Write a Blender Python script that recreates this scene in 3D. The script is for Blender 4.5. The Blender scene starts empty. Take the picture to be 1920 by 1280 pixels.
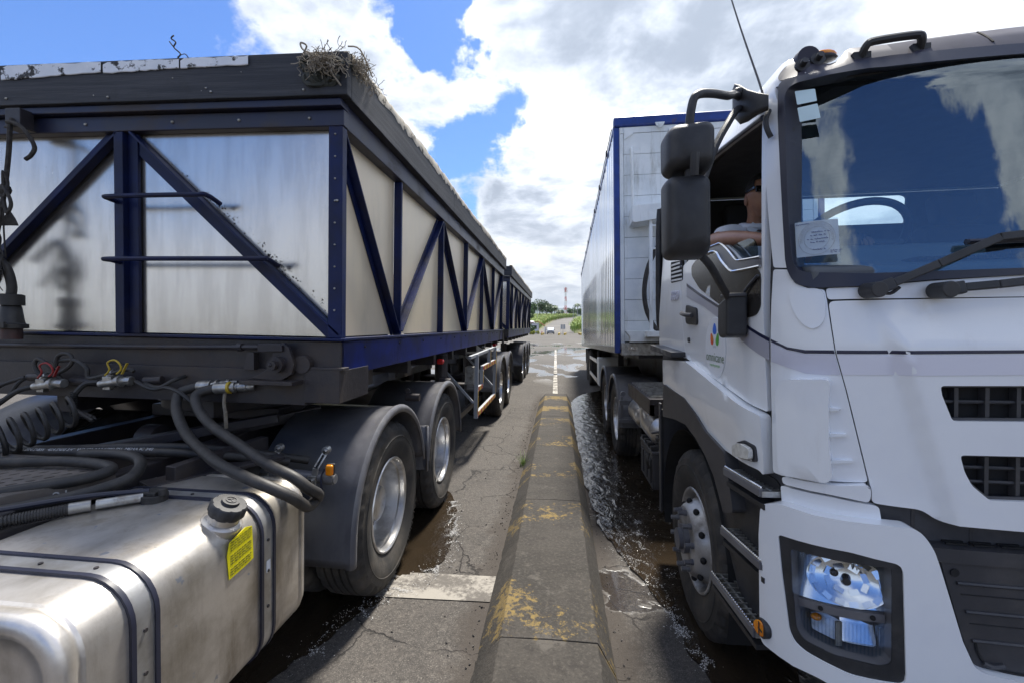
import bpy, bmesh, math, random, bisect
from mathutils import Vector, Matrix
from mathutils.geometry import delaunay_2d_cdt
R=math.radians
random.seed(7)
SC=bpy.context.scene; COL=SC.collection
# ---------------------------------------------------------------- camera
cd=bpy.data.cameras.new('camera'); CAM=bpy.data.objects.new('camera',cd); COL.objects.link(CAM)
cd.sensor_width=36; cd.lens=16.0; cd.clip_start=.02; cd.clip_end=20000
CAM.location=(0,0,1.70); CAM.rotation_euler=(R(90-1.88),0,R(5.755)); SC.camera=CAM
# ---------------------------------------------------------------- world and sun
SUN_EL,SUN_AZ=62,14          # azimuth from +Y (down the road) towards +X
W=bpy.data.worlds.new('World'); SC.world=W; W.use_nodes=True
def build_sky():
    nt=W.node_tree; N=nt.nodes; L=nt.links; N.clear()
    def n(t,**k):
        o=N.new(t)
        for a,b in k.items(): setattr(o,a,b)
        return o
    def m(op,a,b=None,c=None,clamp=False):
        o=n('ShaderNodeMath',operation=op); o.use_clamp=clamp
        for i,v in enumerate((a,b,c)):
            if v is None: continue
            if isinstance(v,(int,float)): o.inputs[i].default_value=v
            else: L.new(v,o.inputs[i])
        return o.outputs[0]
    def ramp(v,a,b,lo=0,hi=1):
        o=n('ShaderNodeMapRange',interpolation_type='SMOOTHSTEP'); L.new(v,o.inputs[0])
        for i,x in enumerate((a,b,lo,hi)): o.inputs[i+1].default_value=x
        return o.outputs[0]
    tc=n('ShaderNodeTexCoord'); nm=n('ShaderNodeVectorMath',operation='NORMALIZE'); L.new(tc.outputs['Generated'],nm.inputs[0])
    d=nm.outputs[0]; sp=n('ShaderNodeSeparateXYZ'); L.new(d,sp.inputs[0])
    z=m('ADD',m('MAXIMUM',sp.outputs[2],0.0),.16)
    cb=n('ShaderNodeCombineXYZ'); L.new(m('DIVIDE',sp.outputs[0],z),cb.inputs[0]); L.new(m('DIVIDE',sp.outputs[1],z),cb.inputs[1])
    cb.inputs[2].default_value=SKYSEED
    def noise(scale,detail,rough,dist=0.,off=0.):
        o=n('ShaderNodeTexNoise'); mp=n('ShaderNodeMapping'); mp.inputs['Location'].default_value=(off,off*.7,off*.3); L.new(cb.outputs[0],mp.inputs[0]); L.new(mp.outputs[0],o.inputs['Vector'])
        o.inputs['Scale'].default_value=scale; o.inputs['Detail'].default_value=detail; o.inputs['Roughness'].default_value=rough; o.inputs['Distortion'].default_value=dist
        return o.outputs['Fac']
    cov=noise(1.7,10,.58,.25)
    fine=noise(5.0,9,.66,.5,3.1)
    cov=m('ADD',cov,m('MULTIPLY',m('SUBTRACT',fine,.5),.36))
    bias=0.10
    wob=n('ShaderNodeTexNoise'); wob.inputs['Scale'].default_value=4.2; wob.inputs['Detail'].default_value=6; wob.inputs['Roughness'].default_value=.6; L.new(d,wob.inputs['Vector'])
    w1=n('ShaderNodeVectorMath',operation='SUBTRACT'); L.new(wob.outputs['Color'],w1.inputs[0]); w1.inputs[1].default_value=(.5,.5,.5)
    w2=n('ShaderNodeVectorMath',operation='SCALE'); L.new(w1.outputs[0],w2.inputs[0]); w2.inputs['Scale'].default_value=.34
    w3=n('ShaderNodeVectorMath',operation='ADD'); L.new(d,w3.inputs[0]); L.new(w2.outputs[0],w3.inputs[1]); w4=n('ShaderNodeVectorMath',operation='NORMALIZE'); L.new(w3.outputs[0],w4.inputs[0])
    for (v,r0,r1,amt) in CLOUD_BLOBS:
        dp=n('ShaderNodeVectorMath',operation='DOT_PRODUCT'); L.new(w4.outputs[0],dp.inputs[0]); dp.inputs[1].default_value=v
        bias=m('ADD',bias,ramp(dp.outputs['Value'],math.cos(R(r1)),math.cos(R(r0)),0,amt))
    cov=m('ADD',cov,bias)
    # towards the horizon clouds close up
    cov=m('ADD',cov,ramp(sp.outputs[2],.22,.0,0,.16))
    mask=ramp(cov,.46,.64)
    body=m('ADD',m('MULTIPLY',noise(1.35,9,.60,.3,BODY_OFF),.62),m('MULTIPLY',noise(3.4,8,.6,.3,5.1),.38))
    thick=ramp(cov,.60,.90)
    dp=n('ShaderNodeVectorMath',operation='DOT_PRODUCT'); L.new(d,dp.inputs[0])
    se,sa=R(SUN_EL),R(SUN_AZ); sdir=(math.cos(se)*math.sin(sa),math.cos(se)*math.cos(sa),math.sin(se)); dp.inputs[1].default_value=sdir
    glow=ramp(dp.outputs['Value'],.35,1.0)
    shade=m('ADD',m('MULTIPLY',ramp(body,.39,.60),m('ADD',.55,m('MULTIPLY',thick,.45))),0.0,clamp=True)
    shade=m('MULTIPLY',shade,ramp(sp.outputs[2],.0,.34,.35,1.0)); lum=m('SUBTRACT',1.06,m('MULTIPLY',shade,.70)); lum=m('ADD',lum,m('MULTIPLY',glow,.25))
    low=ramp(sp.outputs[2],.28,.02,0,.26); lum=m('SUBTRACT',lum,low)
    tint=n('ShaderNodeMix',data_type='RGBA'); L.new(shade,tint.inputs['Factor']); tint.inputs['A'].default_value=(.965,.99,1.04,1); tint.inputs['B'].default_value=(.80,.92,1.12,1)
    cc=n('ShaderNodeMix',data_type='RGBA',blend_type='MULTIPLY'); cc.inputs['Factor'].default_value=1; L.new(tint.outputs['Result'],cc.inputs['A']); L.new(lum,cc.inputs['B'])
    sky=n('ShaderNodeTexSky',sky_type='NISHITA',sun_disc=False); sky.sun_elevation=R(SUN_EL); sky.sun_rotation=R(SUN_AZ); sky.air_density=1.0; sky.dust_density=.4; sky.ozone_density=2.5
    sk=n('ShaderNodeMix',data_type='RGBA',blend_type='MULTIPLY'); sk.inputs['Factor'].default_value=1; L.new(sky.outputs[0],sk.inputs['A']); sk.inputs['B'].default_value=(SKY_K*.54,SKY_K*.73,SKY_K*1.05,1)
    fin=n('ShaderNodeMix',data_type='RGBA'); L.new(mask,fin.inputs['Factor']); L.new(sk.outputs['Result'],fin.inputs['A'])
    cs=n('ShaderNodeMix',data_type='RGBA',blend_type='MULTIPLY'); cs.inputs['Factor'].default_value=1; L.new(cc.outputs['Result'],cs.inputs['A']); cs.inputs['B'].default_value=(CLOUD_K,CLOUD_K,CLOUD_K,1)
    L.new(cs.outputs['Result'],fin.inputs['B'])
    bg=n('ShaderNodeBackground'); bg.inputs['Strength'].default_value=.1; L.new(fin.outputs['Result'],bg.inputs['Color'])
    o=n('ShaderNodeOutputWorld'); L.new(bg.outputs[0],o.inputs['Surface'])
BODY_OFF=1.3; SKYSEED=4.3; SKY_K=.62; CLOUD_K=3.9
CLOUD_BLOBS=[((-0.689, 0.585, 0.427), 3, 25.0, -0.41250000000000003), ((-0.584, 0.658, 0.475), 2, 10.0, -0.1375), ((-0.236, 0.815, 0.529), 1, 7.5, -0.30250000000000005), ((-0.168, 0.816, 0.553), 1, 6.25, -0.22000000000000003), ((-0.298, 0.82, 0.488), 1, 6.25, -0.11137500000000002), ((-0.114, 0.916, 0.386), 2, 10.0, -0.22000000000000006), ((-0.196, 0.895, 0.401), 1, 7.5, -0.19250000000000003), ((-0.184, 0.939, 0.29), 1, 7.5, -0.099), ((-0.098, 0.973, 0.207), 2, 7.5, -0.11137500000000002), ((0.032, 0.986, 0.162), 1, 5.0, -0.275), ((-0.435, 0.741, 0.512), 3, 13.75, 0.17600000000000002), ((0.1, 0.87, 0.484), 6, 30.0, 0.24200000000000002), ((0.479, 0.749, 0.457), 6, 32.5, 0.264), ((0.004, 0.971, 0.238), 2, 8.75, 0.17600000000000002), ((-0.271, 0.861, 0.43), 2, 8.75, 0.15400000000000003), ((-0.076, 0.989, 0.129), 3, 8.75, 0.198), ((-0.029, 0.95, 0.31), 3, 10.0, 0.15400000000000003), ((-0.362, 0.873, 0.327), 2, 8.75, 0.08800000000000001), ((0.144, -0.816, 0.559), 8, 27, -0.3712500000000001), ((-0.611, -0.679, 0.407), 4, 17, -0.5625), ((0.539, -0.666, 0.515), 4, 13, 0.34), ((0.343, -0.646, 0.682), 2, 10, 0.3), ((0.295, -0.731, 0.616), 1, 6, 0.16), ((0.261, -0.852, 0.454), 1, 4, 0.12), ((-0.188, 0.819, 0.542), 1, 5, -0.1875), ((-0.148, 0.929, 0.339), 1, 5, -0.125), ((-0.254, 0.948, 0.194), 1, 5, 0.12), ((-0.307, 0.902, 0.303), 1, 5, 0.1), ((-0.486, 0.719, 0.497), 1, 7, 0.26), ((-0.4, 0.747, 0.531), 1, 6, 0.12), ((-0.583, 0.657, 0.479), 0.5, 3, 0.14), ((-0.63, 0.62, 0.467), 0.5, 3, 0.14)]
build_sky()
sl=bpy.data.lights.new('sun','SUN'); SUN=bpy.data.objects.new('sun',sl); COL.objects.link(SUN)
sl.energy=3.0; sl.angle=R(7); sl.color=(1,.95,.86)
_s=Vector((math.cos(R(SUN_EL))*math.sin(R(SUN_AZ)),math.cos(R(SUN_EL))*math.cos(R(SUN_AZ)),math.sin(R(SUN_EL))))
SUN.rotation_euler=_s.to_track_quat('Z','Y').to_euler()
SC.view_settings.view_transform='Standard'; SC.view_settings.look='None'; SC.view_settings.exposure=1.58; SC.view_settings.gamma=1
SC.view_settings.use_curve_mapping=False
SC.render.engine='CYCLES'; SC.cycles.use_denoising=True
SC.cycles.max_bounces=8; SC.cycles.transparent_max_bounces=12; SC.cycles.caustics_reflective=False; SC.cycles.caustics_refractive=False
# ---------------------------------------------------------------- materials
MATS={}
def mat(name,c,rough=.5,metal=0.,c2=None,sc=5.,st=(1,1,1),lo=.4,hi=.62,det=6,dirt=None,dsc=1.5,dst=(1,1,1),dlo=.52,dhi=.70,dmax=1.,bump=0.,bsc=60.,bst=(1,1,1),rv=0.,coat=0.,spec=.5,speck=None,spsc=90,splo=.66):
    M=bpy.data.materials.new(name); M.use_nodes=True; nt=M.node_tree; N=nt.nodes; L=nt.links
    B=N['Principled BSDF']; B.inputs['Roughness'].default_value=rough; B.inputs['Metallic'].default_value=metal
    B.inputs['Coat Weight'].default_value=coat; B.inputs['Coat Roughness'].default_value=.06; B.inputs['Specular IOR Level'].default_value=spec
    tc=N.new('ShaderNodeTexCoord')
    def noise(s,stv,d=6,r=.6):
        mp=N.new('ShaderNodeMapping'); mp.inputs['Scale'].default_value=stv; L.new(tc.outputs['Object'],mp.inputs[0])
        o=N.new('ShaderNodeTexNoise'); o.inputs['Scale'].default_value=s; o.inputs['Detail'].default_value=d; o.inputs['Roughness'].default_value=r; L.new(mp.outputs[0],o.inputs['Vector']); return o.outputs['Fac']
    def rng(v,a,b,x=0.,y=1.):
        o=N.new('ShaderNodeMapRange'); o.interpolation_type='SMOOTHSTEP'; L.new(v,o.inputs[0])
        for i,k in enumerate((a,b,x,y)): o.inputs[i+1].default_value=k
        return o.outputs[0]
    def mix(f,a,b):
        o=N.new('ShaderNodeMix'); o.data_type='RGBA'; L.new(f,o.inputs['Factor'])
        for s,v in (('A',a),('B',b)):
            if isinstance(v,tuple): o.inputs[s].default_value=(*v,1)
            else: L.new(v,o.inputs[s])
        return o.outputs['Result']
    col=c
    if c2: col=mix(rng(noise(sc,st,det),lo,hi),col,c2)
    if speck: col=mix(rng(noise(spsc,(1,1,1),3),splo,splo+.05),col,speck)
    rs=None
    if dirt:
        f=rng(noise(dsc,dst,9,.68),dlo,dhi,0,dmax); col=mix(f,col,dirt)
        if rv: rs=rng(f,0,1,rough,min(1,rough+rv))
    elif rv: rs=rng(noise(sc*.8,st,6),.35,.65,max(.02,rough-rv),rough+rv)
    if isinstance(col,tuple): B.inputs['Base Color'].default_value=(*col,1)
    else: L.new(col,B.inputs['Base Color'])
    if rs is not None: L.new(rs,B.inputs['Roughness'])
    if bump:
        bp=N.new('ShaderNodeBump'); bp.inputs['Strength'].default_value=bump; bp.inputs['Distance'].default_value=.004; L.new(noise(bsc,bst,5),bp.inputs['Height']); L.new(bp.outputs[0],B.inputs['Normal'])
    MATS[name]=M; return M
DUST=(.16,.13,.10)
mat('white_paint',(.86,.88,.90),.26,c2=(.83,.85,.88),sc=3,coat=.5,dirt=(.42,.38,.32),dsc=4.5,dst=(1,1,.3),dlo=.55,dhi=.86,dmax=.45,rv=.2,speck=(.30,.27,.24),spsc=160,splo=.765)
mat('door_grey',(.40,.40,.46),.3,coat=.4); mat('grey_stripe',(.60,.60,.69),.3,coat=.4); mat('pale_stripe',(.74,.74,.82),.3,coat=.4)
mat('navy_stripe',(.012,.015,.05),.3,coat=.4)
mat('black_plastic',(.018,.019,.022),.5,c2=(.032,.032,.035),sc=9,bump=.25,bsc=420,dirt=(.07,.063,.055),dsc=4,dlo=.5,dhi=.8,dmax=.5)
mat('trim_plastic',(.035,.036,.042),.48,c2=(.05,.05,.056),sc=5,dirt=(.13,.115,.10),dsc=3,dlo=.45,dhi=.8,dmax=.55,bump=.15,bsc=300)
mat('dark_gap',(.008,.008,.009),.8)
mat('header_paint',(.030,.028,.045),.5,spec=.35,c2=(.06,.057,.085),sc=2)
mat('rubber_frame',(.022,.024,.042),.38,spec=.5)
mat('rubber_hose',(.022,.021,.021),.55,c2=(.038,.035,.033),sc=14,dirt=(.085,.072,.06),dsc=9,dlo=.5,dhi=.8,dmax=.6,bump=.2,bsc=160)
mat('tyre_rubber',(.030,.029,.029),.78,c2=(.05,.047,.043),sc=4,dirt=(.15,.125,.10),dsc=5,dlo=.42,dhi=.75,dmax=.55,bump=.3,bsc=120)
mat('tyre_letters',(.008,.008,.008),.5)
mat('rim_alloy',(.72,.72,.72),.30,.85,c2=(.52,.51,.50),sc=6,dirt=(.20,.17,.14),dsc=7,dlo=.5,dhi=.78,dmax=.7,rv=.3)
mat('rim_steel',(.50,.50,.50),.42,.5,c2=(.36,.35,.34),sc=8,dirt=(.14,.12,.10),dsc=6,dlo=.46,dhi=.72,dmax=.85,rv=.3,bump=.2,bsc=70)
mat('tank_metal',(.78,.74,.69),.38,.82,c2=(.44,.40,.34),sc=4.5,st=(1,.6,.9),lo=.34,hi=.68,det=9,dirt=(.24,.19,.13),dsc=7,dst=(1.0,1.0,.22),dlo=.47,dhi=.78,dmax=.8,rv=.2,bump=.16,bsc=40,speck=(.42,.45,.52),spsc=16,splo=.66)
mat('strap_steel',(.58,.58,.58),.36,.8,c2=(.45,.44,.42),sc=9,dirt=(.22,.19,.15),dsc=9,dlo=.55,dhi=.8,dmax=.6)
mat('chrome',(.75,.75,.76),.16,1.,c2=(.6,.6,.6),sc=20)
mat('zinc',(.50,.50,.48),.38,.8,c2=(.35,.34,.32),sc=18,dirt=(.16,.13,.10),dsc=20,dlo=.5,dhi=.7,dmax=.7)
mat('alu_panel',(.68,.655,.615),.24,.95,c2=(.58,.555,.52),det=10,sc=14,st=(1,1,.14),lo=.36,hi=.66,dirt=(.38,.35,.30),dsc=4,dst=(1,1,.25),dlo=.54,dhi=.84,dmax=.5,rv=.16,bump=.16,bsc=7,speck=(.05,.04,.035),spsc=38,splo=.735)
mat('alu_side',(.92,.78,.56),.34,.25,c2=(.82,.70,.52),sc=1.6,st=(1,1,.5),dirt=(.30,.25,.17),dsc=1.4,dst=(1,1,.4),dlo=.55,dhi=.85,dmax=.5,rv=.2,bump=.08,bsc=8)
mat('navy_frame',(.005,.014,.080),.42,spec=.28,c2=(.007,.011,.040),sc=3.5,lo=.35,hi=.65,dirt=(.030,.026,.032),dsc=2.4,dlo=.50,dhi=.72,dmax=.8,rv=.3,bump=.2,bsc=50)
mat('navy_rail',(.007,.022,.20),.42,spec=.25,c2=(.008,.016,.10),sc=3,dirt=(.032,.026,.03),dsc=2.5,dst=(1,1,.6),dlo=.52,dhi=.72,dmax=.9,rv=.3)
mat('top_rail_paint',(.012,.016,.05),.38,c2=(.022,.022,.036),sc=2.5,dirt=(.045,.035,.03),dsc=2.2,dst=(1,1,2),dlo=.48,dhi=.7,dmax=.8,rv=.25)
mat('deck_steel',(.19,.165,.145),.48,c2=(.12,.105,.092),sc=5,dirt=(.12,.09,.07),dsc=4,dlo=.5,dhi=.72,dmax=.6,rv=.25,bump=.3,bsc=60)
mat('grimy_steel',(.022,.020,.026),.45,c2=(.038,.034,.036),sc=4,dirt=(.070,.052,.040),dsc=3,dlo=.48,dhi=.72,dmax=.8,rv=.25,bump=.35,bsc=45)
mat('plank_wood',(.022,.025,.034),.65,c2=(.050,.052,.062),sc=4,st=(.35,.35,9),lo=.38,hi=.66,dirt=(.016,.016,.018),dsc=2.2,dlo=.5,dhi=.68,dmax=.8,bump=.5,bsc=30,bst=(.3,.3,8))
mat('white_strip',(.84,.87,.92),.5,c2=(.74,.78,.84),sc=6,dirt=(.03,.03,.03),dsc=9,dst=(1,1,1.2),dlo=.56,dhi=.61,rv=.2)
mat('cream_lining',(.62,.57,.48),.8,c2=(.48,.43,.35),sc=9,dirt=(.05,.045,.04),dsc=9,dlo=.56,dhi=.62)
mat('frayed_rope',(.24,.21,.17),.9,c2=(.36,.32,.26),sc=20)
mat('dark_rope',(.03,.027,.026),.85,c2=(.055,.05,.045),sc=40,bump=.5,bsc=160)
mat('tarp_cloth',(.045,.052,.05),.8,c2=(.07,.075,.07),sc=12,bump=.4,bsc=40)
mat('mud_plastic',(.105,.105,.118),.32,c2=(.145,.145,.155),sc=5,st=(1,1,.5),dirt=(.19,.18,.165),dsc=3.5,dst=(1,1,.6),dlo=.48,dhi=.72,dmax=.55,rv=.28,bump=.15,bsc=60)
mat('amber_lens',(.9,.32,.01),.18,coat=.6,c2=(.75,.2,.005),sc=30)
mat('red_lens',(.55,.02,.02),.2,coat=.5); mat('red_plastic',(.30,.025,.025),.45); mat('plug_red',(.085,.028,.025),.6,c2=(.05,.03,.028),sc=12); mat('yellow_plastic',(.50,.35,.03),.45)
mat('red_tape',(.36,.05,.03),.45); mat('yellow_tape',(.55,.36,.05),.45)
mat('yellow_sticker',(.83,.74,.01),.45,c2=(.75,.66,.01),sc=20); mat('sticker_ink',(.10,.09,.02),.5)
mat('white_sticker',(.80,.82,.86),.4); mat('blue_ink',(.02,.16,.72),.4); mat('green_ink',(.10,.42,.04),.4); mat('red_ink',(.75,.07,.02),.4); mat('orange_ink',(.85,.30,.02),.4); mat('dkgreen_ink',(.12,.20,.10),.4); mat('grey_ink',(.40,.43,.48),.5); mat('pen_ink',(.05,.07,.25),.5); mat('hose_ink',(.55,.55,.55),.6)
mat('card_paper',(.75,.80,.83),.6); mat('pale_card',(.62,.80,.85),.5)
mat('trailer_white',(.80,.84,.86),.42,c2=(.70,.75,.78),sc=3,dirt=(.17,.17,.12),dsc=4.5,dst=(1,1,.16),dlo=.53,dhi=.76,dmax=.8,rv=.2,bump=.1,bsc=20)
mat('trailer_side',(.80,.82,.84),.13,.75,c2=(.72,.74,.76),sc=3,st=(1,1,.25),dirt=(.45,.44,.42),dsc=2,dst=(1,1,.3),dlo=.55,dhi=.8,dmax=.5,rv=.15)
mat('royal_blue',(.012,.045,.25),.4,c2=(.01,.035,.18),sc=5,dirt=(.10,.06,.04),dsc=6,dlo=.60,dhi=.70,dmax=.8)
mat('seat_cloth',(.03,.03,.034),.85); mat('cab_trim',(.045,.045,.05),.7,c2=(.06,.06,.065),sc=12); mat('dash_trim',(.10,.11,.12),.6)
mat('skin',(.33,.17,.11),.45,c2=(.38,.20,.13),sc=18,bump=.1,bsc=200); mat('hair',(.012,.010,.009),.7); mat('polo_cloth',(.62,.65,.72),.85,c2=(.68,.71,.78),sc=40,bump=.3,bsc=300); mat('sunglass',(.008,.008,.01),.12)
mat('concrete_kerb',(.07,.065,.06),.9,bump=.8,bsc=70)
mat('foam_glint_white',(.62,.61,.59),.15)
mat('gravel_stone',(.06,.054,.05),.9,c2=(.10,.09,.08),sc=30)
mat('grass_blade',(.10,.20,.025),.6,c2=(.16,.24,.04),sc=9)
mat('reflector',(.93,.94,.96),.16,1.); mat('pale_lens',(.72,.70,.64),.12,coat=.6,c2=(.60,.58,.52),sc=40); mat('dark_gloss',(.020,.019,.019),.22,c2=(.035,.031,.028),sc=7,st=(1,1,.4))
mat('lamp_dark',(.05,.05,.055),.25)
mat('bark',(.10,.08,.06),.9); mat('leaf_a',(.055,.12,.022),.6,c2=(.10,.17,.035),sc=.5); mat('leaf_b',(.040,.088,.024),.6,c2=(.07,.13,.035),sc=.6); mat('leaf_palm',(.035,.075,.02),.5)
mat('cane_leaf',(.17,.27,.03),.6,c2=(.26,.32,.05),sc=.25); mat('hedge_leaf',(.05,.11,.02),.6); mat('yellow_leaf',(.42,.42,.02),.6,c2=(.15,.2,.02),sc=3)
mat('booth_wall',(.72,.72,.74),.7); mat('red_roof',(.30,.06,.045),.7); mat('tower_red',(.55,.05,.03),.5); mat('tower_white',(.75,.75,.75),.5); mat('galvanised',(.38,.40,.43),.5,.3); mat('barrier_yellow',(.60,.42,.05),.6); mat('barrier_black',(.02,.02,.02),.6)
mat('car_white',(.75,.77,.80),.3,coat=.4); mat('car_glass',(.02,.03,.04),.08)
mat('far_hill',(.022,.04,.035),.95,c2=(.032,.05,.04),sc=.004)
mat('earth',(.16,.13,.09),.95,c2=(.10,.13,.04),sc=.08)
def glass(name,tint,ior,extra=0.0,rough=0.):
    M=bpy.data.materials.new(name); M.use_nodes=True; nt=M.node_tree; N=nt.nodes; L=nt.links; N.remove(N['Principled BSDF'])
    f=N.new('ShaderNodeFresnel'); f.inputs[0].default_value=ior; ge=N.new('ShaderNodeNewGeometry'); inv=N.new('ShaderNodeMath'); inv.operation='SUBTRACT'; inv.inputs[0].default_value=1; L.new(ge.outputs['Backfacing'],inv.inputs[1])
    t=N.new('ShaderNodeBsdfTransparent'); t.inputs[0].default_value=(*tint,1)
    g=N.new('ShaderNodeBsdfGlossy'); g.inputs['Roughness'].default_value=rough; g.inputs['Color'].default_value=(.80,.92,1,1)
    ad=N.new('ShaderNodeMath'); ad.operation='ADD'; ad.use_clamp=True; L.new(f.outputs[0],ad.inputs[0]); ad.inputs[1].default_value=extra; fb=N.new('ShaderNodeMath'); fb.operation='MULTIPLY'; L.new(ad.outputs[0],fb.inputs[0]); L.new(inv.outputs[0],fb.inputs[1]); ad=fb
    m=N.new('ShaderNodeMixShader'); L.new(ad.outputs[0],m.inputs[0]); L.new(t.outputs[0],m.inputs[1]); L.new(g.outputs[0],m.inputs[2])
    L.new(m.outputs[0],N['Material Output'].inputs[0]); MATS[name]=M; return M
glass('windscreen_glass',(.74,.85,.90),1.9,.10); glass('clear_lens',(.90,.92,.94),1.5); glass('smoked_glass',(.10,.10,.11),1.6,.04); glass('side_glass',(.45,.50,.50),1.35,.0)
def haze_mat():
    M=bpy.data.materials.new('haze_air'); M.use_nodes=True; nt=M.node_tree; N=nt.nodes; N.remove(N['Principled BSDF'])
    v=N.new('ShaderNodeVolumePrincipled'); v.inputs['Color'].default_value=(.72,.84,1,1); v.inputs['Density'].default_value=.00008; v.inputs['Anisotropy'].default_value=.2
    nt.links.new(v.outputs[0],N['Material Output'].inputs['Volume']); MATS['haze_air']=M
haze_mat()
# ---------------------------------------------------------------- mesh helpers
class B:
    """collects shapes into one bmesh"""
    def __init__(s): s.b=bmesh.new()
    def box(s,lo,hi,rot=None,ctr=None):
        lo,hi=[min(a,b) for a,b in zip(lo,hi)],[max(a,b) for a,b in zip(lo,hi)]
        v=[s.b.verts.new((x,y,z)) for x in (lo[0],hi[0]) for y in (lo[1],hi[1]) for z in (lo[2],hi[2])]
        for f in ((0,1,3,2),(4,6,7,5),(0,4,5,1),(2,3,7,6),(0,2,6,4),(1,5,7,3)): s.b.faces.new([v[i] for i in f])
        if rot is not None:
            c=Vector(ctr) if ctr else (Vector(lo)+Vector(hi))/2
            for q in v: q.co=c+rot@(q.co-c)
        return s
    def bar(s,p,q,w,h,up=(0,0,1)):
        p,q,up=Vector(p),Vector(q),Vector(up); t=(q-p).normalized(); a=t.cross(up)
        if a.length<1e-4: a=t.cross(Vector((1,0,0)))
        a.normalize(); b=a.cross(t)
        v=[s.b.verts.new(o+a*i*w/2+b*j*h/2) for o in (p,q) for i,j in ((-1,-1),(1,-1),(1,1),(-1,1))]
        for f in ((3,2,1,0),(4,5,6,7),(0,1,5,4),(1,2,6,5),(2,3,7,6),(3,0,4,7)): s.b.faces.new([v[i] for i in f])
        return s
    def tube(s,pts,r,n=10,smooth=6,cap=True,closed=False):
        P=[Vector(p) for p in pts]
        if smooth>1 and len(P)>2:
            Q=[]; m=len(P); rng_=range(m if closed else m-1)
            for i in rng_:
                g=(lambda k:P[k%m]) if closed else (lambda k:P[min(max(k,0),m-1)])
                a,b,c,d=g(i-1),g(i),g(i+1),g(i+2)
                for k in range(smooth):
                    t=k/smooth; Q.append(.5*((2*b)+(c-a)*t+(2*a-5*b+4*c-d)*t*t+(3*b-a-3*c+d)*t**3))
            if not closed: Q.append(P[-1])
            P=Q
        m=len(P); rings=[]; prev=None
        for i in range(m):
            t=(P[(i+1)%m]-P[i-1]) if closed else (P[min(i+1,m-1)]-P[max(i-1,0)])
            t.normalize()
            if prev is None:
                a=t.cross(Vector((0,0,1)))
                if a.length<.1: a=t.cross(Vector((1,0,0)))
            else: a=prev-t*prev.dot(t)
            a.normalize(); prev=a; b=t.cross(a); rr=r(i/(m-1)) if callable(r) else r
            rings.append([s.b.verts.new(P[i]+a*rr*math.cos(2*math.pi*k/n)+b*rr*math.sin(2*math.pi*k/n)) for k in range(n)])
        for i in range(m if closed else m-1):
            A_,B_=rings[i],rings[(i+1)%m]
            for k in range(n): s.b.faces.new((A_[k],A_[(k+1)%n],B_[(k+1)%n],B_[k]))
        if cap and not closed:
            s.b.faces.new(rings[0][::-1]); s.b.faces.new(rings[-1])
        return s
    def lathe(s,prof,c,axis='x',n=40,a0=0,a1=2*math.pi,arms=None):
        """prof: list of (along axis, radius); full or part turn"""
        c=Vector(c); full=abs(a1-a0-2*math.pi)<1e-6; cnt=n if full else n+1; G=[]
        for i in range(cnt):
            a=a0+(a1-a0)*i/n; ca,sa=math.cos(a),math.sin(a); row=[]
            for h,r in prof:
                o={'x':(h,r*ca,r*sa),'y':(r*ca,h,r*sa),'z':(r*ca,r*sa,h)}[axis]
                row.append(s.b.verts.new(c+Vector(o)))
            G.append(row)
        for i in range(n):
            A_,B_=G[i],G[(i+1)%cnt]
            for k in range(len(prof)-1): s.b.faces.new((A_[k],A_[k+1],B_[k+1],B_[k]))
        return s
    def cyl(s,p,q,r,n=16,r2=None):
        return s.tube([p,q],(lambda t:r+(r2-r)*t) if r2 is not None else r,n,1)
    def ball(s,c,r,sub=2,sq=(1,1,1)):
        m=Matrix.Translation(c)@Matrix.Diagonal((sq[0],sq[1],sq[2],1)); bmesh.ops.create_icosphere(s.b,subdivisions=sub,radius=r,matrix=m); return s
    def quad(s,*p): s.b.faces.new([s.b.verts.new(x) for x in p]); return s
    def prism(s,poly,axis,a,b):
        """poly (2D) extruded along axis from a to b"""
        mk={'x':lambda p,h:(h,p[0],p[1]),'y':lambda p,h:(p[0],h,p[1]),'z':lambda p,h:(p[0],p[1],h)}[axis]
        A_=[s.b.verts.new(mk(p,a)) for p in poly]; B_=[s.b.verts.new(mk(p,b)) for p in poly]; n=len(poly)
        s.b.faces.new(A_); s.b.faces.new(B_[::-1])
        for i in range(n): s.b.faces.new((A_[i],B_[i],B_[(i+1)%n],A_[(i+1)%n]))
        return s
BASE={}
def obj(name,b,m,parent=None,loc=None,smooth=False,bev=0.,seg=2,ang=40,fix=True,mesh=None):
    if mesh is None:
        bm=b.b if isinstance(b,B) else b
        if fix: bmesh.ops.recalc_face_normals(bm,faces=bm.faces)
        me=bpy.data.meshes.new(name); bm.to_mesh(me); bm.free()
        for k in (m if isinstance(m,(list,tuple)) else [m]): me.materials.append(MATS[k])
        if smooth:
            me.polygons.foreach_set('use_smooth',[True]*len(me.polygons))
            if smooth!=2 and not bev:
                me.set_sharp_from_angle(angle=R(ang))
    else: me=mesh
    o=bpy.data.objects.new(name,me); COL.objects.link(o)
    if parent is not None:
        o.parent=parent
        if loc is None and parent in BASE: o.location=-BASE[parent]
    if loc is not None:
        o.location=Vector(loc)-(BASE[parent] if parent in BASE else Vector((0,0,0)))
    if bev:
        md=o.modifiers.new('edges','BEVEL'); md.width=bev; md.segments=seg; md.limit_method='ANGLE'; md.angle_limit=R(ang); md.harden_normals=True
        me.polygons.foreach_set('use_smooth',[True]*len(me.polygons))
    return o
def tag(o,label=None,cat=None,group=None,kind=None):
    if label: o['label']=label
    if cat: o['category']=cat
    if group: o['group']=group
    if kind: o['kind']=kind
    return o
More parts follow.
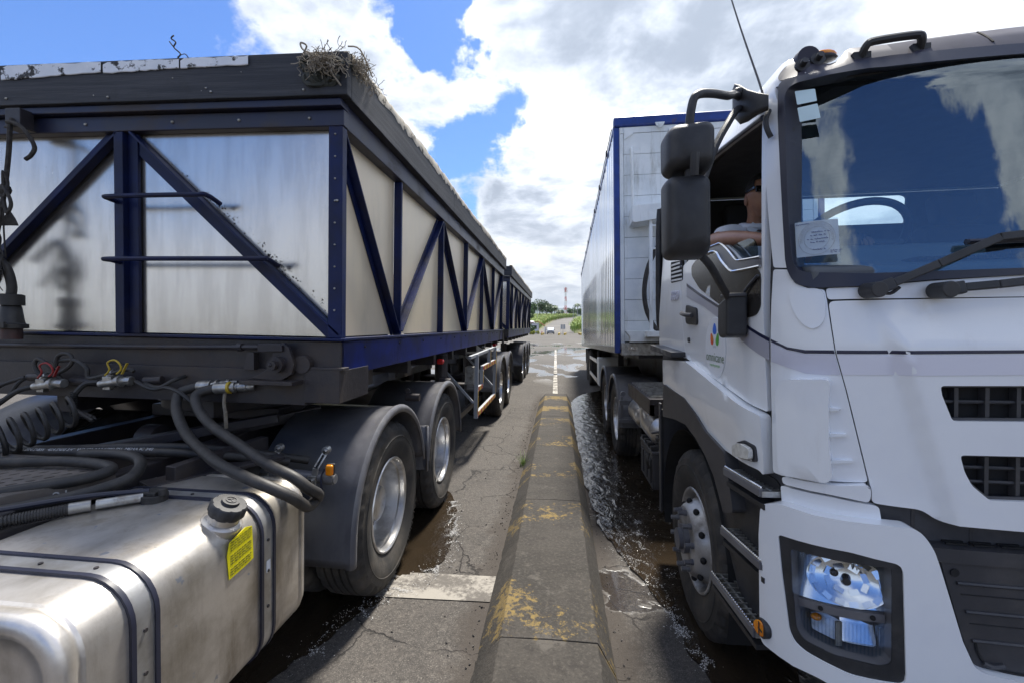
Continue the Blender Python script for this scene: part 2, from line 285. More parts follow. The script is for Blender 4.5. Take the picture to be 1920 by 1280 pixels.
class Frame:
    def __init__(s,loc,lean=0,yaw=0,pitch=0): s.loc=Vector(loc); s.rot=(R(pitch),R(lean),R(yaw))
    def mat(s):
        from mathutils import Euler
        return Matrix.Translation(s.loc)@Euler(s.rot).to_matrix().to_4x4()
def thing(name,label,cat,frame=None,base=(0,0,0),group=None):
    o=bpy.data.objects.new(name,None); COL.objects.link(o); o.empty_display_size=.2
    if frame: o.rotation_euler=frame.rot; o.location=frame.mat()@Vector(base)
    else: o.location=base
    BASE[o]=Vector(base); return tag(o,label,cat,group)
def copy_tree(o,parent=None):
    c=o.copy(); COL.objects.link(c)
    if parent is not None: c.parent=parent
    for k in list(o.children): copy_tree(k,c)
    return c
def text_mesh(s,size,depth=.0,align='CENTER'):
    cu=bpy.data.curves.new('t','FONT'); cu.body=s; cu.size=size; cu.extrude=depth; cu.align_x=align; cu.align_y='CENTER'; cu.resolution_u=3
    o=bpy.data.objects.new('t',cu); COL.objects.link(o); bpy.context.view_layer.update()
    me=bpy.data.meshes.new_from_object(o.evaluated_get(bpy.context.evaluated_depsgraph_get())); bpy.data.objects.remove(o); bpy.data.curves.remove(cu)
    bm=bmesh.new(); bm.from_mesh(me); bpy.data.meshes.remove(me); return bm
def text_map(s,size,f,depth=0.,split=None):
    bm=text_mesh(s,size,depth)
    if split: 
        for ax in (0,):
            xs=[v.co[ax] for v in bm.verts]; a=min(xs); 
            while a<max(xs):
                bmesh.ops.bisect_plane(bm,geom=bm.verts[:]+bm.edges[:]+bm.faces[:],plane_co=(a,0,0),plane_no=(1,0,0)); a+=split
    for v in bm.verts: v.co=Vector(f(v.co.x,v.co.y,v.co.z))
    return bm
def pip(p,poly):
    x,y=p; c=False; n=len(poly); j=n-1
    for i in range(n):
        a,b=poly[i],poly[j]
        if (a[1]>y)!=(b[1]>y) and x<(b[0]-a[0])*(y-a[1])/(b[1]-a[1])+a[0]: c=not c
        j=i
    return c
def fillet(poly,r,n=4):
    out=[]; m=len(poly)
    for i in range(m):
        a,b,c=Vector(poly[i-1]),Vector(poly[i]),Vector(poly[(i+1)%m])
        d1,d2=a-b,c-b; l=min(r,d1.length*.45,d2.length*.45)
        if d1.length<1e-6 or d2.length<1e-6: continue
        if abs(d1.normalized().dot(d2.normalized()))>.985: out.append(tuple(b)); continue
        p,q=b+d1.normalized()*l,b+d2.normalized()*l
        for k in range(n+1):
            t=k/n; out.append(tuple(p*(1-t)**2+b*2*t*(1-t)+q*t*t))
    return out
def patch(name,poly,m,parent,d=0.,th=.02,holes=(),step=.05,r=.012,rh=.012,surf=None,dfun=None,bev=.004,seg=2):
    """a panel cut to an outline on a curved skin, with real thickness"""
    surf=surf or cab
    loops=[fillet(poly,r) if r else list(poly)]+[fillet(h,rh) if rh else list(h) for h in holes]
    V=[];E=[]
    for lp in loops:
        q=[]
        for i in range(len(lp)):
            a,b=lp[i],lp[(i+1)%len(lp)]; l=math.dist(a,b); k=max(1,int(l/step))
            if l<1e-6: continue
            for j in range(k): q.append((a[0]+(b[0]-a[0])*j/k,a[1]+(b[1]-a[1])*j/k))
        s0=len(V); V+=q; E+=[(s0+i,s0+(i+1)%len(q)) for i in range(len(q))]
    us=[v[0] for v in V]; zs=[v[1] for v in V]; nb=len(V)
    bset=[(round(v[0]/step),round(v[1]/step)) for v in V]; near={}
    for k,v in zip(bset,V): near.setdefault(k,[]).append(v)
    i0,i1,j0,j1=int(min(us)/step),int(max(us)/step)+1,int(min(zs)/step),int(max(zs)/step)+1
    for i in range(i0,i1+1):
        for j in range(j0,j1+1):
            p=(i*step,j*step)
            if not pip(p,loops[0]) or any(pip(p,h) for h in loops[1:]): continue
            if any(math.dist(p,v)<step*.45 for a in (-1,0,1) for b in (-1,0,1) for v in near.get((i+a,j+b),())): continue
            V.append(p)
    vo,eo,fo,*_=delaunay_2d_cdt([Vector(v) for v in V],E,[],0,1e-6)
    bm=bmesh.new(); F=[]
    for f in fo:
        c=(sum(vo[i][0] for i in f)/3,sum(vo[i][1] for i in f)/3)
        if pip(c,loops[0]) and not any(pip(c,h) for h in loops[1:]): F.append(f)
    dd=(lambda u,z:d+(dfun(u,z) if dfun else 0))
    top=[bm.verts.new(surf(p[0],p[1],dd(p[0],p[1]))) for p in vo]; bot=[bm.verts.new(surf(p[0],p[1],dd(p[0],p[1])-th)) for p in vo]
    cnt={}
    for f in F:
        for i in range(3):
            e=(f[i],f[(i+1)%3]); k=tuple(sorted(e)); cnt[k]=cnt.get(k,0)+1
    for f in F:
        try: bm.faces.new([top[i] for i in f]); bm.faces.new([bot[i] for i in f[::-1]])
        except ValueError: pass
        for i in range(3):
            a,b=f[i],f[(i+1)%3]
            if cnt[tuple(sorted((a,b)))]==1: bm.faces.new((top[a],bot[a],bot[b],top[b]))
    for v in [v for v in bm.verts if not v.link_faces]: bm.verts.remove(v)
    return obj(name,bm,m,parent,smooth=True,bev=bev,seg=seg,ang=50)
# ---------------------------------------------------------------- ground
FL=Frame((-1.1,0,0),lean=1.1); FR=Frame((2.05,1.55,-.06),lean=-1.1)
def sms(a,b,t):
    t=min(1,max(0,(t-a)/(b-a))); return t*t*(3-2*t)
def gz(x,y):
    z=0.0
    if y<34:
        f=1-sms(18,34,y)
        if x<-.05: zz=-.0192*(x+1.1)
        else: zz=-.07+.0192*(x-.83)
        if abs(x+.05)<.3: zz=-.03
        if abs(x)>3.6: zz=zz if abs(x)<3.7 else (.05 if x<0 else -.015)
        z=zz*f
    if y>112: z+=min(8.2,(y-112)*.04)
    return z
def asphalt():
    M=bpy.data.materials.new('asphalt'); M.use_nodes=True; nt=M.node_tree; N=nt.nodes; L=nt.links; P=N['Principled BSDF']
    tc=N.new('ShaderNodeTexCoord'); co=tc.outputs['Object']
    def noise(s,d=6,r=.6,dist=0,st=(1,1,1)):
        mp=N.new('ShaderNodeMapping'); mp.inputs['Scale'].default_value=st; L.new(co,mp.inputs[0])
        o=N.new('ShaderNodeTexNoise'); o.inputs['Scale'].default_value=s; o.inputs['Detail'].default_value=d; o.inputs['Roughness'].default_value=r; o.inputs['Distortion'].default_value=dist; L.new(mp.outputs[0],o.inputs['Vector']); return o
    def rng(v,a,b,x=0.,y=1.):
        o=N.new('ShaderNodeMapRange'); o.interpolation_type='SMOOTHSTEP'; L.new(v,o.inputs[0])
        for i,k in enumerate((a,b,x,y)): o.inputs[i+1].default_value=k
        return o.outputs[0]
    def mix(f,a,b,mode='MIX'):
        o=N.new('ShaderNodeMix'); o.data_type='RGBA'; o.blend_type=mode
        if isinstance(f,float): o.inputs['Factor'].default_value=f
        else: L.new(f,o.inputs['Factor'])
        for s,v in (('A',a),('B',b)):
            if isinstance(v,tuple): o.inputs[s].default_value=(*v,1)
            else: L.new(v,o.inputs[s])
        return o.outputs['Result']
    def math_(op,a,b):
        o=N.new('ShaderNodeMath'); o.operation=op
        for i,v in enumerate((a,b)):
            if isinstance(v,(int,float)): o.inputs[i].default_value=v
            else: L.new(v,o.inputs[i])
        return o.outputs[0]
    sp=N.new('ShaderNodeSeparateXYZ'); L.new(co,sp.inputs[0])
    base=mix(rng(noise(.9,8).outputs['Fac'],.35,.65),(.045,.0405,.037),(.069,.062,.056))
    base=mix(rng(noise(6,6,.7).outputs['Fac'],.42,.7),base,(.066,.058,.052))
    agg=noise(150,3,.7).outputs['Fac']; base=mix(rng(agg,.55,.68),base,(.19,.172,.15))
    base=mix(rng(agg,.44,.32),base,(.03,.027,.025))
    ag2=noise(42,4,.75).outputs['Fac']; base=mix(rng(ag2,.50,.70,0,.75),base,(.125,.112,.098)); base=mix(rng(ag2,.47,.30,0,.7),base,(.022,.019,.017))
    # cracks: edges of a warped cell pattern, kept only in places
    wv=N.new('ShaderNodeVectorMath'); wv.operation='ADD'; L.new(co,wv.inputs[0]); sc_=N.new('ShaderNodeVectorMath'); sc_.operation='SCALE'; sc_.inputs['Scale'].default_value=.28; L.new(noise(2.5,6).outputs['Color'],sc_.inputs[0]); L.new(sc_.outputs[0],wv.inputs[1])
    def cracks(s,w):
        vo=N.new('ShaderNodeTexVoronoi'); vo.feature='DISTANCE_TO_EDGE'; vo.inputs['Scale'].default_value=s; L.new(wv.outputs[0],vo.inputs['Vector']); return rng(vo.outputs['Distance'],w,w*.25)
    near=rng(sp.outputs[1],14,6)
    k1=math_('MULTIPLY',cracks(1.5,.012),rng(noise(.8,3).outputs['Fac'],.42,.5)); k2=math_('MULTIPLY',cracks(5.5,.02),rng(noise(1.3,4).outputs['Fac'],.58,.66))
    k=math_('MULTIPLY',math_('MAXIMUM',k1,k2),near)
    base=mix(k,base,(.018,.016,.015))
    # far concrete yard, lighter
    base=mix(rng(sp.outputs[1],16,34),base,mix(rng(noise(.25,7).outputs['Fac'],.35,.65),(.066,.060,.052),(.096,.088,.077)))
    # dirt line along the kerb
    ax=math_('ABSOLUTE',math_('ADD',sp.outputs[0],.05),0); kd=math_('MULTIPLY',rng(math_('ADD',ax,math_('MULTIPLY',math_('SUBTRACT',noise(5,6).outputs['Fac'],.5),.35)),.56,.40),rng(sp.outputs[1],12,10.8))
    base=mix(math_('MULTIPLY',kd,.8),base,(.040,.032,.026))
    # wet: where noise and the gutter side say so
    wet=rng(math_('ADD',noise(.9,6,.6,.3).outputs['Fac'],math_('MULTIPLY',rng(sp.outputs[0],.15,.5),.04)),.54,.60)
    wet=math_('MULTIPLY',wet,rng(sp.outputs[0],.0,.25))
    wetf=math_('MULTIPLY',wet,rng(sp.outputs[1],13,9))
    # shallow films of water shining on the yard
    film=math_('MULTIPLY',rng(noise(.42,4,.5,.6,(1,.55,1)).outputs['Fac'],.515,.545),math_('MULTIPLY',rng(sp.outputs[1],12,18),rng(sp.outputs[1],52,42)))
    wetf=math_('MAXIMUM',wetf,film)
    base=mix(math_('MULTIPLY',wetf,.40),base,mix(1.0,base,(.45,.43,.42),'MULTIPLY'))
    L.new(base,P.inputs['Base Color']); rough=rng(wetf,0,1,.92,.05); L.new(rng(wetf,0,1,.5,1.0),P.inputs['Specular IOR Level']); L.new(rough,P.inputs['Roughness'])
    bp=N.new('ShaderNodeBump'); bp.inputs['Strength'].default_value=.8; bp.inputs['Distance'].default_value=.006
    h=math_('SUBTRACT',math_('ADD',math_('MULTIPLY',agg,.5),math_('MULTIPLY',noise(14,5).outputs['Fac'],.8)),math_('MULTIPLY',k,1.5)); h=math_('MULTIPLY',h,rng(wetf,0,1,1,.05))
    L.new(h,bp.inputs['Height']); L.new(bp.outputs[0],P.inputs['Normal'])
    MATS['asphalt']=M
asphalt()
def sheet(name,xs,ys,f,m,kind='structure',smooth=True):
    bm=bmesh.new(); G=[[bm.verts.new((x,y,f(x,y))) for x in xs] for y in ys]
    for j in range(len(ys)-1):
        for i in range(len(xs)-1): bm.faces.new((G[j][i],G[j][i+1],G[j+1][i+1],G[j+1][i]))
    return tag(obj(name,bm,m,smooth=2 if smooth else False,fix=False),kind=kind)
def lin(a,b,n): return [a+(b-a)*i/n for i in range(n+1)]
# the paved yard and lanes
tag(sheet('road',[-60,-30,-15,-8,-5]+lin(-3.8,3.8,76)+[5,8,15,30,60],[-40,-20,-10,-6]+lin(-3,14,85)+lin(15,34,20)+[40,50,60,75,90,105,112],gz,'asphalt'),'worn dark asphalt lanes opening onto a pale wet yard')
tag(sheet('ground',[-5000,-1500,-500,-200,-100,-60,-30,-15,0,15,30,60,100,200,500,1500,5000],[-5000,-1000,-300,-100,-41,0,60,112,140,180,220,260,317,400,600,1000,2000,6000],lambda x,y:gz(x,y)-.12 if y<130 else gz(x,y)-.03,'earth'),'dry earth under the cane fields')
# road on beyond the gate, rising and bending right
def strip(name,pts,m,dz=.02):
    bm=bmesh.new(); G=[]
    for (xa,xb,y) in pts: G.append([bm.verts.new((xa+(xb-xa)*k/4,y,gz(0,y)+dz)) for k in range(5)])
    for j in range(len(G)-1):
        for k in range(4): bm.faces.new((G[j][k],G[j][k+1],G[j+1][k+1],G[j+1][k]))
    return obj(name,bm,m,fix=False)
mat('far_asphalt',(.10,.094,.088),.9,c2=(.13,.122,.114),sc=.1)
rp=[]
for i in range(25):
    y=112+i*9; t=(y-112)/100; cx=-.6+2.2*t+1.1*t*t; w=4.6+.3*t
    rp.append((cx-w,cx+w,y))
tag(strip('road',rp,'far_asphalt'),'grey road climbing away between cane fields',kind='structure')
# painted markings
def worn(name,col):
    M=bpy.data.materials.new(name); M.use_nodes=True; nt=M.node_tree; N=nt.nodes; L=nt.links; P=N['Principled BSDF']
    tc=N.new('ShaderNodeTexCoord'); a=N.new('ShaderNodeTexNoise'); a.inputs['Scale'].default_value=26; a.inputs['Detail'].default_value=8; a.inputs['Roughness'].default_value=.75; L.new(tc.outputs['Object'],a.inputs['Vector'])
    b=N.new('ShaderNodeTexNoise'); b.inputs['Scale'].default_value=3; b.inputs['Detail'].default_value=5; L.new(tc.outputs['Object'],b.inputs['Vector'])
    s=N.new('ShaderNodeMath'); s.operation='ADD'; L.new(a.outputs['Fac'],s.inputs[0]); L.new(b.outputs['Fac'],s.inputs[1])
    r=N.new('ShaderNodeMapRange'); r.interpolation_type='SMOOTHSTEP'; r.inputs[1].default_value=.88; r.inputs[2].default_value=1.12; L.new(s.outputs[0],r.inputs[0])
    m=N.new('ShaderNodeMix'); m.data_type='RGBA'; L.new(r.outputs[0],m.inputs['Factor']); m.inputs['A'].default_value=(*col,1); m.inputs['B'].default_value=(.10,.09,.08,1); L.new(m.outputs['Result'],P.inputs['Base Color'])
    P.inputs['Roughness'].default_value=.85
    bp=N.new('ShaderNodeBump'); bp.inputs['Strength'].default_value=.6; bp.inputs['Distance'].default_value=.005; L.new(a.outputs['Fac'],bp.inputs['Height']); L.new(bp.outputs[0],P.inputs['Normal']); MATS[name]=M
worn('worn_white',(.27,.25,.22)); worn('line_white',(.42,.40,.36))
def decal(name,x0,x1,y0,y1,m,n=(6,6),dz=.004,skew=0,lab=None):
    xs=lin(x0,x1,n[0]); ys=lin(y0,y1,n[1]); bm=bmesh.new()
    G=[[bm.verts.new((x,y+skew*(x-x0),gz(x,y)+dz)) for x in xs] for y in ys]
    for j in range(n[1]):
        for i in range(n[0]): bm.faces.new((G[j][i],G[j][i+1],G[j+1][i+1],G[j+1][i]))
    return tag(obj(name,bm,m,fix=False),lab,kind='structure')
decal('stop_line',-1.35,-.415,2.70,2.99,'worn_white',(18,4),.006,.05,'worn white stop line across the lane beside the rear wheel')
bm=bmesh.new()
for y0,y1 in ((11.6,16.3),(16.7,33.5)):
    ys=lin(y0,y1,24); G=[[bm.verts.new((x-.0045*(y-11.6),y,gz(-.35,y)*0+(-.026*(1-sms(18,34,y)))+.012)) for x in (-.125,.0)] for y in ys]
    for j in range(24): bm.faces.new((G[j][0],G[j][1],G[j+1][1],G[j+1][0]))
tag(obj('centre_line',bm,'line_white',fix=False),'faded white centre line running on from the kerb end',kind='structure')
# median kerb, cast in lengths
def kerb_mat():
    M=MATS['concrete_kerb']; nt=M.node_tree; N=nt.nodes; L=nt.links; P=N['Principled BSDF']
    tc=N.new('ShaderNodeTexCoord'); co=tc.outputs['Object']; sp=N.new('ShaderNodeSeparateXYZ'); L.new(co,sp.inputs[0])
    def noise(s,d=7,r=.65,st=(1,1,1)):
        mp=N.new('ShaderNodeMapping'); mp.inputs['Scale'].default_value=st; L.new(co,mp.inputs[0]); o=N.new('ShaderNodeTexNoise'); o.inputs['Scale'].default_value=s; o.inputs['Detail'].default_value=d; o.inputs['Roughness'].default_value=r; L.new(mp.outputs[0],o.inputs['Vector']); return o.outputs['Fac']
    def rng(v,a,b,x=0.,y=1.):
        o=N.new('ShaderNodeMapRange'); o.interpolation_type='SMOOTHSTEP'; L.new(v,o.inputs[0])
        for i,k in enumerate((a,b,x,y)): o.inputs[i+1].default_value=k
        return o.outputs[0]
    def mth(op,a,b):
        o=N.new('ShaderNodeMath'); o.operation=op
        for i,v in enumerate((a,b)):
            if isinstance(v,(int,float)): o.inputs[i].default_value=v
            else: L.new(v,o.inputs[i])
        return o.outputs[0]
    def mix(f,a,b):
        o=N.new('ShaderNodeMix'); o.data_type='RGBA'; L.new(f,o.inputs['Factor'])
        for s,v in (('A',a),('B',b)):
            if isinstance(v,tuple): o.inputs[s].default_value=(*v,1)
            else: L.new(v,o.inputs[s])
        return o.outputs['Result']
    c=mix(rng(noise(3),.36,.64),(.024,.021,.0178),(.039,.034,.029)); c=mix(rng(noise(60,4),.55,.72),c,(.052,.046,.04)); c=mix(rng(noise(8,8),.54,.62),c,(.027,.023,.02))
    c=mix(rng(noise(2.2,9,.7),.60,.66),c,(.068,.061,.053))
    g2=noise(45,4,.75); c=mix(rng(g2,.50,.70,0,.7),c,(.075,.066,.057)); c=mix(rng(g2,.47,.30,0,.65),c,(.012,.010,.009))
    # yellow paint bands, mostly worn away; more is left on the arrises
    w=mth('SINE',mth('MULTIPLY',mth('SUBTRACT',sp.outputs[1],2.2),2*math.pi/1.25),0); band=rng(w,.0,.25)
    edge=rng(mth('ABSOLUTE',mth('ADD',sp.outputs[0],.04),0),.14,.27)
    far=rng(sp.outputs[1],4.5,10)
    wear=mth('ADD',mth('ADD',mth('MULTIPLY',noise(22,8,.75),.5),mth('MULTIPLY',noise(2.6,6),.6)),mth('ADD',mth('MULTIPLY',edge,.04),mth('MULTIPLY',far,.10)))
    yel=mth('MULTIPLY',band,rng(wear,.61,.66)); c=mix(yel,c,mix(rng(noise(30),.4,.6),(.175,.120,.036),(.125,.09,.036)))
    L.new(c,P.inputs['Base Color'])
kerb_mat()
KP=[(-.44,-.10),(-.412,-.005),(-.285,.130),(-.04,.134),(.203,.130),(.29,-.03),(.325,-.16)]
kr=thing('median_kerb','long black concrete kerb with worn yellow bands between the two lanes','kerb',base=(0,0,0)); tag(kr,kind='structure')
ks=[(-2.2,-.4),(-.397,2.24),(2.243,4.1),(4.103,6.0),(6.003,8.0),(8.003,10.0),(10.003,10.95)]
for a,b in ks:
    bm=bmesh.new(); n=max(2,int((b-a)/.05)); rnd=random.Random(int(a*10)); G=[]
    for j in range(n+1):
        y=a+(b-a)*j/n; row=[]
        for i,(x,z) in enumerate(KP):
            e=(.0065 if rnd.random()<.25 else .002) if 0<i<len(KP)-1 else 0
            if b>10.5 and j>n-5: 
                t=(j-(n-5))/5; z=z-.10*t*t if z>0 else z; x=x*(1-.25*t*t)
            row.append(bm.verts.new((x+rnd.uniform(-e,e),y,z+rnd.uniform(-e,e)*.7)))
        G.append(row)
    for j in range(n):
        for i in range(len(KP)-1): bm.faces.new((G[j][i],G[j+1][i],G[j+1][i+1],G[j][i+1]))
    bm.faces.new(G[0]); bm.faces.new(G[-1][::-1])
    obj('kerb_length',bm,'concrete_kerb',kr,smooth=True,ang=33,bev=.005)
# water
def water(name,outline,z,m,lab,amp=.004,step=.06):
    p0=[Vector(p) for p in outline]; n=len(p0); out=[]
    for i in range(n):
        a,b,c,d=p0[i-1],p0[i],p0[(i+1)%n],p0[(i+2)%n]
        for k in range(8):
            t=k/8; q=.5*((2*b)+(c-a)*t+(2*a-5*b+4*c-d)*t*t+(3*b-a-3*c+d)*t**3); out.append((q.x,q.y))
    from mathutils import noise as nz
    rag=[]
    for x,y in out:
        v=nz.noise_vector(Vector((x*5,y*5,1)))+nz.noise_vector(Vector((x*14,y*14,3)))*.5; rag.append((x+v.x*.035,y+v.y*.05))
    def sf(u,v,d): 
        return (u,v,(max(z,gz(u,v)+z) if z>0 else z)+d+amp*(nz.noise(Vector((u*7,v*6,0)))+.7*nz.noise(Vector((u*17,v*13,5)))+.5*nz.noise(Vector((u*38,v*30,2)))))
    o=patch(name,rag,m,None,0,.012,step=step,r=0,surf=sf,bev=0); return tag(o,lab,kind='structure')
def water_mat():
    M=bpy.data.materials.new('muddy_water'); M.use_nodes=True; nt=M.node_tree; N=nt.nodes; L=nt.links; P=N['Principled BSDF']
    P.inputs['Roughness'].default_value=.045; P.inputs['IOR'].default_value=1.5; P.inputs['Specular IOR Level'].default_value=.6
    tc=N.new('ShaderNodeTexCoord')
    def noise(s,d,st=(1,1,1),dist=0):
        mp=N.new('ShaderNodeMapping'); mp.inputs['Scale'].default_value=st; L.new(tc.outputs['Object'],mp.inputs[0]); o=N.new('ShaderNodeTexNoise'); o.inputs['Scale'].default_value=s; o.inputs['Detail'].default_value=d; o.inputs['Distortion'].default_value=dist; L.new(mp.outputs[0],o.inputs['Vector']); return o.outputs['Fac']
    r=N.new('ShaderNodeMix'); r.data_type='RGBA'; L.new(noise(1.3,4),r.inputs['Factor']); r.inputs['A'].default_value=(.012,.009,.006,1); r.inputs['B'].default_value=(.038,.027,.017,1); L.new(r.outputs['Result'],P.inputs['Base Color'])
    bp=N.new('ShaderNodeBump'); bp.inputs['Strength'].default_value=.55; bp.inputs['Distance'].default_value=.03; L.new(noise(8,3,(1,.6,1),.6),bp.inputs['Height'])
    b2=N.new('ShaderNodeBump'); b2.inputs['Strength'].default_value=.35; b2.inputs['Distance'].default_value=.007; L.new(noise(48,3,(1,.8,1),.3),b2.inputs['Height']); L.new(bp.outputs[0],b2.inputs['Normal']); L.new(b2.outputs[0],P.inputs['Normal']); MATS['muddy_water']=M
water_mat()
water('water',[(.36,11),(.30,9.4),(.29,7.4),(.31,6.0),(.33,4.6),(.40,3.9),(.52,3.4),(.66,2.9),(.72,2.5),(.78,2.2),(.95,1.8),(1.5,1.5),(2.6,1.5),(3.3,2.5),(3.4,6),(3.2,10),(2.0,13),(.9,12.4)],-.062,'muddy_water','brown rippled water flooding the gutter under the white truck')
water('water',[(-1.10,2.64),(-1.06,2.94),(-.92,2.99),(-.82,3.2),(-.86,3.65),(-1.02,4.35),(-1.4,4.8),(-2.0,4.7),(-2.5,3.2),(-2.4,1.6),(-1.75,1.3),(-1.40,1.95),(-1.31,2.15),(-1.2,2.40)],.004,'muddy_water','dark brown puddle lying round the rear wheel of the trailer lorry')
def foam_glints(name,spots,lab,n,seed):
    rnd=random.Random(seed); bm=bmesh.new(); from mathutils import noise as nz
    tri=[Vector((1,0,0)),Vector((-.5,.87,0)),Vector((-.5,-.87,0)),Vector((0,0,.8))]
    done=0; tries=0
    while done<n and tries<n*30:
        tries+=1; (xa,ya,xb,yb,w,z,dens)=rnd.choice(spots)
        t=rnd.random(); g=rnd.gauss(0,1)*w; dx,dy=xb-xa,yb-ya; l=math.hypot(dx,dy); x=xa+dx*t-dy/l*g; y=ya+dy*t+dx/l*g
        v1=nz.noise(Vector((x*5.5,y*3.6,seed)))+.45*nz.noise(Vector((x*15,y*10,seed))); web=abs(v1)<.055+.05*rnd.random()+max(0,dens)*.25
        if not web and rnd.random()>.06: continue
        s=rnd.choice((.0009,.0012,.0015,.0019,.0026))*(1+.15*y); a=rnd.uniform(0,6.28); h=z+rnd.uniform(0,.004)
        m=Matrix.Translation((x,y,h))@Matrix.Rotation(a,4,'Z')@Matrix.Diagonal((s*rnd.uniform(.6,1.8),s*rnd.uniform(.6,1.5),s*.8,1))
        v=[bm.verts.new(m@p) for p in tri]
        bm.faces.new((v[0],v[1],v[3])); bm.faces.new((v[1],v[2],v[3])); bm.faces.new((v[2],v[0],v[3])); done+=1
    return tag(obj(name,bm,'foam_glint_white',fix=False),lab,kind='stuff')
foam_glints('foam_glints',[(.36,10.5,.34,6.2,.07,-.062,.1),(.34,6.2,.42,4.2,.06,-.062,.1),(.42,4.2,.70,2.75,.045,-.062,.2),(.45,10,.60,5.6,.14,-.060,0),(.40,9.5,.46,5.2,.10,-.060,.2),(.42,8,.5,5.0,.10,-.060,.3),(.62,5.6,.75,3.6,.16,-.060,-.1),(.72,4.2,.64,3.4,.03,-.062,0),(.5,3.9,.8,3.1,.10,-.062,-.1),(.68,2.85,.78,2.35,.03,-.062,.1)],'white bubbles and solid white specks for sky glints along the flooded gutter',5000,3)  # white specks model bubbles and also the sky glinting on the ripples
foam_glints('foam_glints',[(-.86,3.7,-.80,3.15,.035,.006,0),(-.80,3.15,-.95,2.85,.04,.006,.0),(-.95,2.85,-1.13,2.60,.045,.008,.1),(-1.13,2.6,-1.35,2.05,.05,.006,-.2),(-1.0,4.3,-.86,3.7,.03,.006,-.1)],'white splash bubbles thrown up beside the lorry wheel',2500,9)
# loose grit along the kerb foot
bm=bmesh.new(); rnd=random.Random(5)
for i in range(900):
    side=rnd.random()<.72; y=rnd.uniform(1.5,10.5); x=(-.435-abs(rnd.gauss(0,.05))) if side else (.33+abs(rnd.gauss(0,.03)))
    if rnd.random()<.2: x=rnd.uniform(-1,-.45); 
    s=rnd.choice((.002,.003,.004,.005,.008)); m=Matrix.Translation((x,y,gz(x,y)+s*.4))@Matrix.Rotation(rnd.uniform(0,6),4,Vector((rnd.random(),rnd.random(),1)))@Matrix.Diagonal((s*rnd.uniform(.7,1.5),s,s*.8,1))
    v=[bm.verts.new(m@Vector(p)) for p in ((1,0,0),(-1,0,0),(0,1,0),(0,-1,0),(0,0,1),(0,0,-1))]
    for f in ((0,2,4),(2,1,4),(1,3,4),(3,0,4),(2,0,5),(1,2,5),(3,1,5),(0,3,5)): bm.faces.new([v[k] for k in f])
tag(obj('gravel',bm,'gravel_stone',fix=False),'loose grit gathered at the foot of the kerb',kind='stuff')
# ---------------------------------------------------------------- wheels
def tyre_bm(rad=.536,w=.30,n=96,rim=.292):
    k=rad/.536
    prof=[(-.050,rim),(-.030,rim+.012),(-.006,.36*k),(.004,.41*k),(.003,.435*k),(.0055,.437*k),(.0055,.441*k),(.002,.443*k),(-.004,.475*k),(-.0035,.478*k),(-.012,.505*k),(-.026,.523*k),(-.046,.533*k)]
    g=[-.086,-.128,-.172,-.214]
    for q in g: prof+=[(q+.007,.536*k),(q+.006,.522*k),(q-.006,.522*k),(q-.007,.536*k)]
    prof+=[(-w-p[0],p[1]) for p in prof[12::-1]]
    b=bmesh.new(); G=[]
    for i in range(n):
        a=2*math.pi*i/n; row=[]
        for j,(x,r) in enumerate(prof):
            lug=(i%3==0)
            if lug and (j in (10,11,12) or len(prof)-1-j in (10,11,12)): r-=.016*k; 
            if lug and j in (10,11): x-=.006
            row.append(b.verts.new((x,r*math.cos(a),r*math.sin(a))))
        G.append(row)
    for i in range(n):
        A_,B_=G[i],G[(i+1)%n]
        for j in range(len(prof)-1): b.faces.new((A_[j],A_[j+1],B_[j+1],B_[j]))
    return b
def mk(b,m,smooth=True,ang=35):
    o=obj('tmp',b,m,smooth=smooth,ang=ang); me=o.data; bpy.data.objects.remove(o); return me
ME_TYRE=mk(tyre_bm(),'tyre_rubber',ang=28); ME_TYRE.name='tyre'
def rim_deep():
    b=B(); b.lathe([(-.060,.288),(-.034,.294),(-.026,.304),(-.020,.300),(-.020,.292),(-.030,.284),(-.060,.280),(-.068,.268),(-.120,.262),(-.150,.255),(-.190,.252),(-.198,.240),(-.190,.21),(-.182,.165),(-.184,.118),(-.13,.114),(-.10,.108),(-.092,.09),(-.092,.001)],(0,0,0),n=56)
    for i in range(10):
        a=2*math.pi*i/10; c=Vector((-.184,.1675*math.cos(a),.1675*math.sin(a))); b.cyl(c,c+Vector((.030,0,0)),.014,6)
    return b
ME_RIM=mk(rim_deep(),'rim_alloy',ang=30); ME_RIM.name='rim'
def rim_front():
    b=B(); b.lathe([(-.06,.288),(-.034,.294),(-.024,.306),(-.018,.302),(-.020,.290),(-.040,.280),(-.075,.272),(-.085,.262),(-.070,.248),(-.020,.225),(.018,.205),(.032,.190),(.034,.150),(.030,.125),(.028,.001)],(0,0,0),n=64)
    return b
ME_RIMF=mk(rim_front(),'rim_steel',ang=30); ME_RIMF.name='rim'
def arc_text(s,size,rad,mid,x,flip=False,stretch=1.):
    # letters set round the sidewall
    def f(px,py,pz):
        a=mid-(px*stretch)/rad if not flip else mid+(px*stretch)/rad; r=rad+py if not flip else rad-py
        return (x+pz,r*math.cos(a),r*math.sin(a))
    return text_map(s,size,f,.0)
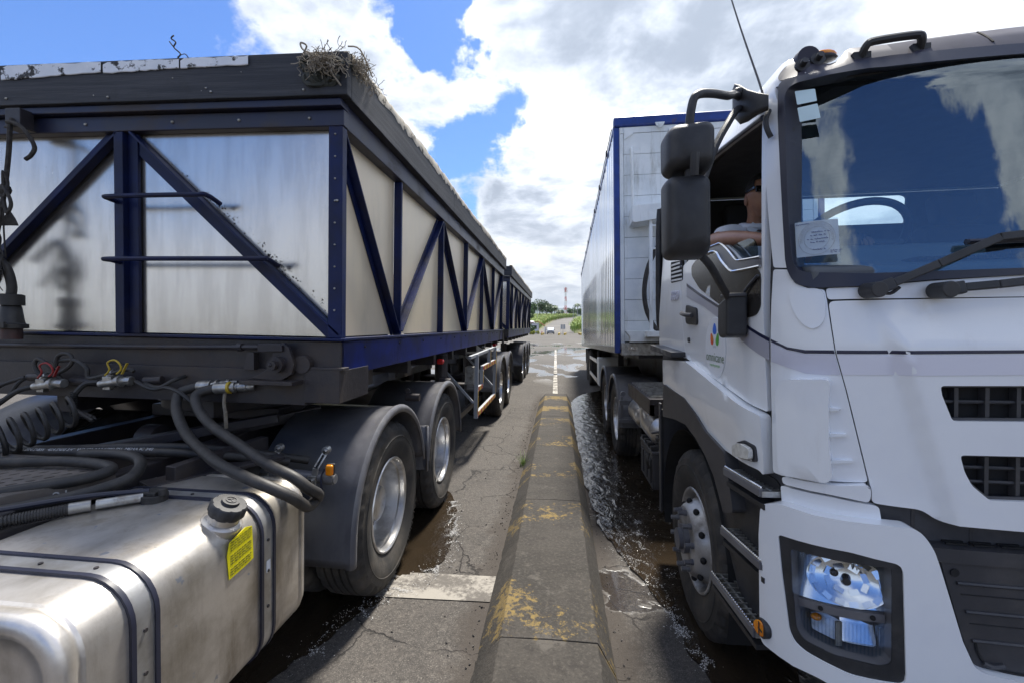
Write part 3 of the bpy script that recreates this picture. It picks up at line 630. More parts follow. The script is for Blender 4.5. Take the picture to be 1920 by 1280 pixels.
def wheel(parent,pos,side=1,rim=None,letters=True,dual=True,rot=0.,rimname='rim'):
    t=obj('tyre',None,None,parent,loc=pos,mesh=ME_TYRE); t.rotation_euler=(rot,0,0 if side>0 else math.pi)
    r_=obj('rim',None,None,t,mesh=rim or ME_RIM)
    if letters:
        # y axis points up the road: angles are measured from +y towards +z
        bm=arc_text('668',.062,.455,R(60)-rot,.0075,stretch=1.2); obj('lettering',bm,'tyre_letters',t,fix=False)
        bm=arc_text('TR',.062,.455,R(118)-rot,.0075,stretch=1.2); obj('lettering',bm,'tyre_letters',t,fix=False)
        bm=arc_text('TRIANGLE',.062,.450,R(322)-rot,.0075,stretch=1.25); obj('lettering',bm,'tyre_letters',t,fix=False)
    if dual:
        t2=obj('tyre',None,None,parent,loc=(pos[0]-side*.335,pos[1],pos[2]),mesh=ME_TYRE); t2.rotation_euler=t.rotation_euler
    return t
def mudguard(name,parent,cy,cz,x0,w,a0=200,a1=-15,rad=.62,skirt=.46,m='mud_plastic',side=1,rear=None):
    """half barrel shell with a rolled lip and a straight skirt down its front"""
    path=[]
    if skirt is not None: path+=[(cy-rad,skirt),(cy-rad,(skirt+cz)/2-.005)]
    n=26
    for i in range(n+1):
        a=R(180-(180-a1)*i/n); path.append((cy+rad*math.cos(a),cz+rad*math.sin(a)))
    if rear is not None: path.append((path[-1][0]+.01,rear))
    prof=[(.0,-.035),(.006,-.012),(.0,.006),(-.014,.016),(-.034,.010),(-.06,0),(-w,0)]
    bm=bmesh.new(); G=[]
    for i,(y,z) in enumerate(path):
        a=path[max(i-1,0)]; c=path[min(i+1,len(path)-1)]; t=Vector((c[0]-a[0],c[1]-a[1])).normalized(); nrm=Vector((-t.y,t.x))
        G.append([bm.verts.new((x0+side*h,y+nrm.x*k,z+nrm.y*k)) for h,k in prof])
    for i in range(len(G)-1):
        for j in range(len(prof)-1): bm.faces.new((G[i][j],G[i+1][j],G[i+1][j+1],G[i][j+1]))
    o=obj(name,bm,m,parent,smooth=True,ang=50); md=o.modifiers.new('thick','SOLIDIFY'); md.thickness=.006; md.offset=-1; return o
def channel(b,p,q,h=.1,f=.05,t=.008,open_=(0,0,1)):
    pass
# ---------------------------------------------------------------- tipping trailers on the left
def dump_trailer(y0,y1,nb,label,axles,first):
    t=thing('dump_trailer',label,'trailer',FL,(-1.2,y0,0),'tipping trailers of the left lorry')
    X=-.02; XL=-2.45; zb,zt=1.635,2.70; XC=(X+XL)/2
    P=lambda n,b,m,**k: obj(n,b,m,t,**k)
    # sheets
    seg=(y1-.03-y0-.95)/(nb-1); posts=[y0+.03,y0+.90]+[y0+.90+seg*i for i in range(1,nb)]
    for i in range(len(posts)-1):
        P('side_panel',B().box((X-.075,posts[i]+.012,zb+.01),(X-.067,posts[i+1]-.012,zt+.0)),'alu_side')
        P('side_panel',B().box((XL+.067,posts[i]+.012,zb+.01),(XL+.075,posts[i+1]-.012,zt)),'alu_side')
    for a,b_ in ((X-.04,XC+.003),(XC-.003,XL+.04)):
        P('front_panel',B().box((min(a,b_),y0+.055,zb+.01),(max(a,b_),y0+.063,zt+.01)),'alu_panel')
    P('rear_panel',B().box((XL+.08,y1-.07,zb),(X-.08,y1-.06,zt)),'alu_panel'); P('floor',B().box((XL+.08,y0+.07,zb+.02),(X-.08,y1-.07,zb+.06)),'grimy_steel')
    # posts and struts of the side: two angle-iron flanges each
    for s,xx in ((1,X),(-1,XL)):
        for k,py in enumerate(posts[1:],1):
            b=B().box((xx-s*.066,py-.012,zb-.10),(xx-s*.012,py+.012,zt+.0)); b.box((xx-s*.066,py+.014,zb-.03),(xx-s*.058,py+.085,zt)); P('side_post',b,'navy_frame',bev=.003)
        for k in range(len(posts)-1):
            ya,yb=posts[k],posts[k+1]; down=(k%2==0)
            p=(xx-s*.036,ya+.02,zt-.01) if down else (xx-s*.036,ya+.03,zb+.03); q=(xx-s*.036,yb-.02,zb+.02) if down else (xx-s*.036,yb-.03,zt-.01)
            b=B().bar(p,q,.056,.010,(s,0,0) if False else (0,-(q[2]-p[2]),(q[1]-p[1]))); b.bar((p[0]-s*.026,p[1],p[2]),(q[0]-s*.026,q[1],q[2]),.010,.085,(0,-(q[2]-p[2]),(q[1]-p[1])))
            P('side_strut',b,'navy_frame',bev=.002)
        # rails
        P('bottom_rail',B().box((xx-s*.050,y0+.02,zb-.19),(xx-s*.012,y1,zb-.012)),'navy_rail',bev=.004)
        P('ledge',B().box((xx-s*.064,y0-.0,zb-.010),(xx+s*.008,y1,zb+.004)),'zinc' if False else 'navy_frame',bev=.002)
        P('top_rail',B().box((xx-s*.078,y0+.03,zt+.003),(xx-s*.004,y1,zt+.125)),'top_rail_paint',bev=.006)
        # wooden side board on top, with a torn pale lining strip
        n=3; ly=(y1-y0+.05)/n; rnd=random.Random(int(y0*7)+s)
        for i in range(n):
            ya=y0-.045+ly*i; P('side_board',B().box((xx+s*.044-s*.06,ya+(.002 if i else .05),zt+.128),(xx+s*.040,ya+ly-.002,zt+.335)),'plank_wood',bev=.004)
        bm=bmesh.new(); m_=int((y1-y0)/.05); prev=None
        for i in range(m_+1):
            y=y0+.0+(y1-y0-.02)*i/m_; h=.018+.016*rnd.random()+.010*math.sin(y*2.1)
            lo_=.012+.034*rnd.random(); row=[bm.verts.new((xx+s*a,y,z)) for a,z in ((.0415,zt+.337-lo_),(.046,zt+.339),(.040,zt+.337+h),(-.01,zt+.337+h*1.1),(-.03,zt+.337))]
            if prev:
                for k in range(4): bm.faces.new((prev[k],row[k],row[k+1],prev[k+1]))
            prev=row
        P('torn_lining',bm,'cream_lining',smooth=True)
        b=B()
        for i in range(12):
            y=y0+.3+i*(y1-y0-.6)/11; b.ball((xx-s*.011,y,zb-.05),.009,1); 
        P('rivets',b,'grimy_steel')
    # front frame
    yf=y0
    P('corner_post',B().box((X-.078,yf,zb+.004),(X-.004,yf+.05,zt-.0)),'navy_frame',bev=.004)
    P('corner_post',B().box((XL+.004,yf,zb+.004),(XL+.078,yf+.05,zt)),'navy_frame',bev=.004)
    P('centre_post',B().box((XC-.052,yf+.0,zb+.004),(XC+.0,yf+.05,zt)).box((XC+.001,yf+.03,zb+.004),(XC+.058,yf+.05,zt)),'navy_frame',bev=.003)
    P('front_top_rail',B().box((XL,yf+.004,zt+.002),(X,yf+.056,zt+.085)).box((XL,yf-.03,zt+.087),(X,yf+.056,zt+.125)),'top_rail_paint',bev=.006)
    P('front_ledge',B().box((XL,yf-.014,zb-.010),(X+.004,yf+.05,zb+.003)),'navy_frame',bev=.002)
    P('front_beam',B().box((XL,yf+.012,zb-.17),(X-.012,yf+.05,zb-.012)),'grimy_steel',bev=.006)
    P('front_board',B().box((XL-.03,yf-.05,zt+.128),(X+.042,yf+.0,zt+.337)),'plank_wood',bev=.005)
    for s in (1,-1):
        p=Vector((XC+s*.035,yf+.02,zt-.0)); q=Vector((X-.02 if s>0 else XL+.02,yf+.02,zb+.02))
        up=Vector((-(q.z-p.z),0,(q.x-p.x))); b=B().bar(p,q,.040,.012,up); b.bar(p+Vector((0,.022,0))-up.normalized()*.03,q+Vector((0,.022,0))-up.normalized()*.03,.008,.075,up); P('front_strut',b,'navy_frame',bev=.002)
    if first:
        for a,b_,z in ((-1.267,-.70,2.342),(-1.252,-.38,2.024)):
            P('ladder_rung',B().tube([(a,yf+.02,z-.008),(a+.004,yf-.055,z-.004),(a+.05,yf-.075,z),(b_-.07,yf-.075,z+.004),(b_-.01,yf-.06,z+.006),(b_+.012,yf+.01,z-.022)],.012,8,5),'navy_frame',smooth=True)
        for a,b_,za,zb_ in ((-1.872,-1.292,2.957,2.975),(-1.280,-.858,2.970,2.981),(-.850,-.487,2.981,2.984)):
            bm=bmesh.new(); rnd=random.Random(int(a*100)); m_=16; prev=None
            for i in range(m_+1):
                u=i/m_; x=a+(b_-a)*u; z0=za+(zb_-za)*u+rnd.uniform(-.003,.003); z1=3.028+rnd.uniform(-.004,.003)-(.012 if i in (0,) else 0)
                row=[bm.verts.new((x,yf-.0545,z0)),bm.verts.new((x,yf-.0575,z0+.003)),bm.verts.new((x,yf-.0575,z1)),bm.verts.new((x,yf-.05,z1+.002))]
                if prev:
                    for k in range(3): bm.faces.new((prev[k],row[k],row[k+1],prev[k+1]))
                prev=row
            P('pale_strip',bm,'white_strip')
        b=B(); rnd=random.Random(3)
        for x in (-1.26,-.69,-.20,-1.85): b.ball((x,yf-.052,2.855+rnd.uniform(-.01,.02)),.007,1)
        for i in range(9): x=rnd.uniform(-1.9,-.05); b.ball((x,yf-.050,rnd.uniform(2.86,3.0)),rnd.choice((.003,.004,.006)),1)
        P('nail_heads',b,'zinc')
        b=B()
        for x in (-1.45,-.95,-.58,-.2): b.ball((x,yf+.002,2.742),.009,1)
        for i in range(9): b.ball((X-.042,yf-.001,1.78+i*.11),.006,1)
        b.ball((X-.03,yf-.003,2.33),.008,1)
        P('rivets',b,'zinc')
        # baked-on grime spattered along the right hand strut
        bm=bmesh.new(); rnd=random.Random(31)
        for i in range(260):
            u=rnd.random(); u=u if rnd.random()<.4 else rnd.choice((.36,.63,.66))+rnd.gauss(0,.04); x=XC+.035+(X-.02-XC-.035)*u+abs(rnd.gauss(0,.035))+.02; z=zt-(zt-zb-.02)*u+rnd.gauss(0,.012)
            if not(zb+.02<z<zt-.02 and x<X-.09): continue
            s_=rnd.choice((.0012,.0016,.002,.003,.0045)); v=[bm.verts.new((x+s_*math.cos(q)*rnd.uniform(.6,1.4),yf+.0535-.001*(q>9),z+s_*math.sin(q)*rnd.uniform(.6,1.4))) for q in (0,1.05,2.1,3.14,4.2,5.2)]; bm.faces.new(v)
        g_=P('grime_specks',bm,'dark_rope',fix=False); tag(g_,kind='stuff')
        # tailgate rod and pivot
        P('control_rod',B().tube([(-2.4,yf-.035,1.560),(-1.2,yf-.035,1.572),(-.43,yf-.035,1.587)],.013,8,3).cyl((-.56,yf-.035,1.585),(-.535,yf-.035,1.585),.021,8).cyl((-.60,yf-.035,1.585),(-.42,yf-.035,1.588),.010,8),'grimy_steel',smooth=True)
        b=B().prism([(-.43,1.565),(-.43,1.605),(-.33,1.608),(-.30,1.60),(-.30,1.57)],'y',yf-.07,yf-.02); b.prism([(-.355,1.60),(-.30,1.612),(-.275,1.59),(-.245,1.51),(-.26,1.455),(-.31,1.425),(-.37,1.424),(-.475,1.43),(-.40,1.470),(-.365,1.51)],'y',yf-.055,yf-.03)
        P('latch_lever',b,'grimy_steel',bev=.003)
        P('latch_boss',B().cyl((-.325,yf-.09,1.505),(-.325,yf+.0,1.505),.040,20).cyl((-.325,yf-.12,1.505),(-.325,yf-.085,1.505),.024,8).cyl((-.22,yf-.03,1.505),(-.22,yf+.02,1.505),.045,16).ball((-.328,yf-.12,1.508),.010,1),'grimy_steel',smooth=True)
        P('latch_plate',B().box((-.50,yf-.11,1.405),(-.223,yf+.0,1.425)),'grimy_steel',bev=.003)
        P('gusset',B().prism([(-.53,1.47),(-.50,1.56),(-.47,1.56),(-.47,1.47)],'y',yf-.04,yf+.0),'grimy_steel',bev=.002)
        # cable socket bracket at the top
        P('cable_bracket',B().box((-1.816,yf-.085,2.706),(-1.728,yf-.02,2.798)).box((-1.822,yf-.09,2.697),(-1.722,yf-.015,2.705)),'grimy_steel',bev=.003)
    # chassis under the body
    zc=zb-.20
    for s in (1,-1): P('chassis_rail',B().box((XC+s*.42-.05,y0+.05,zc-.24),(XC+s*.42+.05,axles[-1]+.7,zc)),'grimy_steel',bev=.004)
    b=B()
    for i in range(9): b.box((XL+.08,y0+.5+i*(y1-y0-.8)/8,zc-.10),(X-.08,y0+.58+i*(y1-y0-.8)/8,zc-.005))
    P('cross_members',b,'grimy_steel')
    if first:
        # the wide cross beam standing proud under the front, with the block at its end
        P('cross_beam',B().box((XL+.03,yf-.012,1.295),(-.212,yf+.010,1.476)).box((-.210,yf-.02,1.31),(-.022,yf+.02,1.482)).box((-.212,yf-.022,1.478),(-.005,yf+.05,1.492)),'grimy_steel',bev=.003)
        P('end_block',B().box((-.20,yf+.02,1.31),(-.026,yf+.34,1.475)),'grimy_steel',bev=.003)
    for a in axles:
        P('axle',B().cyl((XL+.35,a,.545),(X-.35,a,.545),.07,14),'grimy_steel',smooth=True)
        for s,xx in ((1,.03),(-1,-2.50)):
            wheel(t,(xx,a,.538),s,letters=(a==axles[0] and s>0),rot=R(a*37%70))
            mudguard('mudguard',t,a,.538,xx+s*.02,.58,a1=10,skirt=.62 if a==axles[0] else None,rad=.615,side=s)
    for q in (-1,1): P('suspension',B().box((XC+q*.62,axles[0]-.6,.70),(XC+q*.75,axles[-1]+.5,.84)).cyl((XC+q*.7,axles[0]-.5,.75),(XC+q*.7,axles[0]-.5,1.2),.09),'grimy_steel')
    P('mud_flap',B().box((-.60,axles[-1]+.66,.35),(.02,axles[-1]+.675,.95)),'black_plastic')
    if first:
        # under-run guard with reflective tape, landing leg, side lamp
        gx=.02; fr=[(5.86,.52),(5.86,1.33)]
        b=B().bar((gx,5.87,.50),(gx,5.87,1.34),.05,.05,(1,0,0)); b.bar((gx,7.60,.52),(gx,7.60,1.36),.05,.05,(1,0,0)); b.bar((gx,5.87,.545),(gx,7.60,.545),.04,.07); b.bar((gx,5.87,.88),(gx,6.28,.88),.04,.05); b.bar((gx,6.28,.88),(gx,6.28,1.10),.05,.05,(1,0,0)); b.bar((gx,6.28,1.12),(gx,7.60,1.12),.04,.07); b.bar((gx,6.95,1.12),(gx,6.95,1.36),.05,.05,(1,0,0)); b.bar((gx-.02,5.5,1.32),(gx-.02,7.6,1.34),.04,.04); b.bar((gx-.03,5.86,.70),(gx-.5,5.86,1.2),.04,.03); b.bar((gx-.03,7.6,.70),(gx-.5,7.6,1.2),.04,.03)
        g=P('side_guard',b,'galvanised',bev=.004)
        for (ya,yb,za,zb2,n) in ((5.87,7.60,.545,.545,14),(6.28,7.60,1.12,1.12,10),(5.87,6.26,.88,.88,3)):
            for i in range(n):
                u0,u1=i/n,(i+1)/n; obj('tape_patch',B().box((gx+.0205,ya+(yb-ya)*u0,za-.028),(gx+.0235,ya+(yb-ya)*u1-.002,za+.028)),('red_tape','yellow_tape')[i%2],g)
        for (y,za,zb2) in ((5.87,.55,.86),(6.28,.92,1.08),(7.60,.60,1.30),(6.95,1.16,1.34)): obj('tape_patch',B().box((gx+.0255,y-.014,za),(gx+.0285,y+.014,zb2)),'yellow_tape',g)
        P('landing_leg',B().box((-.25,4.55,.95),(-.08,4.80,1.10)).box((-.24,4.58,.78),(-.06,4.80,.93)).cyl((-.14,4.72,.5),(-.14,4.72,1.4),.055,12).box((-.20,4.62,.40),(-.08,4.84,.47)).cyl((-.14,4.60,1.12),(-.02,4.60,1.12),.05,12).box((-.5,4.6,.96),(-.2,4.75,1.1)).cyl((-.16,4.74,1.10),(-.16,4.74,1.42),.07,12).box((-.10,4.50,.80),(-.03,4.56,1.08)),'grimy_steel',bev=.005)
        P('landing_leg',B().cyl((-2.3,4.72,.5),(-2.3,4.72,1.4),.055,12).box((-2.36,4.62,.40),(-2.24,4.84,.47)),'grimy_steel',bev=.005)
        P('valve_box',B().box((-.16,6.0,.92),(-.03,6.22,1.16)).box((-.03,6.03,.98),(-.01,6.19,1.10)),'zinc',bev=.01)
        for y,z in ((4.37,1.357),(8.17,1.36)):
            P('marker_lamp',B().cyl((-.10,y,z),(-.05,y,z),.028,14).ball((-.05,y,z),.024,2,(.6,1,1)),'red_lens',smooth=True)
        b=B(); b.cyl((-.10,7.0,1.38),(-.06,7.0,1.38),.02,10); b.bar((-.2,6.9,1.40),(-.05,6.95,1.30),.02,.05); P('cable_clip',b,'zinc')
        P('chassis_crossrail',B().box((-.30,3.9,.40),(-.26,8.0,.48)),'grimy_steel')
        # fifth wheel deck at the tail carrying the next trailer
        P('coupling_plate',B().box((XC-.5,y1+.05,1.18),(XC+.5,y1+1.4,1.26)),'grimy_steel',bev=.01)
        b=B()
        for i in range(3): b.box((-.06,y1-.04+i*.1,zb-.2-i*.05),(-.02,y1+.0+i*.1,zb+.02-i*.1))
        P('rear_bracket',b,'grimy_steel')
    return t
TR1=dump_trailer(2.21,9.05,6,'dark framed tipping trailer with cloudy metal panels, coupled to the fuel tank lorry',(8.6,9.93),True)
TR2=dump_trailer(10.15,18.3,7,'second tipping trailer, coupled behind the first and smaller in view',(14.0,15.3,16.6),False)
# rope bundle at the top corner, cords and plugs hanging from the front
RBZ=-.028
rb=thing('rope_bundle','frayed bundle of rope and tarpaulin tied on the wooden top corner of the trailer','rope',FL,(-.1,2.2,3.0))
rnd=random.Random(11); b=B()
b.ball((-.13,2.155,2.955),.045,3,(1.5,.5,.9)).ball((-.06,2.15,2.975),.038,3,(1.3,.6,.8)).ball((.0,2.2,3.015),.024,3,(1.2,2.0,.6))
for k in range(9):
    a=rnd.uniform(0,6.28); c=Vector((-.11+rnd.uniform(-.05,.05),2.15,2.965+rnd.uniform(-.035,.03))); r_=rnd.uniform(.025,.055)
    b.tube([c+Vector((r_*math.cos(q+a)*1.5,rnd.uniform(-.025,.02),r_*.75*math.sin(q+a))) for q in (0,.8,1.6,2.5,3.3,4.2,5.1)],rnd.uniform(.010,.017),6,4)
obj('tarp_fold',b,'tarp_cloth',rb,smooth=True)
b=B()
for k in range(420):
    if k<280: c=Vector((-.08+rnd.gauss(0,.042),2.12+rnd.gauss(0,.02),2.992+rnd.gauss(0,.018)))
    else: c=Vector((.045+rnd.gauss(0,.012),2.2+abs(rnd.gauss(0,.12)),3.035+rnd.gauss(0,.015)))
    pts=[c]; v=Vector((rnd.gauss(0,1),rnd.gauss(0,.5),rnd.gauss(0,.9))).normalized()
    for i in range(4): v=(v+Vector((rnd.gauss(0,.8),rnd.gauss(0,.5),rnd.gauss(0,.8)-.15))).normalized(); pts.append(pts[-1]+v*.017)
    b.tube(pts,.0017,4,2)
obj('frayed_strands',b,'frayed_rope',rb)
for k_ in rb.children: k_.location.z+=RBZ
obj('rope_strand',B().tube([(-.20,2.15,3.02),(-.175,2.14,3.055),(-.205,2.14,3.07),(-.19,2.14,3.035),(-.10,2.13,2.99),(-.03,2.13,2.90),(.0,2.14,2.86)],.0045,5,5).tube([(.03,2.15,3.05),(.07,2.2,3.06),(.09,2.3,2.98)],.004,5,4),'frayed_rope',rb)
wt=thing('wire_scrap','thin twisted twig of wire sticking up from the trailer top board','wire',FL,(-.87,2.18,3.035))
obj('wire',B().tube([(-.90,2.18,2.99),(-.885,2.175,3.04),(-.865,2.17,3.062),(-.90,2.17,3.095),(-.89,2.17,3.12),(-.915,2.17,3.14),(-.90,2.17,3.155)],.0035,5,5).tube([(-.885,2.175,3.05),(-.84,2.17,3.06),(-.815,2.17,3.03)],.0025,4,4).tube([(-.90,2.17,3.095),(-.925,2.17,3.125)],.003,4,2),'dark_rope',wt)
rp_=thing('hanging_rope','knotted dark rope hanging from a bracket on the trailer front','rope',FL,(-1.85,2.1,2.7)); y=2.105
obj('rope',B().tube([(-1.775,y+.02,2.74),(-1.760,y,2.69),(-1.768,y,2.58),(-1.785,y,2.45),(-1.80,y,2.366),(-1.835,y,2.20),(-1.90,y,2.02),(-2.0,y,1.9)],.011,7,5).tube([(-1.80,y,2.366),(-1.795,y-.01,2.2),(-1.80,y,2.02)],.004,5,4).tube([(-1.775,y,2.715),(-1.72,y-.01,2.705),(-1.66,y-.01,2.665),(-1.620,y,2.59),(-1.640,y,2.545),(-1.672,y,2.525)],.010,7,5),'dark_rope',rp_,smooth=True)
b=B().ball((-1.797,y,2.372),.027,2,(1,1,1.2)).tube([(-1.80,y-.01,2.39),(-1.755,y-.02,2.35),(-1.735,y-.02,2.29),(-1.76,y-.02,2.25),(-1.79,y-.01,2.31),(-1.80,y-.01,2.37)],.009,6,5).tube([(-1.80,y,2.36),(-1.845,y,2.33),(-1.83,y,2.28),(-1.785,y-.01,2.29)],.008,6,4).tube([(-1.79,y-.01,2.38),(-1.775,y-.02,2.46),(-1.765,y-.01,2.40),(-1.775,y-.02,2.33)],.008,6,4)
for k in range(12): b.tube([(-1.752,y-.015,2.26),(-1.757+k*.006-.03,y-.015,2.22),(-1.762+k*.009-.045,y-.012,2.185)],.004,4,2)
obj('knot',b,'dark_rope',rp_,smooth=True)
pl=thing('cable_plug','grimy black cable plug standing in a socket below the hanging rope','plug',FL,(-1.792,2.12,1.6)); c=(-1.792,2.12,0)
obj('plug_body',B().lathe([(1.60,.001),(1.60,.042),(1.655,.042)],c,'z',20),'plug_red',pl,smooth=True)
obj('plug_collar',B().lathe([(1.655,.060),(1.657,.064),(1.678,.064),(1.682,.052),(1.70,.048),(1.77,.040),(1.775,.036),(1.776,.052),(1.83,.052),(1.835,.04),(1.836,.001)],c,'z',20).box((-1.84,2.05,1.66),(-1.745,2.06,1.69)),'rubber_hose',pl,smooth=True)
obj('cable',B().tube([(-1.792,2.12,1.83),(-1.787,2.12,1.88),(-1.797,2.11,1.96),(-1.83,2.10,2.005),(-1.88,2.09,1.985),(-1.91,2.08,1.93),(-1.87,2.08,1.89),(-1.825,2.08,1.91),(-1.83,2.08,1.99),(-1.84,2.09,2.07),(-1.85,2.10,2.13),(-1.90,2.1,2.16),(-2.05,2.1,2.05)],.021,10,6),'rubber_hose',pl,smooth=True)
b=B(); rnd=random.Random(4)
for k in range(40):
    p=Vector((-1.80+rnd.gauss(0,.014),2.07,2.03+rnd.gauss(0,.05))); b.tube([p,p+Vector((rnd.gauss(0,.012),rnd.gauss(0,.006),-.03)),p+Vector((rnd.gauss(0,.02),rnd.gauss(0,.006),-.055))],.0025,4,2)
obj('cable_tie_threads',b,'dark_rope',pl)
# ---------------------------------------------------------------- tractor of the left lorry
T=thing('tractor_lorry','bare lorry chassis with brushed metal fuel tank, black hoses and grey mudguards','lorry',FL,(-1.2,3.0,0))
P=lambda n,b,m,par=None,**k: obj(n,b,m,par or T,**k)
for s in (1,-1):
    xx=-1.235+s*.43
    P('chassis_rail',B().box((xx-.04,-1.2,.80),(xx+.04,5.2,1.06)),'grimy_steel',bev=.006)
AX=(2.864,4.212)
for a in AX:
    P('axle',B().cyl((-2.1,a,.54),(-.35,a,.54),.085,14).ball((-1.235,a,.56),.22,3,(1,1,1)),'grimy_steel',smooth=True)
    for s,xx in ((1,.022),(-1,-2.492)):
        wheel(T,(xx,a,.538),s,rot=R(0 if a==AX[0] else 25))
        mudguard('mudguard',T,a,.538,xx+s*.02,.60,a1=12 if a==AX[0] else 3,skirt=.44 if a==AX[0] else .9,rad=.635,side=s)
        if s>0:
            lab=P('rim_label',B().quad(*[(xx-.1185,a+.02+p,.52+q) for p,q in ((0,-.04),(.0,.04),(.03,.04),(.03,-.04))]),'white_sticker') if False else None
# fuel tank: rounded box running along the road
tx0,tx1,tz0,tz1,ty0,ty1=-.72,-.03,.40,1.035,.90,1.885
def rrect(hw,hh,r,n=7):
    out=[]
    for cx,cz,a0 in ((hw-r,hh-r,0),(-hw+r,hh-r,90),(-hw+r,-hh+r,180),(hw-r,-hh+r,270)):
        for i in range(n+1): a=R(a0+90*i/n); out.append((cx+r*math.cos(a),cz+r*math.sin(a)))
    return out
def loft(sections,cx,cz,capa=True):
    bm=bmesh.new(); G=[]
    for y,sc,off in sections:
        hw,hh=(tx1-tx0)/2-off,(tz1-tz0)/2-off; rr=max(.02,.125-off*.6); G.append([bm.verts.new((cx+p[0],y,cz+p[1])) for p in rrect(hw,hh,rr)])
    n=len(G[0])
    for i in range(len(G)-1):
        for k in range(n): bm.faces.new((G[i][k],G[i][(k+1)%n],G[i+1][(k+1)%n],G[i+1][k]))
    bm.faces.new(G[0][::-1]); bm.faces.new(G[-1]); return bm
tcx,tcz=(tx0+tx1)/2,(tz0+tz1)/2
tank=P('fuel_tank',loft([(ty0+.010,1,.14),(ty0+.010,1,.10),(ty0+.008,1,.062),(ty0-.004,1,.050),(ty0-.012,1,.040),(ty0-.014,1,.030),(ty0-.008,1,.010),(ty0+.004,1,.0),(ty0+.012,1,.0),(ty0+.03,1,.0),(ty0+.034,1,.004),(ty0+.044,1,.004),(ty0+.048,1,.0)]+[(ty0+.05+(ty1-ty0-.1)*i/14,1,0) for i in range(15)]+[(ty1-.048,1,0),(ty1-.044,1,.004),(ty1-.034,1,.004),(ty1-.03,1,0),(ty1-.012,1,.0),(ty1+.012,1,.008),(ty1+.03,1,.03),(ty1+.03,1,.05),(ty1+.016,1,.07)],tcx,tcz),'tank_metal',smooth=True,ang=60)
def band(y,w,t,off,m,name,par):
    bm=bmesh.new(); q=[]
    for yy,o in ((y-w/2,off-.003),(y-w/2,off+t),(y+w/2,off+t),(y+w/2,off-.003)):
        q.append([bm.verts.new((tcx+p[0],yy,tcz+p[1])) for p in rrect((tx1-tx0)/2+o,(tz1-tz0)/2+o,.125+o)])
    n=len(q[0])
    for i in range(3):
        for k in range(n): bm.faces.new((q[i][k],q[i][(k+1)%n],q[i+1][(k+1)%n],q[i+1][k]))
    return obj(name,bm,m,par,smooth=True,ang=50)
for y in (1.100,1.625):
    s_=band(y,.062,.004,.0,'strap_steel','tank_strap',T)
    for e in (-1,1): band(y+e*.036,.014,.009,0,'rubber_frame','strap_rubber',s_)
    for z in (.62,.76,.88): obj('strap_rivet',B().cyl((tx1+.002,y,z),(tx1+.008,y,z),.006,8),'grimy_steel',s_)
    for x in (-.17,-.34,-.5): obj('strap_rivet',B().cyl((x,y,tz1),(x,y,tz1+.008),.006,8),'grimy_steel',s_)
# filler neck and cap
cx,cy=-.092,1.468; tilt=Matrix.Translation((cx,cy,1.014))@Matrix.Rotation(R(24),4,'Y')
bm=B().lathe([(-.02,.070),(.004,.066),(.010,.058),(.012,.052),(.034,.050),(.036,.044)],(0,0,0),'z',28).b
for v in bm.verts: v.co=tilt@v.co
fn=P('filler_neck',bm,'tank_metal',smooth=True)
b=B(); n=48; G=[]
for (h,r0) in ((.034,.056),(.040,.060),(.069,.060),(.076,.054),(.077,.030),(.080,.028),(.087,.028),(.088,.001)):
    row=[]
    for i in range(n):
        a=2*math.pi*i/n; r_=r0*(1-.085*(max(0,math.cos(a*8))**2)) if r0>.05 else r0; row.append(b.b.verts.new(tilt@Vector((r_*math.cos(a),r_*math.sin(a),h))))
    G.append(row)
for i in range(len(G)-1):
    for k in range(n): b.b.faces.new((G[i][k],G[i][(k+1)%n],G[i+1][(k+1)%n],G[i+1][k]))
cap=P('filler_cap',b,'black_plastic',smooth=True,ang=45)
b=B()
for k in range(3):
    a=R(90+120*k); b.bar(tilt@Vector((0,0,.089)),tilt@Vector((.011*math.cos(a),.011*math.sin(a),.089)),.003,.002)
b.lathe([(.088,.016),(.090,.016),(.090,.018),(.088,.018)],(0,0,0),'z',20)
bb=b.b
for v in bb.verts:
    if v.co.length<.3: v.co=tilt@v.co
obj('cap_mark',b,'trim_plastic',cap)
# yellow notice with rows of small print
st=P('warning_label',B().prism([(1.418,.838),(1.408,.925),(1.420,.965),(1.50,.985),(1.535,.975),(1.542,.852),(1.50,.845)],'x',tx1+.0015,tx1+.0035),'yellow_sticker')
b=B(); rnd=random.Random(2)
for i in range(13):
    z=.962-i*.0092; y=1.424
    if i in (4,9): continue
    while y<1.528:
        w=rnd.uniform(.006,.02); w=min(w,1.53-y); b.box((tx1+.0037,y,z-.0014+(y-1.42)*.10),(tx1+.0043,y+w,z+.0014+(y-1.42)*.10)); y+=w+.004
obj('small_print',b,'sticker_ink',st)
P('paper_tag',B().box((tx1+.0046,1.615,.755),(tx1+.0056,1.638,.80)),'white_sticker')
# sender unit and its hoses on the tank top
P('sender_unit',B().cyl((-.44,1.56,1.03),(-.44,1.56,1.062),.045,20).box((-.47,1.53,1.062),(-.41,1.585,1.075)).cyl((-.40,1.555,1.06),(-.40,1.555,1.085),.016,10),'rubber_hose',bev=.003)
P('sender_fitting',B().cyl((-.46,1.535,1.055),(-.56,1.45,1.055),.018,12).cyl((-.57,1.44,1.055),(-.61,1.40,1.055),.021,12),'zinc',smooth=True)
b=B(); pts=[(-.60,1.41,1.055),(-.70,1.31,1.052),(-.82,1.18,1.045),(-1.0,.95,1.04),(-1.3,.6,1.04)]
b.tube(pts,.017,10,6)
for i in range(80):
    t=i/80; k=min(int(t*4),3); u=t*4-k; p=Vector(pts[k]).lerp(Vector(pts[k+1]),u); q=p+(Vector(pts[k+1])-Vector(pts[k])).normalized()*.005
    if t<.72: b.cyl(p,q,.0205,10)
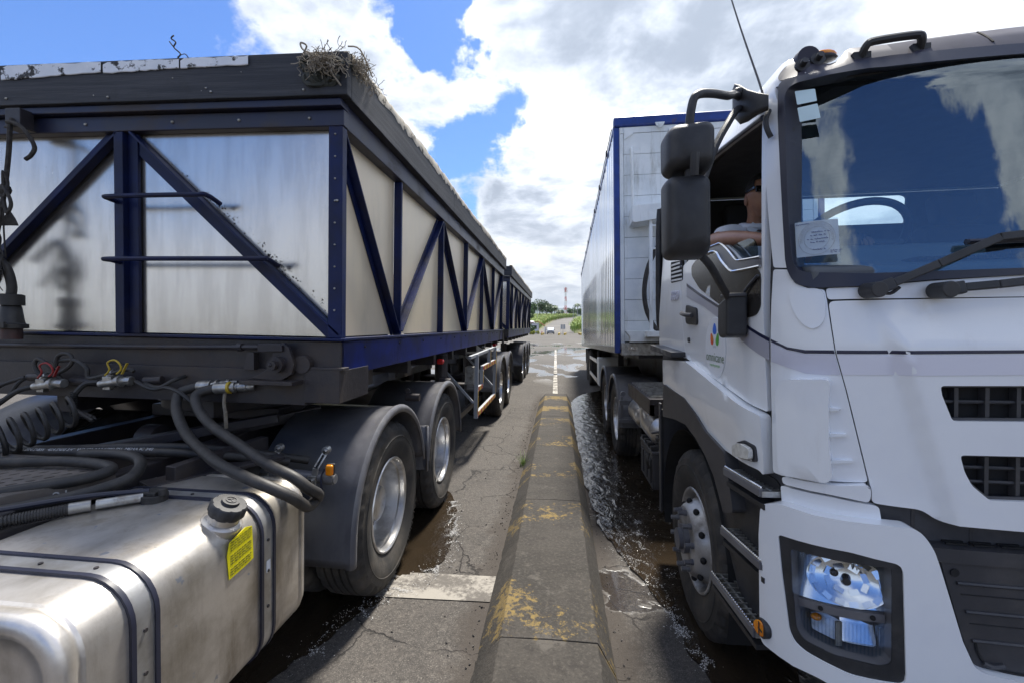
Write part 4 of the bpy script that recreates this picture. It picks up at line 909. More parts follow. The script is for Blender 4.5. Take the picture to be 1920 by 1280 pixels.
P('corrugated_hose',b,'rubber_hose',smooth=True)
P('thin_pipe',B().tube([(-.45,1.55,1.075),(-.60,1.44,1.085),(-.80,1.24,1.085),(-1.1,.92,1.08),(-1.3,.6,1.07)],.009,8,5),'rubber_frame',smooth=True)
# slotted deck plate with drain holes
def deck():
    c0=Vector((-1.27,1.22,1.10)); e1=Vector((.62,.26,0)).normalized(); 
    b=B()
    # plate laid over the rails: corners measured on the lorry
    P1=[(-.80,1.38),(-.665,1.64),(-1.15,1.86),(-1.75,1.6),(-1.75,1.0)]
    return P1
dk=[(-.83,1.36),(-.675,1.625),(-1.0,1.80),(-1.75,1.80),(-1.75,.95),(-1.25,1.10)]
hol=[]
def in_dk(p,mn=.035):
    if not pip(p,dk): return False
    for i in range(len(dk)):
        a,c=Vector(dk[i]),Vector(dk[(i+1)%len(dk)]); q=Vector(p); t=max(0,min(1,(q-a).dot(c-a)/(c-a).length_squared))
        if (a+(c-a)*t-q).length<mn: return False
    return True
ex=(Vector(dk[1])-Vector(dk[0])).normalized(); ey=Vector((-ex.y,ex.x))
for i in range(-3,12):
    for j in range(-3,16):
        p=Vector(dk[0])+ex*(.045+i*.05+(.025 if j%2 else 0))+ey*(.045+j*.05)
        if in_dk(tuple(p)): hol.append([tuple(p+ex*.017*math.cos(R(a))+ey*.0085*math.sin(R(a))) for a in range(0,360,45)])
flat=lambda u,v,d:(u,v,1.10+d)
patch('deck_plate',dk,'deck_steel',T,0,.006,holes=hol,step=.12,r=0,rh=0,surf=flat,bev=0)
b=B()
for i in range(2): b.bar((*dk[i],1.06),(*dk[i+1],1.06),.008,.078)
b.bar((-.83,1.36,1.06),(-1.25,1.10,1.06),.008,.078)
P('deck_edge',b,'deck_steel')
a,c=Vector(dk[0]),Vector(dk[1]); nrm=Vector((ex.y,-ex.x))
bm=text_map('21',.05,lambda x,y,z:((a+c)/2+ex*x+nrm*.006).to_tuple()+(1.06+y,)); P('chalk_number',bm,'hose_ink',fix=False)
P('deck_beam',B().bar((-.77,1.27,.97),(-.50,1.80,.97),.06,.10).bar((-.62,1.70,1.03),(-.35,2.2,1.03),.12,.02).bar((-.55,1.75,1.06),(-.50,2.3,1.06),.05,.08),'grimy_steel',bev=.004)
# thick hydraulic hoses from the trailer beam down to the tank corner
HA=[(-.755,2.165,1.380),(-.788,2.15,1.373),(-.836,2.12,1.346),(-.80,2.06,1.282),(-.721,2.0,1.218),(-.627,1.94,1.172),(-.493,1.86,1.138),(-.332,1.76,1.116),(-.170,1.70,1.090),(-.06,1.69,1.058),(.012,1.73,1.005),(.020,1.82,.935),(.010,1.90,.925)]
HB=[(-.65,2.15,1.376),(-.683,2.14,1.37),(-.725,2.11,1.351),(-.714,2.08,1.321),(-.652,2.04,1.265),(-.539,1.98,1.217),(-.394,1.92,1.175),(-.253,1.86,1.133),(-.134,1.82,1.096),(-.03,1.80,1.066),(.020,1.83,1.010),(.030,1.89,.965),(.010,1.93,.93)]
for hh_,p0 in ((HA,(-.745,2.165,1.382)),(HB,(-.64,2.15,1.377))):
    p0=Vector(p0)
    P('hydraulic_hose',B().tube(hh_,.0235,12,6),'rubber_hose',smooth=True)
    P('hose_coupling',B().tube([p0+Vector((-.02,-.002,-.002)),p0+Vector((.05,0,.003))],.029,12,1).tube([p0+Vector((.05,0,.003)),p0+Vector((.09,.01,.006))],.020,12,1).tube([p0+Vector((.07,.0,.005)),p0+Vector((.082,.003,.006))],.028,12,1).tube([p0+Vector((.09,.01,.006)),p0+Vector((.16,.04,.010))],.023,12,1).tube([p0+Vector((.115,.02,.008)),p0+Vector((.128,.025,.008))],.029,12,1),'zinc',smooth=True)
P('coupling_ring',B().tube([(-.592,2.150,1.380),(-.580,2.151,1.381)],.0305,12,1),'yellow_plastic')
P('torn_tag',B().tube([(-.612,2.15,1.355),(-.618,2.15,1.30),(-.61,2.15,1.25)],.008,5,3).bar((-.61,2.15,1.26),(-.606,2.15,1.17),.022,.004),'frayed_rope')
# air couplings, red and yellow, with their looped lines
def coupling(x,z,col):
    P('air_coupling',B().box((x-.06,2.10,z-.03),(x-.01,2.17,z+.012)).cyl((x-.09,2.12,z-.03),(x+.07,2.11,z-.005),.020,12).cyl((x+.02,2.11,z-.012),(x+.04,2.11,z-.009),.030,10).cyl((x+.07,2.11,z-.006),(x+.10,2.11,z-.006),.024,8).cyl((x-.05,2.13,z+.01),(x-.02,2.13,z+.03),.02,8).box((x-.08,2.12,z-.06),(x-.04,2.15,z-.03)),'zinc',bev=.003)
    P('coupling_lever',B().tube([(x-.03,2.09,z+.02),(x+.0,2.085,z+.05),(x-.005,2.08,z+.085),(x+.03,2.08,z+.10),(x+.06,2.08,z+.085),(x+.065,2.085,z+.055),(x+.04,2.085,z+.03)],.0045,8,5).bar((x+.07,2.085,z+.03),(x+.10,2.085,z+.085),.012,.004),col,smooth=True)
coupling(-1.575,1.385,'red_plastic'); coupling(-1.19,1.410,'yellow_plastic')
lines=[[(-1.79,2.12,1.355),(-1.86,2.10,1.33),(-1.93,2.06,1.26),(-1.99,2.0,1.19),(-2.1,1.95,1.17)],
 [(-1.29,2.12,1.39),(-1.345,2.10,1.38),(-1.385,2.08,1.32),(-1.385,2.07,1.26),(-1.31,2.10,1.21)],
 [(-1.62,2.14,1.37),(-1.70,2.12,1.47),(-1.76,2.12,1.50),(-1.78,2.12,1.46),(-1.73,2.12,1.41),(-1.62,2.12,1.44),(-1.56,2.12,1.49),(-1.58,2.12,1.53),(-1.64,2.12,1.52),(-1.66,2.12,1.46)],
 [(-1.66,2.13,1.49),(-1.55,2.12,1.50),(-1.48,2.12,1.46),(-1.465,2.12,1.41),(-1.36,2.12,1.43),(-1.25,2.12,1.46),(-1.21,2.12,1.45)],
 [(-1.85,2.13,1.40),(-1.95,2.1,1.36),(-2.05,2.05,1.28),(-2.2,2.0,1.27)],[(-1.75,2.15,1.41),(-1.83,2.14,1.405),(-1.88,2.12,1.37),(-1.93,2.1,1.29),(-2.03,2.06,1.26),(-2.2,2.05,1.28)],
 [(-1.16,2.13,1.39),(-1.06,2.11,1.375),(-1.0,2.13,1.41),(-.985,2.19,1.425)],[(-1.20,2.12,1.40),(-1.10,2.11,1.365),(-1.02,2.11,1.375),(-.93,2.10,1.35),(-.85,2.1,1.29)]]
lines=[[(x+(.12 if k!=1 else 0),y,z) for x,y,z in l] for k,l in enumerate(lines)]
for i,l in enumerate(lines): P('air_line',B().tube(l,.013 if i<2 else .010,8,6),'rubber_hose',smooth=True)
b=B()
for k in range(14):
    b.tube([(-1.384,2.078,1.34-.009*k),(-1.384,2.078,1.336-.009*k)],.0165,8,1)
P('tape_wrap',b,'dark_gap')
for p,q,r_ in (((-1.49,2.17,1.385),(-1.24,2.17,1.385),.026),((-1.73,2.15,1.40),(-1.63,2.15,1.405),.022),((-1.06,2.15,1.40),(-.98,2.17,1.405),.022)): P('pipe_stub',B().cyl(p,q,r_,12),'grimy_steel',smooth=True)
# coiled air line
pts=[];a0,a1=Vector((-1.33,2.05,1.262)),Vector((-1.62,1.35,1.05)); n=17; ax=(a1-a0); L_=ax.length; ax.normalize(); u_=ax.cross(Vector((0,0,1))).normalized(); w_=u_.cross(ax)
for i in range(n*12+1):
    t=i/(n*12); a=2*math.pi*i/12; rr=.095*(.72+.28*t); pts.append(tuple(a0+ax*L_*(t**.9)+(u_*math.cos(a)+w_*math.sin(a))*rr-Vector((0,0,.03*math.sin(math.pi*t)))))
P('coiled_air_line',B().tube([(-1.30,2.10,1.21),(-1.27,2.07,1.20)]+pts,.0105,7,2),'rubber_hose',smooth=True)
# loops of hydraulic line lying on the deck
hl_=0.0
hl=[[(-2.2,1.56,1.125),(-1.6,1.60,1.125),(-1.2,1.62,1.125),(-.95,1.66,1.13),(-.77,1.66,1.125),(-.685,1.62,1.12),(-.71,1.54,1.11),(-.83,1.44,1.10),(-1.05,1.30,1.08),(-1.4,1.1,1.07)],
 [(-1.0,1.78,1.125),(-.80,1.77,1.135),(-.66,1.72,1.13),(-.59,1.63,1.105),(-.61,1.54,1.085),(-.72,1.42,1.065),(-.95,1.26,1.05),(-1.4,.98,1.05)],
 [(-2.2,1.82,1.07),(-1.5,1.86,1.085),(-1.1,1.87,1.10),(-.8,1.93,1.10),(-.5,2.02,1.07),(-.3,2.2,1.0)],
 [(-2.2,1.92,1.07),(-1.4,1.95,1.08),(-1.0,1.98,1.10),(-.72,2.06,1.09),(-.45,2.15,1.05),(-.25,2.3,.98)]]
HO=[]
for i,l in enumerate(hl): HO.append(P('hydraulic_line',B().tube(l,.021,12,6),'rubber_hose',smooth=True))
def on_tube(s,size,l,t0,rad,parent,ang=55,m='hose_ink'):
    Q=[Vector(p) for p in l]; seg=[]
    C_=[]
    for i in range(len(Q)-1):
        a,b_,c_,d_=Q[max(i-1,0)],Q[i],Q[i+1],Q[min(i+2,len(Q)-1)]
        for k in range(12):
            t=k/12; C_.append(.5*((2*b_)+(c_-a)*t+(2*a-5*b_+4*c_-d_)*t*t+(3*b_-a-3*c_+d_)*t**3))
    C_.append(Q[-1]); S=[0]
    for i in range(1,len(C_)): S.append(S[-1]+(C_[i]-C_[i-1]).length)
    def f(x,y,z):
        s_=min(max(S[-1]*t0+x,0),S[-1]-1e-4); k=max(0,min(bisect.bisect_right(S,s_)-1,len(C_)-2)); t=(s_-S[k])/max(1e-6,S[k+1]-S[k]); p=C_[k].lerp(C_[k+1],t); tg=(C_[k+1]-C_[k]).normalized(); a=Vector((0,-1,0)); a=(a-tg*a.dot(tg)).normalized(); u=tg.cross(a)
        if u.z<0: u=-u
        th=R(ang)+y/rad; return tuple(p+(a*math.cos(th)+u*math.sin(th))*(rad+.0015))
    return obj('hose_print',text_map(s,size,f,split=.02),m,parent,fix=False)
on_tube('DIN EN856   4SH EN10 3/4"  WP 420 BAR/6090 PSI  MSHA IC 340',.021,hl[2],.56,.021,HO[2])
on_tube('HOSE  3/4"  4SH  WP 420 BAR',.020,hl[0],.36,.021,HO[0])
# cross pipe before the mudguard, slotted stays and the amber lamp
P('mudguard_pipe',B().tube([(-.95,2.185,.965),(-.045,2.185,.927)],.030,16,1).cyl((-.046,2.185,.927),(-.038,2.185,.927),.024,12),'mud_plastic',smooth=True)
for x in (-.145,-.40):
    b=B(); b.bar((x,2.165,.90),(x+.012,2.165,.985),.030,.010,(0,-1,0)); b.bar((x+.012,2.17,.985),(x+.045,2.215,1.065),.030,.008,(0,-1,.5)); b.cyl((x+.045,2.195,1.065),(x+.045,2.225,1.068),.020,14); b.bar((x,2.165,.90),(x-.01,2.20,.84),.024,.010,(0,-1,0)); b.cyl((x-.012,2.185,.835),(x-.012,2.215,.835),.023,14); b.box((x-.022,2.145,.905),(x+.022,2.158,.95)); 
    P('mudguard_stay',b,'zinc',bev=.002)
    P('stay_slot',B().bar((x+.013,2.161,.985),(x+.036,2.196,1.046),.009,.004,(0,-1,.5)),'dark_gap')
    P('stay_bolt',B().cyl((x+.045,2.185,1.064),(x+.045,2.197,1.065),.008,6).cyl((x,2.13,.928),(x,2.146,.928),.010,6).cyl((x-.012,2.175,.835),(x-.012,2.187,.835),.008,6),'chrome')
al=P('amber_lamp',B().box((-.072,2.155,.955),(-.030,2.170,1.015)),'black_plastic',bev=.006)
obj('amber_lens',B().box((-.070,2.135,.957),(-.032,2.157,1.013)),'amber_lens',al,bev=.010,seg=3)
P('lamp_cable',B().tube([(-.085,2.16,.985),(-.095,2.15,.95),(-.09,2.14,.90),(-.085,2.15,.86),(-.11,2.16,.848),(-.16,2.17,.842)],.005,6,5),'rubber_frame')
P('stub_bar',B().cyl((-.12,3.50,1.14),(-.01,3.50,1.14),.030,14).cyl((-.09,3.44,1.20),(-.09,3.45,1.20),.02,10),'grimy_steel',smooth=True)
# dark running gear seen between deck and trailer
P('fifth_wheel',B().cyl((-1.235,3.1,1.14),(-1.235,3.1,1.23),.46,36).box((-1.7,2.85,1.06),(-.77,3.3,1.14)),'grimy_steel',bev=.008)
for x in (-.86,-1.70): P('spring_pack',B().box((x,2.3,.66),(x+.09,4.6,.80)),'grimy_steel',bev=.005)
for x in (-.55,-1.92): P('air_bellows',B().lathe([(.70,.001),(.70,.12),(.76,.15),(.82,.12),(.88,.15),(.94,.12),(.95,.001)],(x,2.22,.05),'z',24),'rubber_hose',smooth=True)
for p,q,r_ in (((-.72,2.35,.92),(-.60,2.35,.92),.10),((-.98,2.40,1.02),(-.90,2.40,1.02),.09),((-1.3,2.4,1.02),(-1.2,2.4,1.02),.09)): P('brake_chamber',B().cyl(p,q,r_,20),'grimy_steel',smooth=True)
P('cross_member',B().box((-1.62,2.02,.86),(-.84,2.12,1.04)),'grimy_steel',bev=.005); P('cross_member',B().box((-1.62,.9,.84),(-.84,1.0,1.02)),'grimy_steel',bev=.005); P('torque_rod',B().bar((-1.45,1.95,1.02),(-.55,2.5,1.16),.07,.05),'grimy_steel',bev=.005); P('torque_rod',B().bar((-.95,2.45,1.05),(-.45,2.8,1.15),.05,.06),'grimy_steel',bev=.005); P('cross_member',B().box((-1.6,3.6,.8),(-.85,3.75,1.05)),'grimy_steel',bev=.005)
P('rail_bolts',B().cyl((-.765,1.9,.98),(-.75,1.9,.98),.014,6).cyl((-.765,1.98,.98),(-.75,1.98,.98),.014,6).cyl((-.765,2.08,.98),(-.75,2.08,.98),.014,6).cyl((-.765,2.05,.92),(-.75,2.05,.92),.014,6),'zinc')
for y in (1.08,1.60): P('tank_bracket',B().box((-.76,y,.45),(-.70,y+.05,1.0)),'grimy_steel')
# ---------------------------------------------------------------- cab skin of the white lorry
def _mkplan():
    # plan outline of the cab skin, near side rear -> front centre, local metres
    P=[]
    n=24
    for i in range(20): P.append((-1.24, 2.08-(2.08-.46)*i/20))
    for i in range(n+1):
        t=i/n*math.pi/2
        x=-1.24+.38*(1-math.cos(t)**.9 if t<math.pi/2-1e-6 else 1.0); y=.46-(.46-.065)*math.sin(t)**.9 if t>0 else .46
        P.append((x,y))
    x0,y0=P[-1]
    for i in range(1,21):
        x=x0+(0-x0)*i/20; P.append((x, y0*(x/x0)**2))
    return P
_PLAN=_mkplan()
_ARC=[0.0]
for _i in range(1,len(_PLAN)):
    _ARC.append(_ARC[-1]+math.hypot(_PLAN[_i][0]-_PLAN[_i-1][0],_PLAN[_i][1]-_PLAN[_i-1][1]))
UMAX=_ARC[-1]
def _plan(u):
    if u<=0: k=0
    elif u>=UMAX: k=len(_ARC)-2
    else: k=bisect.bisect_right(_ARC,u)-1
    k=min(k,len(_ARC)-2)
    t=(u-_ARC[k])/(_ARC[k+1]-_ARC[k])
    a,b=_PLAN[k],_PLAN[k+1]
    return a[0]+(b[0]-a[0])*t, a[1]+(b[1]-a[1])*t
def plan(u):
    mir=u>UMAX
    if mir: u=2*UMAX-u
    x,y=_plan(u); e=.03
    xa,ya=_plan(u-e); xb,yb=_plan(min(u+e,UMAX+.03))
    if u+e>UMAX: xb,yb=e,0.0
    tx,ty=xb-xa,yb-ya; l=math.hypot(tx,ty); nx,ny=ty/l,-tx/l
    return (-x,y,-nx,ny) if mir else (x,y,nx,ny)
def _sm(a,b,z):
    t=min(1,max(0,(z-a)/(b-a))); return t*t*(3-2*t)
def infront(z):
    v=0
    if z>1.72: v+=(z-1.72)*.17
    if z>2.62: v+=(z-2.62)**2*2.0
    if z<1.2: v+=-.0*(1.2-z)
    return v
def inside_(z):
    v=0
    if z>1.85: v+=(z-1.85)*.07
    if z>2.62: v+=(z-2.62)**2*1.5
    return v
def cab(u,z,d=0.0):
    x,y,nx,ny=plan(u)
    ins=nx*nx*inside_(z)+ny*ny*infront(z)-d
    if z>2.70: z-=.50*4*nx*nx*ny*ny*(z-2.70)
    return (x-nx*ins, y-ny*ins, z)

UV={
'door':[(1.716,2.653),(1.598,2.712),(1.018,2.796),(0.724,2.8),(0.402,2.75),(0.759,1.588),(1.795,1.446)],
'win':[(1.68,2.617),(1.648,2.622),(1.068,2.682),(0.621,2.739),(0.735,2.649),(0.851,2.159),(0.911,2.169),(1.133,2.168),(1.256,2.156),(1.348,2.098),(1.473,2.037),(1.571,2.025),(1.746,2.021)],
'sillband':[(0.861,2.208),(1.137,2.192),(1.25,2.186),(1.318,2.179),(1.424,2.129),(1.522,2.073),(1.594,2.061),(1.74,2.053),(1.743,2.021),(1.571,2.025),(1.473,2.037),(1.348,2.098),(1.256,2.156),(1.133,2.168),(0.911,2.169)],
'chrome':[(0.911,2.169),(1.133,2.168),(1.256,2.156),(1.348,2.098),(1.473,2.037),(1.571,2.025),(1.743,2.021)],
'halfglass':[(1.28,2.156),(1.444,2.166),(1.561,2.163),(1.613,2.146),(1.644,2.114),(1.655,2.073),(1.514,2.076),(1.439,2.089)],
'dark':[(0.912,2.163),(1.135,2.159),(1.258,2.148),(1.349,2.093),(1.474,2.032),(1.572,2.02),(1.74,2.017),(1.755,1.861),(1.735,1.83),(1.685,1.819),(1.579,1.835),(1.367,1.883),(1.018,1.99),(0.848,2.079),(0.824,2.138)],
'pillar':[(1.648,2.752),(1.69,2.769),(1.775,2.63),(1.848,2.066),(1.865,1.998),(1.791,2.007)],
'corner':[(1.791,2.0),(1.867,1.992),(1.889,1.94),(1.937,1.917),(1.99,1.91),(1.997,1.872),(2.022,1.695),(2.052,1.566),(2.115,1.256),(1.851,1.225),(1.815,1.227),(1.806,1.596)],
'blind':[(1.866,1.923),(1.986,1.914),(1.995,1.85),(1.992,1.804),(1.977,1.78),(1.955,1.772),(1.927,1.788),(1.893,1.835)],
'deflect':[(1.86,1.532),(1.866,1.564),(1.886,1.594),(2.004,1.603),(2.011,1.593),(2.008,1.54),(2.008,1.402),(2.017,1.248),(1.89,1.245),(1.869,1.256)],
'slat0':[(2.008,1.503),(2.037,1.502),(2.037,1.495),(2.008,1.49)],
'slat1':[(2.008,1.413),(2.054,1.416),(2.054,1.409),(2.008,1.4)],
'slat2':[(2.013,1.322),(2.072,1.329),(2.072,1.322),(2.013,1.309)],
'lip':[(1.87,1.232),(2.017,1.239),(2.109,1.254),(2.116,1.234),(2.111,1.196),(2.017,1.205),(1.874,1.205)],
'under':[(1.849,1.188),(2.016,1.19),(2.123,1.181),(2.145,1.177),(2.154,1.117),(1.957,1.107),(1.855,1.117)],
'cowl':[(2.564,1.934),(2.308,1.925),(2.115,1.913),(1.993,1.914),(1.999,1.874),(2.556,1.865)],
'hood':[(2.556,1.862),(2.313,1.865),(2.002,1.868),(2.025,1.695),(2.055,1.566),(2.119,1.256),(2.127,1.225),(2.124,1.188),(2.27,1.173),(2.313,1.141),(2.547,1.134)],
'gr1':[(2.541,1.59),(2.299,1.588),(2.304,1.557),(2.332,1.476),(2.542,1.479)],
'gr2':[(2.544,1.371),(2.353,1.368),(2.365,1.315),(2.385,1.272),(2.432,1.228),(2.546,1.23)],
'crease':[(2.141,1.818),(2.302,1.211)],
'stripeF':[(2.537,1.7),(2.027,1.7),(2.028,1.688),(2.537,1.69)],
'stripeC':[(1.809,1.735),(1.874,1.708),(1.935,1.699),(2.019,1.7),(2.022,1.688),(1.935,1.687),(1.874,1.699),(1.81,1.725)],
'stripeD':[(0.747,2.045),(1.007,1.97),(1.366,1.876),(1.649,1.797),(1.8,1.739),(1.8,1.726),(1.649,1.786),(1.369,1.863),(1.01,1.955),(0.751,2.028)],
'greyD':[(0.752,2.025),(1.011,1.953),(1.369,1.86),(1.649,1.784),(1.8,1.724),(1.8,1.655),(1.628,1.721),(1.399,1.809),(1.117,1.886),(0.766,1.962)],
'greyC':[(1.81,1.723),(1.874,1.697),(1.935,1.685),(2.022,1.686),(2.036,1.617),(1.991,1.614),(1.935,1.616),(1.874,1.634),(1.81,1.651)],
'greyF':[(2.537,1.686),(2.029,1.686),(2.043,1.617),(2.538,1.624)],
'rear':[(0.724,2.8),(0.339,2.8),(0.203,1.675),(0.133,1.633),(0.736,1.59)],
'vent':[(0.269,2.237),(0.639,2.203),(0.658,2.07),(0.34,2.082)],
'num':[(0.342,1.989),(0.637,1.977)],
'fender':[(0.23,1.548),(0.87,1.587),(1.827,1.446),(1.835,1.237),(1.853,1.208),(1.772,1.223),(1.336,1.219),(1.18,1.238),(1.002,1.3),(0.783,1.353),(0.24,1.37)],
'arch':[(0.309,1.378),(0.84,1.362),(1.054,1.31),(1.229,1.25),(1.382,1.231),(1.489,1.219),(1.554,1.106),(1.602,0.982),(1.485,0.934),(1.356,1.062),(1.218,1.131),(1.061,1.176),(0.87,1.208),(0.62,1.189),(0.282,1.14)],
'box':[(1.213,1.188),(1.719,1.203),(1.823,1.193),(1.839,1.118),(1.746,1.074),(1.732,0.949),(1.73,0.53),(1.697,0.519),(1.51,0.603),(1.323,0.802),(1.273,1.011)],
'step1':[(1.565,1.176),(1.794,1.129)],
'step2':[(1.522,0.89),(1.794,0.849)],
'step3':[(1.379,0.593),(1.766,0.577)],
'bump':[(2.516,0.67),(2.419,0.682),(2.399,0.69),(2.383,0.704),(2.353,0.779),(2.292,1.01),(2.276,1.064),(2.254,1.098),(2.236,1.117),(2.213,1.131),(2.128,1.135),(1.969,1.131),(1.897,1.137),(1.858,1.133),(1.823,1.115),(1.808,1.09),(1.801,0.988),(1.805,0.592),(1.818,0.57),(1.918,0.56),(1.984,0.563),(2.096,0.529),(2.517,0.543)],
'surr':[(1.872,1.022),(2.061,1.03),(2.17,1.012),(2.182,1.002),(2.187,0.984),(2.196,0.649),(2.193,0.624),(2.181,0.616),(2.062,0.613),(1.949,0.636),(1.921,0.653),(1.907,0.685),(1.884,0.884)],
'lampwin':[(1.908,0.985),(2.161,0.995),(2.162,0.677),(2.133,0.662),(2.017,0.66),(1.944,0.672),(1.925,0.702),(1.913,0.838)],
'lensU':[(1.898,0.966),(2.17,0.977),(2.171,0.813),(1.902,0.79)],
'lensbar':[(1.913,0.8),(2.158,0.819),(2.158,0.791),(1.92,0.772)],
'lensL':[(1.915,0.756),(2.164,0.772),(2.163,0.668),(2.141,0.658),(2.016,0.657),(1.938,0.667)],
'refl':[(2.039,0.895)],
'marker':[(1.816,0.633)],
'lampside':[(1.624,1.293),(1.697,1.323),(1.762,1.317),(1.767,1.253),(1.634,1.234)],
'grille':[(2.533,1.055),(2.303,1.041),(2.316,0.997),(2.376,0.761),(2.405,0.688),(2.421,0.675),(2.442,0.666),(2.538,0.655)],
'rib0':[(2.354,0.953),(2.534,0.946)],
'rib1':[(2.378,0.862),(2.535,0.858)],
'rib2':[(2.396,0.768),(2.537,0.769)],
'gscrew':[(2.348,0.984)],
'shelf':[(2.278,1.081),(2.303,1.041),(2.533,1.072)],
'frame':[(2.683,2.736),(2.271,2.76),(1.92,2.726),(1.846,2.735),(1.781,2.739),(1.761,2.722),(1.775,2.67),(1.786,2.583),(1.821,2.31),(1.856,2.03),(1.865,1.992),(1.882,1.958),(1.906,1.933),(1.959,1.917),(2.112,1.914),(2.302,1.928),(2.555,1.934)],
'glass':[(2.665,2.687),(2.198,2.705),(1.925,2.687),(1.85,2.69),(1.818,2.682),(1.81,2.653),(1.818,2.584),(1.858,2.193),(1.879,2.043),(1.889,2.007),(1.907,1.985),(1.931,1.975),(2.118,1.958),(2.566,1.956)],
'header':[(2.742,2.761),(2.379,2.797),(2.264,2.873),(1.77,2.81),(1.673,2.828),(1.719,2.753),(1.828,2.748),(1.908,2.737),(2.287,2.78),(2.707,2.754)],
'roofpts':[(1.683,2.8),(1.61,2.777),(1.557,2.821)],
'wiper1':[(2.123,1.898),(2.221,1.945),(2.366,2.002),(2.483,2.054),(2.539,2.047)],
'wiperb':[(2.404,2.047),(2.496,2.049)],
'wiper2':[(2.313,1.891),(2.398,1.9),(2.522,1.901)],
'handle':[(0.888,1.846)],
'lock':[(0.841,1.705)],
'bracket':[(1.536,1.879),(1.736,1.92),(1.754,1.743),(1.671,1.735),(1.547,1.748)],
'sticker':[(1.295,1.679)],
'stk_ext':[(1.13,1.671),(1.438,1.666),(1.289,1.834),(1.315,1.533)],
'plate':[(0.29,1.621),(0.934,1.638),(0.933,1.601)],
'sq':[(1.823,2.682),(1.923,2.665),(1.937,2.603),(1.85,2.607),(1.85,2.601),(1.937,2.597),(1.953,2.538),(1.865,2.541)],
'card':[(1.849,2.18),(2.033,2.164),(2.038,2.031),(1.866,2.032),(2.045,1.998),(1.876,1.997)],
'grab':[(2.235,2.804),(2.505,3.047),(2.438,2.881),(2.397,2.791)],
'horn':[(1.792,2.836)],
'omark':[(1.909,2.818)],
'knob1':[(1.826,2.765)],
'knob2':[(1.875,2.791)],
'handgrip':[(1.742,2.626),(1.76,2.522)],
}

def mir(poly): return [(2*UMAX-u,z) for u,z in poly]
def chain(ch):
    a=[p for p in ch]; return a+mir(a)[::-1]
C=thing('white_lorry','white forward control lorry with big windscreen, black twin mirrors and grey door stripe','lorry',FR,(-.4,.6,0))
Q=lambda n,b,m,par=None,**k: obj(n,b,m,par or C,**k)
W_='white_paint'
def PA(n,key,m,d=0.,th=.02,both=True,par=None,label=None,**k):
    poly=UV[key] if isinstance(key,str) else key
    o=patch(n,poly,m,par or C,d,th,**k)
    if both:
        k2=dict(k)
        if 'holes' in k2: k2['holes']=[mir(h) for h in k2['holes']]
        patch(n,mir(poly),m,C if par is None else par,d,th,**k2)
    return o
# inner shell: dark, with openings for glass
UVw=[(1.68,2.617),(1.648,2.622),(1.068,2.690),(.52,2.735),(.50,2.70),(.60,2.16),(.861,2.205),(1.137,2.190),(1.25,2.184),(1.318,2.177),(1.424,2.127),(1.522,2.071),(1.594,2.059),(1.74,2.051)]
GL=chain([(UMAX,2.690),(2.665,2.690),(2.198,2.700),(1.925,2.695),(1.85,2.690),(1.818,2.682),(1.81,2.653),(1.818,2.584),(1.858,2.193),(1.879,2.043),(1.889,2.007),(1.907,1.985),(1.931,1.975),(2.118,1.958),(2.566,1.956),(UMAX,1.950)][1:-1])
SH=[(.02,1.32),(.6,1.24),(1.3,1.26),(1.8,1.12),(2.2,1.0),(UMAX,.9)]
shell=[(.02,2.74)]+SH[:-1]; shell=SH[:-1]+mir(SH[:-1])[::-1]+[(2*UMAX-.02,2.73),(.02,2.73)]
patch('inner_shell',shell,'cab_trim',C,-.028,.012,holes=[GL,UVw,mir(UVw)],step=.07,bev=0,r=0,rh=0)
DR=[(1.716,2.668),(1.60,2.712),(.50,2.765),(.42,2.74),(.40,2.60),(.759,1.594),(1.792,1.454)]
UV['corner']=[(max(u,1.803),z) for u,z in UV['corner']]; UV['fender']=[(min(u,1.793),z-(.004 if z>1.4 else 0)) for u,z in UV['fender']]; UV['pillar']=[(max(u,1.803) if z<2.2 else u+.006,z) for u,z in UV['pillar']]
def wsurf(u,z,d=0.):
    x,y,zz=cab(u,z,d); ax=min(abs(x),1.155); p=.235*(ax/1.152)**3.2+infront(z)-d; return (x,p,z)
door=PA('door',DR,W_,0,.03,holes=[UVw],step=.06)
patch('sill_band',UV['sillband'],'mud_plastic',C,.006,.02,r=.004,bev=.003); patch('sill_band',mir(UV['sillband']),'trim_plastic',C,.006,.02,r=.004)
def along(key,d,r,m,n,par=None,mirror=False,pts=None):
    pts=pts or UV[key]
    if mirror: pts=mir(pts)
    return obj(n,B().tube([cab(u,z,d) for u,z in pts],r,8,4),m,par or C,smooth=True)
along('chrome',.009,.006,'chrome','chrome_strip')
along(None,.004,.010,'rubber_frame','window_seal',pts=UVw[:6]); along(None,.004,.010,'rubber_frame','window_seal',pts=mir(UVw[:6]))
along(None,.008,.005,'chrome','chrome_strip',pts=[(.60,2.215),(.861,2.215),(1.137,2.198),(1.25,2.192),(1.318,2.185),(1.424,2.135),(1.522,2.08),(1.594,2.067),(1.74,2.058)])
patch('door_window',UV['halfglass'],'side_glass',C,-.03,.004,r=.03,bev=0); patch('door_window',mir(UVw),'smoked_glass',C,-.012,.004,bev=0)
PA('door_dark_panel','dark','dark_gloss',.004,.012,r=.05)
b=B(); b.tube([cab(u,z,.012) for u,z in ((1.60,1.86),(1.66,1.93),(1.74,1.985))],.006,6,4); Q('panel_crease',b,'trim_plastic',smooth=True)
PA('pillar_panel','pillar',W_,0,.02,r=.01)
PA('corner_panel','corner',W_,0,.02)
PA('corner_cover','blind',W_,.006,.012,r=.05)
PA('air_deflector','deflect',W_,.050,.06,r=.03,bev=.016,seg=4)
for k in ('slat0','slat1','slat2'): PA('deflector_fin',k,W_,.016,.03,r=.004,bev=.004)
PA('lower_lip','lip',W_,.030,.04,r=.012,bev=.010,seg=3)
